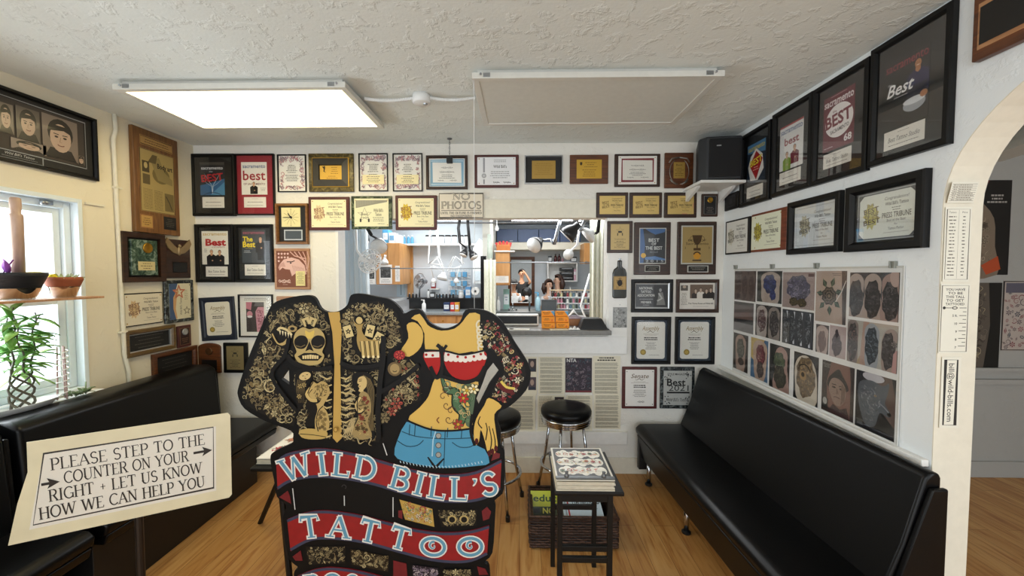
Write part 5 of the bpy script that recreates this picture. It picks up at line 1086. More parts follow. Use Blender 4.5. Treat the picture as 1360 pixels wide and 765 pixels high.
# black contour lines over the fields
for P, wd in (([(262, 305), (300, 345), (400, 372), (475, 362)], .02), ([(512, 340), (580, 362), (690, 350), (712, 300), (718, 220)], .018), ([(715, 215), (712, 330), (700, 420), (690, 560), (692, 700)], .022), ([(270, 225), (250, 310), (190, 405), (300, 560)], .016), ([(160, 120), (130, 230)], .004), ([(880, 350), (800, 420), (700, 480)], .018)):
    a.line(crom(z2(P), 4, False), wd, '#0b0a0a')
a.ell(*z2([(790, 305)])[0], .024, .02, '#a32a2c'); motif(a, 1, *z2([(790, 305)])[0], .022, '#c2453f', '#4a1214', random.Random(2)); a.ell(*z2([(768, 370)])[0], .03, .03, '#6d5a3c'); a.ell(*z2([(768, 370)])[0], .02, .022, '#a58c5c'); a.line(arc(*z2([(768, 376)])[0], .009, .006, 200, 340, 5), .003, DK)
a.build('painted_man', SIGN, PAINT)['label'] = 'black and beige tattooed male torso'
# woman
b = Art(.0212)
b.poly(crom(z3([(200, 58), (235, 108), (265, 126), (300, 136), (360, 127), (400, 92), (430, 55), (478, 62), (476, 120), (492, 228), (440, 232), (380, 242), (322, 232), (304, 205), (286, 225), (226, 226), (222, 150), (190, 92), (160, 80)]), 2), SKIN)
b.poly(crom(z3([(140, 110), (178, 98), (214, 140), (206, 210), (152, 256), (112, 232), (148, 170)]), 3), SKIN)
b.poly(crom(z3([(218, 240), (290, 236), (294, 300), (270, 345), (232, 292)]), 3), '#ab1a17'); b.poly(crom(z3([(312, 236), (400, 252), (500, 232), (502, 285), (470, 342), (410, 364), (350, 345), (316, 292)]), 3), '#ab1a17')
b.line(crom(z3([(222, 248), (290, 246)]), 3, False), .024, '#e4dcd2'); b.line(crom(z3([(314, 246), (380, 260), (440, 258), (498, 244)]), 3, False), .026, '#e4dcd2')
for i in range(9): q = (322+i*22, 268+(4-abs(i-4))*2.2-i*1.0); b.ell(*z3([q])[0], .011, .010, '#e4dcd2', 10, up=(i == 0))
for c in ((230, 247), (260, 250), (332, 247), (375, 256), (412, 259), (450, 255), (482, 244)): b.ell(*z3([c])[0], .006, .006, '#a31a17', 8)
b.poly(crom(z3([(285, 345), (330, 362), (400, 378), (470, 372), (455, 430), (442, 520), (437, 585), (350, 594), (250, 588), (148, 546), (200, 490), (240, 440), (262, 375)]), 3), SKIN)
# serpent of green leaves with flowers
G1, G2 = '#4c6b4a', '#8fa383'
b.line(crom(z3([(300, 345), (325, 410), (365, 420), (370, 480), (400, 520), (385, 575)]), 4, False), [.012+.03*math.sin(i/20*2.6) for i in range(21)], '#1c2a1c'); b.line(crom(z3([(300, 345), (325, 410), (365, 420), (370, 480), (400, 520), (385, 575)]), 4, False), [.006+.022*math.sin(i/20*2.6) for i in range(21)], G1)
b.poly(crom(z3([(395, 390), (440, 380), (460, 400), (445, 520), (434, 580), (410, 560), (430, 480), (400, 440)]), 3), '#55684f'); strew(b, z3([(300, 350), (400, 385), (455, 390), (436, 575), (390, 570), (370, 480), (320, 420)]), 40, .009, .018, [G1, G2, '#6d8a60', '#c9b27a'], '#1c2a1c', 3, (0, 2, 3, 4))
for c, col in (((418, 412), '#e0cf8a'), ((450, 405), '#e6dcb4'), ((402, 447), '#b3262a'), ((378, 568), '#a33a30')): motif(b, 1, *z3([c])[0], .026, col, '#5a4a20', random.Random(1)); b.ell(*z3([c])[0], .006, .006, '#c99f2f', 8)
for i, (x, y, s) in enumerate(((310, 440, 1), (325, 480, -1), (345, 505, 1), (335, 545, -1), (320, 410, 1))): b.line([(lambda c: (c[0]+.022*(1-k/12)*math.cos(k*.6*s), c[1]+.022*(1-k/12)*math.sin(k*.6*s)))(z3([(x, y)])[0]) for k in range(12)], .003, '#5a3a2a')
b.line(crom(z3([(290, 535), (280, 548), (290, 562)]), 3, False), .005, '#7d4a28')
# jeans
b.poly(crom(z3([(140, 556), (190, 574), (250, 591), (350, 597), (436, 588), (455, 660), (500, 682), (522, 745), (470, 758), (350, 768), (250, 762), (130, 738), (84, 708), (98, 640)]), 2), '#4b90b2')
J = '#1f4658'
b.line(crom(z3([(118, 600), (180, 622), (270, 632), (340, 634), (440, 630)]), 3, False), .004, J); b.line(z3([(276, 594), (262, 640), (258, 715)]), .005, '#a5c6d4'); b.line(z3([(318, 596), (312, 760)]), .004, J)
for x in (155, 180, 255, 330, 395): b.line(z3([(x, 568+(x-155)*.09), (x-3, 618+(x-155)*.06)]), .004, J)
b.line(crom(z3([(95, 640), (140, 668), (190, 664), (218, 640)]), 3, False), .004, J); b.line(crom(z3([(350, 650), (385, 672), (430, 672), (452, 660)]), 3, False), .004, J)
for y in (620, 664, 708): b.ell(*z3([(287, y)])[0], .013, .013, '#4a4a48'); b.ell(*z3([(287, y)])[0], .010, .010, '#9b9a92')
b.line(z3([(238, 718), (272, 768), (312, 725)]), [.006, .012, .006], '#0b0a0a')
for i in range(26): x = 110+i*15; y = 735+24*math.sin(i/25*3.1); b.line(z3([(x, y), (x+4, y+10)]), .003, '#b9d2dc', up=(i == 0))
# sleeve and hand
slv = z3([(477, 92), (540, 82), (600, 150), (680, 280), (692, 340), (660, 410), (600, 472), (522, 440), (560, 360), (590, 330), (572, 260), (512, 210), (480, 170)])
b.poly(slv, DK); strew(b, slv, 100, .009, .022, ['#c9b27a', '#d9cdb0', '#8f2a2c', '#b0474a', '#e0d6b8', '#7d6a42'], DK, 12); strew(b, slv, 100, .004, .008, ['#d9cdb0', '#b0474a', '#c9b27a'], DK, 13, (0, 2, 3, 5))
for i in range(5): b.line(arc(*z3([(482+i*2, 110+i*26)])[0], .018, .02, 100, 290, 8), .007, '#e0d6b8', up=(i == 0))
b.line(crom(z3([(565, 375), (590, 405), (632, 415)]), 3, False), .022, '#5d1a1c'); b.line(crom(z3([(575, 368), (600, 395), (638, 402)]), 3, False), .010, '#d9c05a')
b.poly(crom(z3([(520, 445), (578, 482), (545, 520), (552, 600), (560, 665), (545, 700), (516, 698), (500, 640), (482, 592), (474, 645), (456, 662), (450, 600), (462, 540), (498, 480)]), 3), SKIN)
for P in ([(488, 585), (470, 560), (480, 530)], [(505, 640), (512, 590), (505, 560)], [(525, 690), (532, 640), (520, 575)], [(548, 690), (548, 640), (536, 585)]): b.line(crom(z3(P), 3, False), [.005]*4+[.004]*3, '#15100a')
for c in ((463, 645), (521, 700), (536, 692), (552, 678)): b.ell(*z3([c])[0], .008, .014, '#4a1216', 10)
for P, wd in (([(280, 200), (302, 228), (303, 320), (290, 350)], .016), ([(326, 202), (306, 228)], .012), ([(250, 300), (275, 350), (300, 345), (350, 360), (410, 374), (470, 352), (502, 300)], .016), ([(140, 548), (250, 590), (350, 596), (440, 586)], .008), ([(442, 520), (436, 600), (455, 665)], .012), ([(220, 225), (320, 230), (400, 246), (500, 226)], .008)): b.line(crom(z3(P), 4, False), wd, '#0b0a0a')
b.build('painted_woman', SIGN, PAINT)['label'] = 'woman torso in red bra and blue denim shorts'
# small painted panels between the banners
c = Art(.0206)
for P, cols, dk, kd in (([(720, 315), (885, 362), (895, 452), (748, 415)], ['#c9a860', '#6d8a60', '#b0474a', '#d9cdb0'], '#3a2c14', 1), ([(910, 365), (1110, 365), (1105, 445), (930, 452)], PAL, DK, 0), ([(250, 548), (450, 545), (450, 632), (265, 640)], PAL, DK, 0), ([(475, 560), (668, 598), (665, 675), (482, 640)], PAL, '#241a0c', 0), ([(785, 640), (915, 655), (915, 712), (790, 712)], ['#9a8a98', '#c9b8b8', '#7d6a80'], '#241c22', 0), ([(940, 660), (1082, 660), (1082, 712), (942, 712)], PAL, DK, 0)):
    q = z4(P); c.poly(q, dk if not kd else '#b79448'); strew(c, q, 34, .007, .02, cols, dk, len(cols)+P[0][0]); strew(c, q, 60, .003, .006, cols, dk, 5+P[0][0], (0, 2, 3))
for x in (985, 1045): c.ell(*z4([(x, 410)])[0], .02, .018, '#b79f66'); c.ell(*z4([(x, 412)])[0], .013, .013, DK)
for P in ([(188, 255), (200, 362)], [(446, 292), (447, 342)], [(690, 300), (690, 398)], [(640, 30), (660, 90)]): c.line(z4(P), .004, '#c9c9c6')
c.line(arc(*z4([(445, 248)])[0], .009, .009, -60, 180, 8), .003, '#3a3a3a')
c.build('painted_panels', SIGN, PAINT)
# banners
b1t = [(105, 128), (150, 85), (250, 62), (350, 57), (500, 82), (650, 122), (800, 165), (950, 187), (1100, 172), (1232, 112)]; b1b = [(1225, 262), (1150, 308), (1050, 328), (900, 322), (750, 288), (600, 243), (450, 213), (300, 203), (180, 223), (112, 262)]
b2t = [(160, 412), (250, 378), (350, 367), (500, 385), (650, 422), (800, 460), (950, 477), (1080, 467), (1170, 442)]; b2b = [(1160, 588), (1080, 623), (980, 630), (850, 613), (700, 573), (550, 533), (400, 513), (280, 518), (177, 570)]
b3t = [(210+(x-160)*.93, y+285) for x, y in b2t]; b3b = [(210+(x-160)*.93, y+285) for x, y in b2b]
L1 = [('W', 205, 150, .32), ('I', 335, 133, .1), ('L', 432, 138, -.1), ('D', 553, 155, -.2), ('B', 728, 207, -.28), ('I', 822, 232, -.25), ('L', 912, 250, -.15), ('L', 1020, 258, -.02), ("'", 1096, 262, .05), ('S', 1168, 232, .12)]
L2 = [('T', 275, 448, .12), ('A', 420, 448, -.1), ('T', 572, 470, -.22), ('T', 725, 505, -.25), ('O', 890, 547, -.12), ('O', 1076, 547, .06)]
L3 = [(ch, 290+i*97, 735+(0, -5, 0, 22, 52, 82, 102, 108, 100)[i], (.1, 0, -.12, -.25, -.27, -.2, -.1, 0, .05)[i]) for i, ch in enumerate('ROSEVILLE')]
for nm, tp, bt, LL, sc in (('upper', b1t, b1b, L1, 110), ('middle', b2t, b2b, L2, 108), ('lower', b3t, b3b, L3, 92)):
    q = crom(z4(tp), 4, False)+crom(z4(bt), 4, False); m = MB(); m.prism(q, .0205, .0255); o = m.build('banner', plain('red_banner_paint', '#8c1117', .42, var=.1), SIGN)
    e = Art(.0257); e.line(crom(z4([(x, y+7) for x, y in tp]), 4, False), .012, '#3c3d52'); e.line(crom(z4([(x, y-7) for x, y in bt]), 4, False), .012, '#3c3d52')
    h = sc/3.778*PXM*1.0
    for ch, x, y, rt in LL:
        if ch == "'":
            for cc, k in (('#e0dcd4', 1.0), ('#5f93ab', .55)): e.poly(crom([(lambda c: (c[0]+dx*k*h, c[1]+dy*k*h))(z4([(x, y-42)])[0]) for dx, dy in ((-.10, .13), (.12, .14), (.13, .0), (.02, -.2), (-.08, -.22), (.0, -.05))], 3), cc)
            continue
        p = z4([(x, y)])[0]; wd = ALPHA[ch][0]*h*1.22
        hq = h*.82 if ch == 'O' and nm == 'middle' else h; wd = wd*1.2 if hq != h else wd
        e.caps(ch, p[0], p[1], hq, '#5f93ab', wd, out='#e0dcd4', ow=.0055, wt=.85, rot=rt)
        st = Art.STEP
        if ch == 'O': e.line([(p[0]+h*.20*(1-k/14)*math.cos(1.2+k*.55), p[1]+.04*h+h*.22*(1-k/14)*math.sin(1.2+k*.55)) for k in range(12)], [.018*(1-k/14) for k in range(12)], '#e0dcd4'); e.line([(p[0]+h*.20*(1-k/14)*math.cos(1.2+k*.55), p[1]+.04*h+h*.22*(1-k/14)*math.sin(1.2+k*.55)) for k in range(12)], [.010*(1-k/14) for k in range(12)], '#5f93ab')
    e.build('lettering', o, PAINT)
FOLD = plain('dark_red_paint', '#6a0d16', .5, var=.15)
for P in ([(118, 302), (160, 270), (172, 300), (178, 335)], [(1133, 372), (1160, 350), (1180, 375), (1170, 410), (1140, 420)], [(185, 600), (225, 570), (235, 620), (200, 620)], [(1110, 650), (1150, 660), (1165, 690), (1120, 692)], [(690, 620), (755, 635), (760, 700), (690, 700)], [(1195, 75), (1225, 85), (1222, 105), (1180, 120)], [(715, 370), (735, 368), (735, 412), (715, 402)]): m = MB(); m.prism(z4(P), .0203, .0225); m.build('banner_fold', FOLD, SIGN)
# rear strut that keeps it upright
m = MB(); lx = sg(520, 700)[0]
for s in (-.18, .18): m.box((lx+s, .58, -.16), (.05, 1.18, .02), Matrix.Translation((0, .0, 0)) @ Matrix.Translation((lx, 1.16, 0)) @ Matrix.Rotation(R(14), 4, 'X') @ Matrix.Translation((-lx, -1.16, .155)))
m.build('strut', BLACKWOOD, SIGN)

# ================================================================ benches
def rows(x, y, c=(0, 0)):
    X, Y = Vector((*x, 0)).normalized(), Vector((*y, 0)).normalized(); M = Matrix.Identity(4)
    for i in range(3): M[i][0], M[i][1], M[i][2], M[i][3] = X[i], Y[i], (0, 0, 1)[i], (*c, 0)[i]
    return M
def bench(name, label, M, L, top, bprof, seat, legs, plinth=None, endgap=0.0, sh=.13, seatx=(0, 0)):
    t = thing(name, label, 'bench', M=M, group='black vinyl benches along the walls')
    m = MB(); m.prism(bprof, .0, L, PLAN); m.build('backrest', LEATHER, t, bevel=.035, seg=4)
    m = MB(); z = top
    x0, x1 = -seatx[0], L+seatx[1]
    m.prism([(.2, z-.075), (seat-.01, z-.08), (seat, z-.03), (seat-.035, z), (.2, z-.005)], x0, x1, PLAN); m.build('seat', LEATHER, t, bevel=.016, seg=3)
    m = MB(); m.prism([(.03, z-sh), (seat-.015-sh*.1, z-sh), (seat-.012, z-.08), (.03, z-.08)], x0+.01, x1-.01, PLAN); m.build('seat_frame', LEATHER, t, bevel=.008)
    m = MB(); k = bprof[4][0]; m.prism([(.02, .20), (.02, bprof[4][1]-.03), (k-.012, bprof[4][1]-.03), (bprof[-2][0]-.03, .42), (bprof[-2][0]-.03, .20)], -.022, -.001, PLAN); m.build('end_panel', LEATHER, t, bevel=.006)
    if plinth: m = MB(); m.span((.0+.02, .03, 0), (L-.02, plinth, z-sh)); m.build('plinth', plain('black_plinth', '#0c0b0a', .5), t, bevel=.004)
    for x, y in legs:
        m = MB(); m.lathe([(.017, .012), (.017, z-sh)], 14, Matrix.Translation((x, y, 0))); lg = m.build('leg', CHROME, t, smooth=True)
        m = MB(); m.lathe([(.026, 0), (.028, .004), (.028, .012), (.018, .018)], 14, Matrix.Translation((x, y, 0))); m.build('glide', BLACKPLASTIC, lg)
    return t
n_, f_ = Vector((1.612, 1.475)), Vector((1.515, 3.115)); dx = f_-n_
RB = bench('vinyl_bench', 'long black vinyl bench under the tattoo photo board on chrome legs', rows(dx, (-dx.y, dx.x), n_), dx.length, .45,
      [(.02, .36), (.02, .87), (.03, .89), (.065, .895), (.09, .87), (.165, .62), (.255, .40), (.25, .36)], .60, [(1.55, .52), (.99, .50), (.35, .50)], sh=.26)
m = MB(); m.span((dx.length-.05, .10, .10), (dx.length-.004, .58, .33)); m.build('end_board', plain('black_board', '#0c0c0d', .45), RB, bevel=.004)
m = MB(); m.span((dx.length-.05, .1, .0), (dx.length-.02, .14, .11)); m.build('leg', BLACKPLASTIC, RB)
lprof = [(.02, .30), (.02, .90), (.04, .925), (.20, .93), (.255, .90), (.275, .66), (.30, .42), (.29, .30)]
LB = bench('vinyl_bench', 'black vinyl bench with solid base in the corner behind the paper sign', rows((0, -1), (1, 0), (XL+.02, 3.0)), 1.22, .465, lprof, .67, [], .57, seatx=(.12, 0))
bench('vinyl_bench', 'black vinyl bench end at the lower left corner below the window plants', rows((0, -1), (1, 0), (XL+.02, 1.735)), 1.5, .455, lprof, .67, [(.1, .55), (1.4, .55)], .5)

# ================================================================ paper direction sign on its stand
tl, tr, br, bl = at_y(28, 590, 1.345), at_y(305.5, 548, 1.62), at_y(308, 660, 1.62), at_y(14, 722, 1.345)
u = ((tr-tl)+(br-bl)); u.z = 0; u.normalize(); n = u.cross(Vector((0, 0, 1))); cen = (tl+tr+br+bl)/4
PS = thing('paper_sign', 'cream laminated card sign asking customers to step to the counter, propped before the bench', 'sign', M=wallM(cen, u, n))
loc = lambda v: (PS.matrix_basis.inverted() @ v).to_2d()
q = [loc(v) for v in (bl, br, tr, tl)]
def uv(x, y):                                   # 0..1 from the top left corner of the card
    x0 = q[3].lerp(q[0], y); x1 = q[2].lerp(q[1], y); p = x0.lerp(x1, x); return (p.x, p.y)
m = MB(); cl = lambda P: crom([uv(*p) for p in P], 3)
outl = [uv(*p) for p in ((.012, 0), (.985, 0), (1, .03), (1, .97), (.985, 1), (.0, 1), (.012, .6), (.035, .3), (.02, .1))]
m.prism(outl, -.003, 0); m.build('card', plain('cream_card', '#dbd0ae', .42, var=.06, scale=8), PS)
a = Art(.0002)
a.poly([uv(.09, .135), (uv(.92, .135)), uv(.918, .885), uv(.075, .885)], '#e0dacd'); a.line([uv(.092, .14), uv(.905, .14), uv(.905, .845), uv(.088, .845)], .0042, '#23201d', closed=True)
hh = (uv(0, 0)[1]-uv(0, 1)[1]); ww = uv(1, .5)[0]-uv(0, .5)[0]
for s, y, x0, x1 in (('PLEASE STEP TO THE', .262, .125, .86), ('COUNTER ON YOUR', .42, .19, .775), ('RIGHT + LET US KNOW', .58, .135, .845), ('HOW WE CAN HELP YOU', .745, .105, .86)):
    p = uv((x0+x1)/2, y); pa, pb = uv(x0, y), uv(x1, y); a.caps(s, p[0], p[1], hh*.118, '#1d1a18', math.dist(pa, pb), wt=.72, rot=math.atan2(pb[1]-pa[1], pb[0]-pa[0]))
for x0, x1, y in ((.10, .158, .45), (.80, .88, .40)):
    p, p2 = uv(x0, y), uv(x1, y); a.line([p, p2], .010, '#15120f'); k = .02; a.poly([(p2[0]-.022, p2[1]+k), (p2[0]+.012, p2[1]), (p2[0]-.022, p2[1]-k), (p2[0]-.014, p2[1])], '#15120f')
a.build('printed_text', PS, GLOSSINK)
m = MB(); px_ = uv(.5, 1); zf_ = -cen.z
m.tube([(px_[0]+.02, zf_+.02, -.02), (px_[0]+.02, -.02, -.02)], .014, 12); m.box((px_[0]+.02, .0, -.012), (.12, .16, .016)); m.build('pole', plain('dark_bronze_pole', '#2a211a', .4, .4), PS, smooth=False)
m = MB(); m.lathe([(.15, 0), (.15, .012), (.03, .022), (.02, .05)], 28, Matrix.Translation((px_[0]+.02, zf_, -.02)) @ Matrix.Rotation(R(-90), 4, 'X')); m.build('base', BLACKPLASTIC, PS)

# ================================================================ flash tables, basket, stools
def flash_art(a, w, h, seed, dark):
    a.rect(0, 0, w*.93, h*.94, '#20221f' if dark else '#e9e4da'); rnd = random.Random(seed)
    if dark:
        for r_, y in enumerate((.28, .02, -.24)):
            a.up()
            for k in range(10): a.ell((-.34+.076*k)*w, (y+.02*math.sin(k*2.1))*h, .085*w, (.105+.02*math.sin(k*1.7))*h, '#efece2', 14, up=False)
        for r_, y in enumerate((.28, .02, -.24)):
            for k in range(7):
                x = (-.36+.12*k)*w; col = rnd.choice(['#c8321e', '#d9681e', '#e0b52a', '#3f6b3a', '#c8321e', '#2a2a26', '#5f9aa0'])
                if r_ == 2 and k > 5: continue
                motif(a, rnd.choice((1, 4, 1, 2, 0)), x, y*h+rnd.uniform(-.02, .02)*h, .05*w, col, '#2a1a12', rnd)
                for _ in range(3): motif(a, rnd.choice((2, 4, 3)), x+rnd.uniform(-.06, .06)*w, y*h+rnd.uniform(-.07, .07)*h, .026*w, rnd.choice(['#3f6b3a', '#e0b52a', '#c8321e', '#d9681e']), '#6d3a20', rnd)
    else:
        for x, y, col in ((-.3, -.14, '#c3223a'), (-.3, .2, '#d9906a'), (.2, -.05, '#c85a3a'), (.22, .25, '#3f6b3a')):
            for _ in range(9): motif(a, 2, x*w+rnd.uniform(-.14, .14)*w, y*h+rnd.uniform(-.1, .1)*h, .05*w, '#3f6b3a' if rnd.random() < .3 else col, '#3a1014', rnd)
            for rr in (.1, .07, .04): motif(a, 1, x*w, y*h, rr*w, col, '#4a1014', rnd)
def flash_book(label, x, y, rz, dark, seed, w=.275, h=.41, th=.055, z=.575):
    t = thing('flash_book', label, 'binder', (x, y, z), rz, 'flash art binders lying on the low tables')
    m = MB()
    for k in range(5): m.box(((k % 2)*.003, 0, .005+k*(th-.012)/5), (w-.006*(k % 3), h-.004*(k % 2), (th-.012)/5-.0015))
    m.build('pages', [plain('page_stack', '#cfc7b3', .7)], t); m = MB(); m.box((0, 0, .001), (w+.006, h+.006, .003)); m.build('back_cover', BLACKPLASTIC, t)
    a = sheet(w, h, '#dcd8cc', th-.006, .004); flash_art(a, w, h, seed, dark); done(a, 'flash_sheet', t, GLOSSINK)
    if dark:
        m = MB(); m.box((0, -h/2+.012, th+.003), (w, .018, .008)); m.build('binding_bar', GREYMETAL, t, bevel=.002)
        for s in (-1, 1): m = MB(); m.lathe([(.011, 0), (.011, .01), (.007, .014), (.007, .022), (.009, .024), (0, .026)], 12, Matrix.Translation((s*.085, -h/2+.012, th+.006))); m.build('binding_post', GREYMETAL, t, smooth=True)
    return t
# right-hand table
TX, TY, TZ = .32, 1.955, .645
T1 = thing('side_table', 'narrow black wooden table in front of the bar stool', 'table', (TX, TY, 0), group='low black flash tables')
m = MB(); m.box((0, .0, TZ-.009), (.315, .41, .018)); m.build('tabletop', BLACKWOOD, T1, bevel=.004)
for sx in (-1, 1):
    for sy in (-1, 1): m = MB(); m.prism([(-.012, -.012), (.012, -.012), (.012, .012), (-.012, .012)], 0, TZ-.017, Matrix.Translation((sx*.115-.018, sy*.185, 0))); m.build('leg', BLACKWOOD, T1, bevel=.002)
for y, z in ((-.185, .372), (-.185, .318), (.185, .34)): m = MB(); m.box((-.018, y, z), (.21, .018, .026)); m.build('rail', BLACKWOOD, T1, bevel=.002)
m = MB(); m.box((-.018, -.185, TZ-.035), (.21, .016, .036)); m.build('apron', BLACKWOOD, T1, bevel=.002); m = MB(); m.box((-.018, .185, TZ-.035), (.21, .016, .036)); m.build('apron', BLACKWOOD, T1, bevel=.002)
flash_book('open-topped binder of colourful flash on black page, on the table before the bar stool', TX-.018, TY-.035, 0, True, 3, .268, .328, .056, TZ)
# left-hand table
UX, UY = -1.235, 2.14
T2 = thing('side_table', 'black splay-legged table beside the left bench, mostly behind the cutout sign', 'table', (UX, UY, 0), group='low black flash tables')
m = MB(); m.box((0, 0, TZ-.01), (.29, .40, .02)); m.build('tabletop', BLACKWOOD, T2, bevel=.004)
for tp, ft in (((-.02, -.15), (.02, -.15)), ((.11, -.15), (.12, -.16)), ((-.11, .14), (-.47, .34)), ((.11, .14), (.40, .34))): m = MB(); m.tube([(*tp, TZ-.019), (*ft, 0)], [.018, .015], 8); m.build('leg', BLACKWOOD, T2)
flash_book('white flash binder page with red and peach flowers beside the left bench', UX, UY, 0, False, 7, .27, .33, .035, TZ)
t = thing('waste_bin', 'white plastic bin standing behind the cutout sign beside the splay-legged table', 'bin', (-1.30, 2.56, 0))
m = MB(); m.lathe([(.10, .0), (.135, .38), (.142, .385), (.142, .4), (.13, .4), (.097, .012), (0, .012)], 24); m.build('body', WHITEPLASTIC, t, smooth=True)
# wicker basket with magazines
def wicker():
    m_, nt, b = new_mat('dark_wicker'); v = coords(nt, (1, 1, 1))
    w1 = add(nt, 'ShaderNodeTexBrick'); w1.inputs['Scale'].default_value = 1; w1.inputs['Brick Width'].default_value = .035; w1.inputs['Row Height'].default_value = .014; w1.inputs['Mortar Size'].default_value = .0022
    tc = add(nt, 'ShaderNodeTexCoord'); sp = add(nt, 'ShaderNodeSeparateXYZ'); cb = add(nt, 'ShaderNodeCombineXYZ'); ad = add(nt, 'ShaderNodeMath', operation='ADD')
    nt.links.new(tc.outputs['Object'], sp.inputs[0]); nt.links.new(sp.outputs[0], ad.inputs[0]); nt.links.new(sp.outputs[1], ad.inputs[1]); nt.links.new(ad.outputs[0], cb.inputs[0]); nt.links.new(sp.outputs[2], cb.inputs[1]); nt.links.new(cb.outputs[0], w1.inputs[0])
    w1.inputs['Color1'].default_value = lin('#5d4030'); w1.inputs['Color2'].default_value = lin('#3d281d'); w1.inputs['Mortar'].default_value = lin('#1a100b')
    nt.links.new(w1.outputs[0], b.inputs['Base Color']); b.inputs['Roughness'].default_value = .6; bump(nt, b, w1.outputs['Fac'], -.8, .006); return m_
WK = wicker(); BXc, BYc, BW, BD, BH = .325, 2.435, .52, .33, .185
B = thing('wicker_basket', 'dark brown wicker basket of magazines on the floor under the flash table', 'basket', (BXc, BYc, 0))
m = MB(); t_ = .02
for y in (-1, 1): m.box((0, y*(BD/2-t_/2), BH/2+.005), (BW, t_, BH))
for x in (-1, 1): m.box((x*(BW/2-t_/2), 0, BH/2+.005), (t_, BD-2*t_, BH))
m.box((0, 0, .012), (BW-.01, BD-.01, .014)); m.build('body', WK, B, bevel=.006)
# woven cords wrapped in rows round the outside
m = MB()
for r in range(11):
    z = .016+r*.0165; pts = []
    for k in range(104):
        s = k/104*2*(BW+BD); wv = .0035*math.sin(k*math.pi/2*1.0+r*math.pi)
        if s < BW: p = (-BW/2+s, -BD/2-wv)
        elif s < BW+BD: p = (BW/2+wv, -BD/2+s-BW)
        elif s < 2*BW+BD: p = (BW/2-(s-BW-BD), BD/2+wv)
        else: p = (-BW/2-wv, BD/2-(s-2*BW-BD))
        pts.append((*p, z))
    m.tube(pts, .0075, 6, closed=True)
m.build('weave', WK, B, smooth=True)
m = MB(); rp = [(-BW/2, -BD/2), (BW/2, -BD/2), (BW/2, BD/2), (-BW/2, BD/2)]; m.tube([(*p, BH+.008) for p in rp], .012, 8, closed=True); m.build('rim', WK, B, smooth=True)
def mag(label, M, w, h, col, draw, th=.006):
    t = thing('magazine', label, 'magazine', M=M, group='reading matter in the wicker basket'); m = MB(); m.box((0, 0, th/2), (w, h, th)); m.build('pages', plain('magazine_pages', '#cdc9be', .6), t)
    a = sheet(w+.002, h+.002, col, th, .0006); draw(a, w, h); done(a, 'cover', t, GLOSSINK); return t
def dr_educ(a, w, h): a.text('educ', -.02*w, .3*h, .2*h, '#2d4a2a', .8*w, bold=.02); a.rect(0, -.2*h, w, .5*h, '#3f4a2a'); a.text('NO', .1*w, -.06*h, .16*h, '#e2df62', .4*w, bold=.03); a.rect(-.3*w, -.06*h, .2*w, .14*h, '#1d231a')
mag('yellow green magazine standing at the left end of the wicker basket', Matrix.Translation((BXc-.155, BYc+.0, .03)) @ Matrix.Rotation(R(58), 4, 'X') @ Matrix.Translation((0, .10, 0)), .19, .20, '#c9cf3a', dr_educ, .012)
def dr_cross(a, w, h):
    a.rect(.36*w, 0, .04*w, h*.96, '#a3202a'); a.rect(.43*w, .0, .03*w, h*.9, '#7d8d98'); a.text('CROSSWORD', -.12*w, .1*h, .15*h, '#22252a', .72*w, bold=.02); a.text('PUZZLES', -.12*w, -.1*h, .15*h, '#22252a', .6*w, bold=.02); a.ell(-.1*w, -.4*h, .1*w, .09*h, '#2d6ea8'); a.text('25', -.1*w, -.4*h, .08*h, '#e6ebee', bold=.02); a.greek(-.2*w, .28*h, .4*w, 1, .05*h, '#7d8d98', 2); a.rect(.3*w, -.36*h, .1*w, .06*h, '#2a2d30'); a.rect(.16*w, -.37*h, .08*w, .05*h, '#2a2d30')
mag('pale blue crossword puzzle book lying upside down on top of the basket', Matrix.Translation((BXc+.055, BYc-.03, .225)) @ Matrix.Rotation(R(24), 4, 'X') @ Matrix.Rotation(R(184), 4, 'Z'), .235, .26, '#b5c6d2', dr_cross, .01)
mag('thick grey magazine lying in the basket under the crossword book', Matrix.Translation((BXc+.06, BYc+.0, .03)), .26, .27, '#6d6f70', lambda a, w, h: a.greek(0, .3*h, .7*w, 4, .1*h, '#b9bcbe', 2), .13)
def stool(label, x, y, rz, z=.66):
    t = thing('bar_stool', label, 'stool', (x, y, 0), rz, 'chrome bar stools at the counter')
    m = MB(); m.lathe([(0, z-.075), (.15, z-.075), (.178, z-.068), (.186, z-.05), (.187, z-.03), (.18, z-.012), (.15, z-.002), (.08, z+.003), (0, z+.004)], 36); m.build('seat', LEATHER, t, smooth=True)
    m = MB(); m.lathe([(.15, z-.12), (.176, z-.118), (.18, z-.112), (.176, z-.106), (.18, z-.10), (.184, z-.094), (.18, z-.088), (.185, z-.082), (.189, z-.076), (.186, z-.068), (.15, z-.066)], 40); m.build('rim_band', CHROME, t, smooth=True)
    for k in range(4):
        a_ = k*math.pi/2+math.pi/4; c, s = math.cos(a_), math.sin(a_)
        m = MB(); m.tube([(.125*c, .125*s, z-.11), (.15*c, .15*s, z-.3), (.165*c, .165*s, .26), (.178*c, .178*s, .20), (.215*c, .215*s, .02)], .011, 10); lg = m.build('leg', CHROME, t, smooth=True)
        m = MB(); m.lathe([(.0, 0), (.015, 0), (.016, .035), (.011, .038)], 10, Matrix.Translation((.217*c, .217*s, 0))); m.build('rubber_foot', BLACKPLASTIC, lg)
    m = MB(); m.tube([(.183*math.cos(q*math.pi/18), .183*math.sin(q*math.pi/18), .235) for q in range(36)], .010, 8, closed=True); m.build('foot_ring', CHROME, t, smooth=True)
    return t
s1 = stool('chrome bar stool with round black seat behind the flash table', .345, 2.87, R(112))
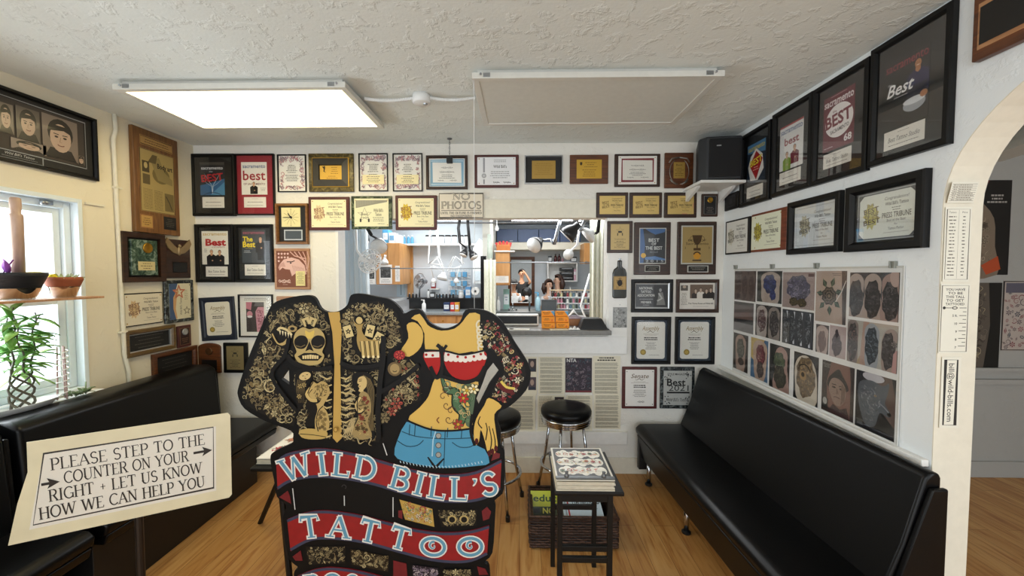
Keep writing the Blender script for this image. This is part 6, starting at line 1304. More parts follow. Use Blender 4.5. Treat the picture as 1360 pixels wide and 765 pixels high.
dup(s1, 'chrome bar stool mostly hidden behind the cutout sign', loc=(-.175, 2.72, 0), rz=R(-18))

# ================================================================ papers on the counter front
def paper(x0, y0, x1, y1, label, kind, seed, name='info_sheet', off=.0):
    M, w, h = on_back(x0, y0, x1, y1); t = thing(name, label, 'poster', M=Matrix.Translation((0, -.003-off, 0)) @ M, group='printed sheets on the wall below the counter')
    a = sheet(w, h, '#dfd8c2', 0, .001)
    if kind == 'photo':
        a.rect(0, 0, w*.98, h*.98, '#2d2530'); strew(a, [(-w*.47, -h*.47), (w*.47, -h*.47), (w*.47, h*.47), (-w*.47, h*.47)], 90, .008, .022, ['#5d5260', '#7a6d78', '#4a3f4c', '#8d7f84', '#3c5560'], '#1d171e', seed, (0, 2, 3, 4)); a.text('NTA', -.26*w, .42*h, .1*h, '#d8d6d2', .36*w, bold=.02); a.rect(0, -.46*h, w*.96, .05*h, '#6d2a30')
    else:
        top = .46*h
        if kind == 'title': a.greek(0, .45*h, .6*w, 1, .05*h, '#3a332b', seed, .7, lo=.9); a.greek(0, .39*h, .7*w, 1, .05*h, '#3a332b', seed+1, .7, lo=.9); top = .32*h
        if kind == 'pics':
            for yy, cc in ((.28, '#3a3236'), (-.2, '#4c4048')): a.rect(.3*w, yy*h, .34*w, .34*h, cc); a.ell(.3*w, (yy+.03)*h, .08*w, .08*h, '#a58d80'); a.rect(.3*w, (yy-.12)*h, .26*w, .06*h, '#26303f')
            a.greek(-.2*w, .45*h, .5*w, 22, .04*h, '#8d8674', seed, .45, False, .9)
        else:
            k = 0; y = top
            while y > -.45*h: n = 3+(k*2+seed) % 3; a.greek(0, y, .86*w, n, .021*h, '#8f8a7c', seed+k, .62, False, .93); y -= n*.021*h+.022*h; k += 1
    done(a, 'sheet', t); return t
for x0, y0, x1, y1, lb, kd, sd in ((682, 474, 713, 525, 'printed sheet with two small photos beside the cutout sign sleeve', 'pics', 1), (715, 474, 750, 524, 'text sheet left of the dark cover sheet, upper row below counter', 'text', 2), (750.6, 475, 786.6, 522, 'dark magazine cover sheet lettered NTA taped below the counter', 'photo', 3), (787.5, 473, 824, 524, 'titled text sheet right of the dark cover sheet, upper row', 'title', 4),
        (678, 525, 711, 572, 'text sheet in the lower row between the two bar stools', 'text', 5), (714, 525, 750, 572, 'printed sheet with small photos directly behind the bar stool seat', 'pics', 6), (752, 525, 787, 572, 'text sheet behind the right side of the bar stool seat, lower row', 'text', 7), (788.5, 524, 824.7, 570, 'text sheet at the right end of the lower row below the counter', 'text', 8)): paper(x0, y0, x1, y1, lb, kd, sd)
# ================================================================ tattoo photo board on the right wall
M, w, h = on_right(974, 356.5, 496, 1196, 353.5, 597, off=.008); M = Matrix.Translation((-.001, 0, 0)) @ M
t = PB = thing('photo_board', 'large clear-sleeved board of seventeen tattoo photos above the long bench', 'photo board', M=M)
a = sheet(w, h, '#dcdcda', .002, .004); a.box(0, 0, w-.01, h-.01, .006, '#c4c4be'); done(a, 'backing', t)
inv = M.inverted()
def tphoto(k, Z, bgc, draw, label):
    x0, t0, b0, x1, t1, b1 = Z; X = XR-.012
    P = [(inv @ at_x(960+x/2.835, 340+y/2.835, X)).to_2d() for x, y in ((x0, t0), (x0, b0), (x1, t1), (x1, b1))]
    xa, xb = (P[0].x+P[1].x)/2, (P[2].x+P[3].x)/2; yt, yb = (P[0].y+P[2].y)/2, (P[1].y+P[3].y)/2
    pw, ph = xb-xa, yt-yb; a = sheet(pw, ph, bgc, .0064, .0006); rnd = random.Random(k); draw(a, pw, ph, rnd)
    a.v = [(max(-pw/2, min(pw/2, x)), max(-ph/2, min(ph/2, y)), z) for x, y, z in a.v]
    a.c = [tuple((.72*q+.28*sum(c[:3])/3)*.8 for q in c[:3])+(1,) for c in a.c]; a.sh = a.sh[:3]+(bgc,)+a.sh[4:]; o = done(a, 'photo', t, GLOSSINK, label); o.location = ((xa+xb)/2, (yt+yb)/2, 0)
SK = ['#b58d78', '#c49c86', '#a87f6c']
def limb(a, cx, w0, w1, h, col, tilt=0, top=.46, bot=-.5):
    a.poly(crom([(cx-w0*.2+tilt, top*h), (cx+w0*.2+tilt, top*h), (cx+w0*.5+tilt*.7, (top-.14)*h), (cx+w0*.48, .0), (cx+w1*.5, bot*h), (cx-w1*.5, bot*h), (cx-w0*.48, 0), (cx-w0*.5+tilt*.7, (top-.14)*h)], 3), col)
def ink(a, cx, cy, rx, ry, cols, dark, seed, n=40, blob=True, k=(0, 2, 4, 6)):
    P = [(cx+rx*math.cos(i*.3)*(1+.12*math.sin(i*2.3)), cy+ry*math.sin(i*.3)*(1+.1*math.cos(i*1.7))) for i in range(21)]
    if blob: a.poly(P, dark)
    strew(a, P, n, min(rx, ry)*.22, min(rx, ry)*.5, cols, dark, seed, k); strew(a, P, int(n*1.6), min(rx, ry)*.09, min(rx, ry)*.2, cols, dark, seed+50, (0, 2, 4, 3))
GRY = ['#6d6668', '#857d7c', '#4c4648', '#5a5456']
def d1(a, w, h, r):
    for i in range(3): limb(a, (-.32+.32*i)*w, .32*w, .28*w, h, '#6b5752', 0, .5); ink(a, (-.32+.32*i)*w, -.05*h, .12*w, .4*h, ['#7d6862', '#5a4844'], '#54423f', i, 14)
def d2(a, w, h, r): limb(a, .05*w, .75*w, .6*w, h, '#b9a393'); ink(a, .02*w, .1*h, .26*w, .3*h, ['#33489a', '#4a62b5', '#26306d'], '#1f2760', 3); ink(a, .16*w, -.25*h, .12*w, .16*h, ['#33489a', '#5a62a5'], '#1f2760', 4, 12)
def d3(a, w, h, r): a.rect(0, 0, w, h, '#ab9088'); ink(a, 0, .06*h, .36*w, .36*h, ['#8d84a8', '#6d6690', '#a59ab5', '#54506d'], '#4a465c', 5, 60); ink(a, -.12*w, -.32*h, .14*w, .12*h, ['#8d7a3c', '#6d5c2a'], '#3f3520', 6, 12); ink(a, .14*w, -.33*h, .14*w, .12*h, ['#8d7a3c', '#6d5c2a'], '#3f3520', 7, 12); a.rect(.4*w, .42*h, .16*w, .08*h, '#6d4a44')
def d4(a, w, h, r):
    a.rect(0, 0, w, h, '#bd9f8a'); a.poly([(.34*w, .5*h), (.5*w, .5*h), (.5*w, -.5*h), (.4*w, -.5*h)], '#4c3f3a')
    for i in range(7):
        an = i*.9+.3; c = (-.04*w+.3*w*math.cos(an), .02*h+.27*h*math.sin(an)); P = [(c[0]+.13*w*math.cos(an), c[1]+.11*h*math.sin(an)), (c[0]-.08*w*math.sin(an), c[1]+.06*h*math.cos(an)), (c[0]-.1*w*math.cos(an), c[1]-.08*h*math.sin(an)), (c[0]+.08*w*math.sin(an), c[1]-.06*h*math.cos(an))]
        a.poly(P, '#1f3a2a'); a.line([P[2], P[0]], .02*w, '#4c7a58')
    for rr, col, n in ((.25, '#33291f', 8), (.2, '#6d5a48', 8), (.16, '#2a2119', 8), (.12, '#7d6852', 7), (.08, '#2a2119', 6), (.05, '#8d765c', 6)):
        a.poly([(-.04*w+rr*w*(1.05 if i % 2 else .88)*math.cos(i*math.pi/n), .02*h+rr*w*(1.05 if i % 2 else .88)*math.sin(i*math.pi/n)) for i in range(2*n)], col)
    a.line([(.18*w, -.08*h), (.36*w, .12*h), (.48*w, .32*h)], .02*w, '#e9e4dc'); a.greek(.2*w, .45*h, .3*w, 2, .03*h, '#4c3f3a', 2)
def d5(a, w, h, r):
    for i in range(3): c = (-.36+.36*i)*w; limb(a, c, .34*w, .36*w, h, '#b09a8c' if i < 2 else '#a58478', 0, .46); ink(a, c, -.08*h, .16*w, .42*h, ['#4a4443', '#5f5856', '#38322f', '#726a66'], '#2c2725', i, 40)
    a.ell(.44*w, .4*h, .1*w, .2*h, '#b8988a')
def d6(a, w, h, r): a.rect(0, .2*h, w, .4*h, '#6a5a58'); a.rect(0, -.12*h, w, .22*h, '#211e20'); a.rect(0, -.36*h, w, .3*h, '#7d7a7c'); a.poly([(-.5*w, .1*h), (.3*w, .2*h), (.5*w, -.05*h), (-.5*w, -.1*h)], '#7d5a50')
def d7(a, w, h, r):
    limb(a, -.24*w, .44*w, .36*w, h, '#b5a79f'); ink(a, -.24*w, .0, .17*w, .36*h, ['#8d5a5c', '#c9bdb8', '#6d4448', '#a59a96'], '#5d3c3e', 3); limb(a, .26*w, .42*w, .38*w, h, '#8d8078'); ink(a, .26*w, -.02*h, .18*w, .4*h, GRY, '#3a3434', 4)
def d8(a, w, h, r):
    for i in range(4): c = (-.375+.25*i)*w; a.rect(c, 0, .24*w, .98*h, '#3c4048'); a.line([(c+.04*w, .46*h), (c, 0), (c+.03*w, -.46*h)], .05*w, '#c9d0dc'); ink(a, c-.02*w, 0, .09*w, .44*h, ['#7d8490', '#a5adb8', '#565c66'], '#2c3036', i, 24)
def d9(a, w, h, r): limb(a, 0, .9*w, .7*w, h, '#c2a598'); ink(a, 0, -.08*h, .32*w, .38*h, ['#8d6a60', '#a58078', '#6a4c46'], '#7a5a52', 3)
def d10(a, w, h, r): a.rect(0, 0, w, h, '#c0a3a0'); limb(a, -.05*w, .8*w, .75*w, h, '#bfa6a2'); ink(a, -.05*w, -.1*h, .3*w, .36*h, ['#6d5c64', '#8d7c84', '#4c4048'], '#54464e', 4); ink(a, -.05*w, .26*h, .1*w, .14*h, ['#4c4048'], '#3f343c', 5, 8)
def d11(a, w, h, r):
    a.rect(0, 0, w, h, '#b5b0a4'); a.poly([(-.3*w, -.5*h), (.05*w, .3*h), (.1*w, -.5*h)], '#b59a6a'); a.poly([(-.22*w, -.5*h), (-.16*w, .5*h), (-.04*w, .5*h), (-.04*w, -.5*h)], '#b98f7a')
    limb(a, -.38*w, .24*w, .2*w, h, '#8d7a74', 0, .5); ink(a, -.38*w, -.02*h, .11*w, .46*h, GRY+['#b07a70'], '#3c3636', 1); limb(a, .02*w, .28*w, .22*w, h, '#9aa0a8'); ink(a, .02*w, -.02*h, .13*w, .42*h, ['#5a6a78', '#7d8fa0', '#3f4c58'], '#2c343c', 2); limb(a, .34*w, .26*w, .2*w, h, '#a58d82', .05*w, .4); ink(a, .34*w, -.06*h, .12*w, .4*h, GRY, '#3c3634', 3); motif(a, 1, .44*w, .1*h, .06*w, '#8d7f7a', '#2c2626', r)
    a.poly([(.42*w, -.5*h), (.5*w, -.5*h), (.5*w, .0), (.44*w, -.1*h)], '#c08a84')
def d12(a, w, h, r): limb(a, 0, .7*w, .5*w, h, '#b58f7a'); ink(a, 0, .1*h, .26*w, .28*h, ['#6d705c', '#4c5044', '#8d8a72'], '#4a4438', 3); ink(a, .05*w, -.25*h, .2*w, .1*h, ['#54483f'], '#4a3a34', 4, 10)
def d13(a, w, h, r): a.rect(0, 0, w, h, '#3a78a8'); a.poly([(-.5*w, .5*h), (.3*w, .5*h), (-.2*w, -.1*h), (-.5*w, 0)], '#d9b53a'); limb(a, .05*w, .8*w, .5*w, h, '#c9a68c'); ink(a, .08*w, .12*h, .26*w, .26*h, ['#a32f44', '#c2566a', '#7d2034', '#d9a088'], '#6a1c2c', 3); ink(a, .08*w, -.25*h, .2*w, .2*h, ['#6d5a54', '#8d7a72'], '#463834', 4, 20)
def d14(a, w, h, r): limb(a, .1*w, .6*w, .8*w, h, '#b5897a'); ink(a, .0, .15*h, .28*w, .2*h, ['#7d8a5a', '#5a6a44'], '#46543a', 3); ink(a, .05*w, -.2*h, .3*w, .26*h, ['#5a5a44', '#463f34', '#6d6854'], '#3a352a', 4)
def d15(a, w, h, r):
    a.poly(crom([(-.45*w, .2*h), (-.25*w, .42*h), (.1*w, .46*h), (.38*w, .25*h), (.46*w, -.1*h), (.4*w, -.5*h), (-.3*w, -.5*h), (-.42*w, -.2*h)], 3), '#d8c9b0'); ink(a, .0, .02*h, .38*w, .43*h, ['#a8803a', '#8d7244', '#c29a4c', '#6d5a3a'], '#6a5028', 3, 70)
    a.line(arc(-.05*w, .12*h, .25*w, .16*h, 10, 170, 8), .04*w, '#3a2c16'); a.ell(-.1*w, .04*h, .14*w, .1*h, '#b08a4c'); a.ell(-.1*w, .06*h, .07*w, .05*h, '#3a2c16')
def d16(a, w, h, r):
    a.poly([(-.2*w, .5*h), (.36*w, .5*h), (.4*w, .2*h), (.4*w, -.5*h), (-.3*w, -.4*h), (-.34*w, .1*h)], '#8d5a4a')
    a.poly(crom([(-.28*w, .0), (-.29*w, .16*h), (-.16*w, .28*h), (.04*w, .4*h), (.16*w, .29*h), (.3*w, .16*h), (.3*w, .02*h)], 3), '#2a201d'); a.poly([(-.3*w, -.5*h), (-.12*w, -.3*h), (.1*w, -.36*h), (.3*w, -.28*h), (.4*w, -.5*h)], '#4a2a2c'); a.poly(crom([(-.26*w, .05*h), (-.14*w, .2*h), (.1*w, .2*h), (.26*w, .06*h), (.25*w, -.14*h), (.1*w, -.3*h), (-.08*w, -.28*h), (-.22*w, -.12*h)], 3), '#a5826f')
    for s in (-.1, .13): a.ell(s*w, .03*h, .06*w, .018*h, '#2a201d'); a.line([(s*w-.07*w, .08*h), (s*w+.07*w, .085*h)], .016*h, '#3a2a24')
    a.poly([(.0, .03*h), (.06*w, -.08*h), (-.04*w, -.09*h)], '#8a6654'); a.line(arc(0, -.17*h, .1*w, .025*h, 20, 160, 6), .014*h, '#54302a'); a.poly([(.14*w, .15*h), (.26*w, .06*h), (.24*w, -.16*h), (.12*w, -.28*h)], '#84624f')
    a.rect(-.38*w, -.34*h, .2*w, .2*h, '#1a1818'); a.ell(-.38*w, -.3*h, .07*w, .07*h, '#b5b0aa'); a.greek(-.34*w, .44*h, .26*w, 3, .03*h, '#b5b0aa', 2)
def d17(a, w, h, r):
    a.poly([(-.2*w, .5*h), (.4*w, .5*h), (.5*w, .2*h), (.5*w, -.3*h), (.2*w, -.1*h), (-.1*w, .3*h)], '#6d5248'); a.ell(-.05*w, .44*h, .28*w, .08*h, '#c9c6d0')
    a.poly(crom([(-.4*w, .3*h), (-.1*w, .38*h), (.2*w, .34*h), (.34*w, .42*h), (.32*w, .24*h), (.26*w, .06*h), (.4*w, -.06*h), (.36*w, -.14*h), (.14*w, -.12*h), (.04*w, -.36*h), (-.2*w, -.42*h), (-.36*w, -.2*h), (-.44*w, .05*h)], 3), '#59626d')
    strew(a, [(-.38*w, .26*h), (.2*w, .32*h), (.2*w, 0), (.04*w, -.32*h), (-.2*w, -.38*h), (-.4*w, 0)], 70, .025*w, .06*w, ['#7d8690', '#a0a8b0', '#5a626c', '#c0c6cc'], '#2c323a', 4, (2, 4, 4)); a.ell(.02*w, .14*h, .03*w, .016*h, '#c9a05a'); a.ell(.02*w, .14*h, .012*w, .012*h, '#14161a'); a.ell(.37*w, -.09*h, .05*w, .035*h, '#101214'); a.line([(.1*w, .05*h), (.25*w, -.0), (.36*w, -.06*h)], .03*w, '#8d9298'); a.greek(-.36*w, -.36*h, .2*w, 4, .025*h, '#a5a5a5', 2)
for k, (Z, bgc, d, lb) in enumerate((((43, 57, 165, 122, 57, 172), '#4a3c3a', d1, 'photo of three muted brown tattooed limbs'), ((127, 57, 172, 220, 57, 180), '#1f2422', d2, 'photo of a blue shoulder tattoo'), ((223, 60, 192, 343, 62, 205), '#ab9088', d3, 'photo of a round purple grey tattoo'), ((347, 58, 245, 462, 55, 260), '#bd9f8a', d4, 'photo of a rose mandala with green leaves'), ((474, 62, 232, 660, 62, 245), '#1d1918', d5, 'photo of three dark shaded upper arms'),
        ((40, 172, 282, 113, 176, 290), '#3c3a3c', d6, 'blurry grey photo'), ((121, 183, 300, 215, 190, 318), '#161616', d7, 'photo of two portrait arms'), ((221, 202, 330, 338, 210, 350), '#1c1e22', d8, 'photo of four silvery sleeves'), ((347, 258, 360, 395, 260, 372), '#3a302e', d9, 'narrow photo of a reddish forearm'), ((399, 262, 375, 460, 266, 392), '#c0a3a0', d10, 'narrow photo of a grey figure tattoo'), ((465, 242, 395, 655, 258, 445), '#b5b0a4', d11, 'photo of three coloured sleeves'),
        ((38, 287, 425, 92, 300, 438), '#2a2220', d12, 'photo of a green grey forearm tattoo'), ((103, 305, 455, 167, 320, 477), '#3a78a8', d13, 'photo of a red tattoo against blue'), ((173, 328, 490, 248, 346, 522), '#161514', d14, 'photo of an olive figure tattoo'), ((264, 356, 532, 356, 384, 572), '#15171a', d15, 'photo of a golden amber tattoo'), ((370, 389, 575, 490, 422, 632), '#352a27', d16, 'photo of a man portrait tattoo'), ((497, 430, 635, 645, 462, 706), '#141519', d17, 'photo of a wolf head tattoo'))): tphoto(k, Z, bgc, d, lb)
m = MB(); m.box((0, 0, .0085), (w-.004, h-.004, .0015)); m.build('clear_sleeve', glass_mat('sleeve_film', refl=.14, rough=.1), t)
for x, y in ((48, 44), (186, 42), (352, 40), (640, 36)):
    c = inv @ at_x(960+x/2.835, 340+y/2.835, XR-.01); m = MB(); m.box((c.x, c.y+.004, .008), (.026, .03, .016)); m.tube([(c.x, c.y-.008, .016), (c.x, c.y-.012, .02), (c.x, c.y+.02, .024)], .003, 6); m.build('clip', plain('clip_grey', '#8f918a', .4, .3), t, bevel=.003)
# ================================================================ jamb notices and side room posters
def jamb(x0, y0, x1, y1, name, label, draw, cat='notice', lean=0, dy=0):
    Y = AY1-.0055; a_, b_ = at_y(x0, (y0+y1)/2, Y), at_y(x1, (y0+y1)/2, Y); t_, l_ = at_y((x0+x1)/2, y0, Y), at_y((x0+x1)/2, y1, Y)
    w, h = b_.x-a_.x, t_.z-l_.z; t = thing(name, label, cat, M=wallM(((a_.x+b_.x)/2, Y-.0015-dy, (t_.z+l_.z)/2), (1, 0, 0), (0, -1, 0)) @ Matrix.Rotation(R(lean), 4, 'X'), group='notices on the arch jamb')
    a = sheet(w, h, '#e3dfd0', 0, .001); draw(a, w, h); return done(a, 'sheet', t)
def j1(a, w, h):
    for i in range(9): a.line([(-.46*w, (.4-.1*i)*h), (.46*w, (.4-.1*i)*h)], .0012, '#6d675c', up=(i == 0))
    a.line([(-.2*w, .4*h), (-.2*w, -.4*h)], .0012, '#6d675c'); a.greek(-.33*w, .35*h, .2*w, 8, .1*h, '#8d8678', 2, .4); a.greek(.12*w, .35*h, .6*w, 8, .1*h, '#8d8678', 3, .4, False, .7)
def j2(a, w, h):
    a.box(0, 0, .86*w, .94*h, .002, '#5d574c'); a.line([(.02*w, .46*h), (.02*w, -.46*h)], .001, '#8d8678'); a.text('Tattoo', -.22*w, .43*h, .025*h, '#3a352d'); a.text('Price', .24*w, .43*h, .025*h, '#3a352d')
    a.greek(-.22*w, .37*h, .3*w, 18, .046*h, '#6d675c', 2, .3); a.greek(.22*w, .37*h, .14*w, 18, .046*h, '#6d675c', 3, .3)
def j3(a, w, h):
    a.box(0, 0, .9*w, .95*h, .0022, '#6d675c')
    for i, s in enumerate(('YOU HAVE', 'TO BE', 'THIS TALL', 'TO GET', 'TATTOOED')): a.text(s, .0, (.42-.052*i)*h, .036*h, '#2a2622', (.66, .5, .64, .6, .64)[i]*w, bold=.015)
    y = .155*h; a.line([(-.38*w, y), (.1*w, y)], .0022, '#1d1a17'); a.ell(-.36*w, y, .006, .006, '#1d1a17', 8); a.ell(.0, y, .011, .006, '#1d1a17', 8); a.ell(.0, y, .007, .003, '#e3dfd0', 8)
    for i in range(11): yy = (.155-.055*i)*h; a.line([((.16 if i % 2 == 0 else .28)*w, yy), (.4*w, yy)], .0022, '#3a352d', up=(i == 0))
    for i, s in enumerate(('5 ft.', '10', '9', '8', '7')): a.text(s, .1*w, (.045-.115*i)*h, .034*h, '#2a2622', bold=.01, align='r')
def j4(a, w, h): a.box(0, 0, .62*w, .92*h, .006, '#1d1a17'); a.text('bill@wild-bills.com', .02*w, 0, .3*w, '#1d1a17', .82*h, bold=.004, rot=R(-90))
jamb(1256, 243, 1291, 270, 'price_table', 'small ruled table sheet at the top of the arch jamb', j1, lean=12, dy=.012)
jamb(1253, 275, 1288, 374, 'price_list', 'tall bordered list of tattoo prices on the arch jamb', j2)
jamb(1247, 377, 1286, 469, 'height_chart', 'printed height chart reading YOU HAVE TO BE THIS TALL on the arch jamb', j3)
jamb(1248.5, 474, 1274, 568, 'address_strip', 'vertical black bordered email address strip lowest on the arch jamb', j4)
def side_poster(x0, y0, x1, y1, name, label, bgc, draw):
    M, w, h = on_back(x0, y0, x1, y1); t = thing(name, label, 'poster', M=M, group='posters in the side room'); a = sheet(w, h, bgc, .001, .002); draw(a, w, h); done(a, 'print', t, GLOSSINK)
def s1_(a, w, h): a.poly(crom([(-.45*w, .4*h), (-.1*w, .3*h), (.2*w, .1*h), (.24*w, -.2*h), (.3*w, -.5*h), (-.5*w, -.5*h), (-.5*w, 0)], 3), '#7d6d5c'); strew(a, [(-.44*w, .3*h), (.14*w, .1*h), (.2*w, -.3*h), (.2*w, -.45*h), (-.45*w, -.45*h)], 110, .02, .04, ['#9a8a74', '#5d5042', '#b0a088'], '#2a221a', 3); a.poly([(.0, -.4*h), (.3*w, -.3*h), (.36*w, -.44*h), (.1*w, -.5*h)], '#b04a24'); a.poly([(-.4*w, .44*h), (.1*w, .5*h), (.0, .4*h)], '#5d2a24'); a.greek(.24*w, .34*h, .36*w, 3, .035*h, '#a5a09a', 3, .5)
def s2_(a, w, h): a.poly([(-.5*w, .5*h), (.24*w, .5*h), (.3*w, 0), (.2*w, -.5*h), (-.5*w, -.5*h)], '#5a5148'); strew(a, [(-.48*w, .46*h), (.2*w, .46*h), (.26*w, 0), (.16*w, -.46*h), (-.48*w, -.46*h)], 110, .02, .045, ['#7d7264', '#453c33', '#93876f'], '#221c16', 5)
def s3_(a, w, h): strew(a, [(-.48*w, -.48*h), (.48*w, -.48*h), (.48*w, .48*h), (-.48*w, .48*h)], 90, .018, .034, ['#7d3f44', '#5a4a50', '#8d5a5c', '#3f4450'], '#b5a9a0', 6, (1, 0, 2, 5)); a.rect(0, .4*h, .9*w, .14*h, '#5c5966'); a.box(0, 0, .98*w, .98*h, .008, '#2a2626')
side_poster(1270, 239, 1343, 365, 'tattoo_poster', 'dark poster of a tattooed torso seen through the arch, upper', '#141110', s1_)
side_poster(1262, 375.5, 1330, 489, 'tattoo_poster', 'dark tattoo poster seen through the arch beneath the upper one', '#12100e', s2_)
side_poster(1332.5, 373, 1398, 466, 'flash_poster', 'pale flash sheet with small red designs at the right edge of the arch', '#b5a9a0', s3_)

# ================================================================ loudspeaker
sx, sz = at_y(950, 240, 2.97).x, at_y(950, 240.5, 2.9).z
t = thing('wall_shelf', 'small white wooden shelf with brackets in the upper right corner', 'shelf', (sx, D, sz))
m = MB(); m.box((.0, -.16, -.012), (.32, .32, .02)); m.build('board', WHITEPAINT, t, bevel=.003)
for x in (-.13, .13): m = MB(); m.prism([(0, -.022), (-.22, -.022), (-.20, -.04), (-.03, -.10), (0, -.11)], x-.012, x+.012, PLAN); m.build('bracket', WHITEPAINT, t, bevel=.002)
t = thing('loudspeaker', 'black loudspeaker on the corner shelf below the ceiling', 'loudspeaker', (sx+.015, D-.165, sz), R(-8))
m = MB(); m.prism([(-.15, -.09), (-.105, -.15), (.13, -.15), (.145, .13), (-.10, .13)], .002, .31); m.build('cabinet', plain('speaker_cabinet', '#23262a', .55), t, bevel=.012)
m = MB(); m.box((.012, -.153, .155), (.21, .012, .27)); m.build('grille', plain('speaker_cloth', '#0c0c0e', .8, bmp=.2, scale=300), t, bevel=.006)
m = MB(); m.box((-.03, -.161, .24), (.03, .003, .008)); m.build('badge', SILVER, t)

# ================================================================ window shelf and plants
t = thing('window_shelf', 'narrow wooden glass-edged shelf across the window holding flower pots', 'shelf', (XL+.1, 1.70, 1.50))
m = MB(); m.box((.0, .0, 0), (.16, 1.16, .012)); m.build('board', TANWOOD, t, bevel=.002)
def planter(label, c, r0, r1, h, mat, z=1.508):
    t = thing('flower_pot', label, 'plant pot', (c[0], c[1], z), group='pots on the window shelf')
    m = MB(); m.lathe([(.0, .002), (r0*.7, 0), (r0*.98, .058), (r0*1.02, .06), (r0*.95, .056), (r0*.66, .006), (0, .006)], 24); m.build('glass_dish', glass_mat('dish_glass', (.8, .86, .8), .9), t, smooth=True)
    m = MB(); m.lathe([(r0*.72, .012), (r1*.97, .012+h-.02), (r1, .012+h-.016), (r1, .012+h), (r1*.93, .012+h), (r1*.9, h-.01), (0, h-.012)], 28); m.build('pot', mat, t, smooth=True)
    return t
p1, p2 = at_x(22, 385, XL+.11), at_x(85, 390, XL+.1)
def ribbed():
    m_, nt, b = new_mat('black_ribbed_pot'); wv = add(nt, 'ShaderNodeTexWave', wave_type='BANDS', bands_direction='Z'); wv.inputs['Scale'].default_value = 45; nt.links.new(coords(nt), wv.inputs[0]); bump(nt, b, wv.outputs[0], .5, .003); b.inputs['Base Color'].default_value = lin('#1a1c20'); b.inputs['Roughness'].default_value = .5; return m_
t = planter('wide black ribbed flower pot on the window shelf', p1, .088, .108, .125, ribbed())
LEAFV, LEAFG = plain('purple_leaf', '#8d4aa8', .5), plain('pale_succulent', '#a8b58a', .5)
def leaf(m, base, d, L, wd, droop=.3, n=5):
    d = Vector(d).normalized(); side = d.cross(Vector((0, 0, 1)))
    side = side.normalized() if side.length > .05 else Vector((1, 0, 0)); up = side.cross(d); base = Vector(base)
    def fn(u, v):
        s = wd*math.sin(math.pi*min(.999, u**.8))*(v-.5)*1.0
        return base+d*(L*u)+side*s+Vector((0, 0, -droop*L*u*u))+up*(abs(v-.5)*wd*.35)
    m.grid(fn, n, 2)
m = MB(); rnd = random.Random(5)
for i in range(5): leaf(m, (rnd.uniform(-.04, .05), -.09+rnd.uniform(-.02, .05), .13), (rnd.uniform(-.3, .4), rnd.uniform(-.5, .4), 1), .085, .03, .1)
m.build('leaves', LEAFV, t, smooth=True, solid=.001)
m = MB(); m.ball((.02, .06, .13), (.03, .05, .012), 12, 6); m.build('seedling', plain('dry_moss', '#c9c27a', .8), t)
tp = thing('wooden_stake', 'turned wooden rolling-pin stake standing in the black pot', 'stake', (p1.x, p1.y+.012, 1.508))
m = MB(); m.lathe([(.0, .13), (.023, .13), (.025, .42), (.023, .43), (.017, .435), (.021, .475), (.02, .51), (.014, .515), (0, .515)], 20); m.build('stake', wood('pale_beech', '#a88a76', '#c4a692', (20, 20, 3)), tp, smooth=True)
t = planter('small terracotta pot with a pale succulent on the window shelf', p2, .065, .078, .10, plain('terracotta', '#9a5230', .75, bmp=.1))
m = MB(); rnd = random.Random(8)
for i in range(26): an, el = rnd.uniform(0, 6.28), rnd.uniform(.2, 1.2); leaf(m, (.03*math.cos(an)+rnd.uniform(-.02, .02), .03*math.sin(an), .09), (math.cos(an)*math.cos(el), math.sin(an)*math.cos(el), math.sin(el)), .045, .02, .0)
m.build('succulent', LEAFG, t, smooth=True, solid=.002)
m = MB(); 
for i in range(12): an = i*.53; leaf(m, (.0, -.05, .09), (.25*math.cos(an), .3*math.sin(an), .8), .05, .04, .2)
m.build('yellow_flower', plain('yellow_petal', '#ecd92a', .5), t, smooth=True, solid=.001)
# lucky bamboo on the sill
SX = XL+.06; pb = at_x(30, 540, SX)
t = thing('bamboo_plant', 'leafy green braided lucky bamboo in a white tray on the window sill', 'plant', (SX, pb.y, WZ0))
m = MB(); m.lathe([(.0, 0), (.085, 0), (.11, .028), (.115, .032), (.105, .03), (.08, .008), (0, .008)], 28, Matrix.Diagonal((.55, 1.5, 1, 1))); m.build('tray', WHITEPLASTIC, t, smooth=True)
m = MB(); rnd = random.Random(11); stems = []
for k in range(5):
    ph = k*1.257; pts = []; lean = rnd.uniform(-.14, .10); top = rnd.uniform(.40, .56)
    for i in range(24):
        z = i/23*top; br = min(1, z/.19); r_ = .042*(1 if z < .2 else 1+(z-.2)*.8)
        wob = math.cos(br*4.2+ph); sp = max(0, z-.2)
        pts.append((.03*math.sin(br*4.2+ph)+sp*.1, r_*wob+sp*(lean*2)+.008*math.sin(z*40+k), .012+z))
    m.tube(pts, [.0062-.0038*i/23 for i in range(24)], 6); stems.append(pts)
m.build('stems', plain('bamboo_stem', '#4f4a3c', .6), t, smooth=True)
greens = [plain('bamboo_leaf', '#5f9440', .45, var=.25), plain('bamboo_leaf_light', '#93bb62', .45, var=.2)]
ms = [MB(), MB()]
for k, pts in enumerate(stems):
    for j in range(17):
        i = rnd.randint(8, 23); b_ = pts[i]; s = rnd.choice((-1, 1))
        leaf(ms[rnd.random() < .45], b_, (rnd.uniform(-.1, .5), s*rnd.uniform(.25, 1), rnd.uniform(-.3, .7)), rnd.uniform(.07, .13), rnd.uniform(.03, .05), rnd.uniform(.1, .7))
for mb, g in zip(ms, greens): mb.build('leaves', g, t, smooth=True, solid=.0008)
pt = at_x(82, 530, SX)
t = thing('bamboo_trellis', 'small spiral wire-wrapped plant tower by the window frame', 'plant', (SX+.01, pt.y, WZ0))
m = MB()
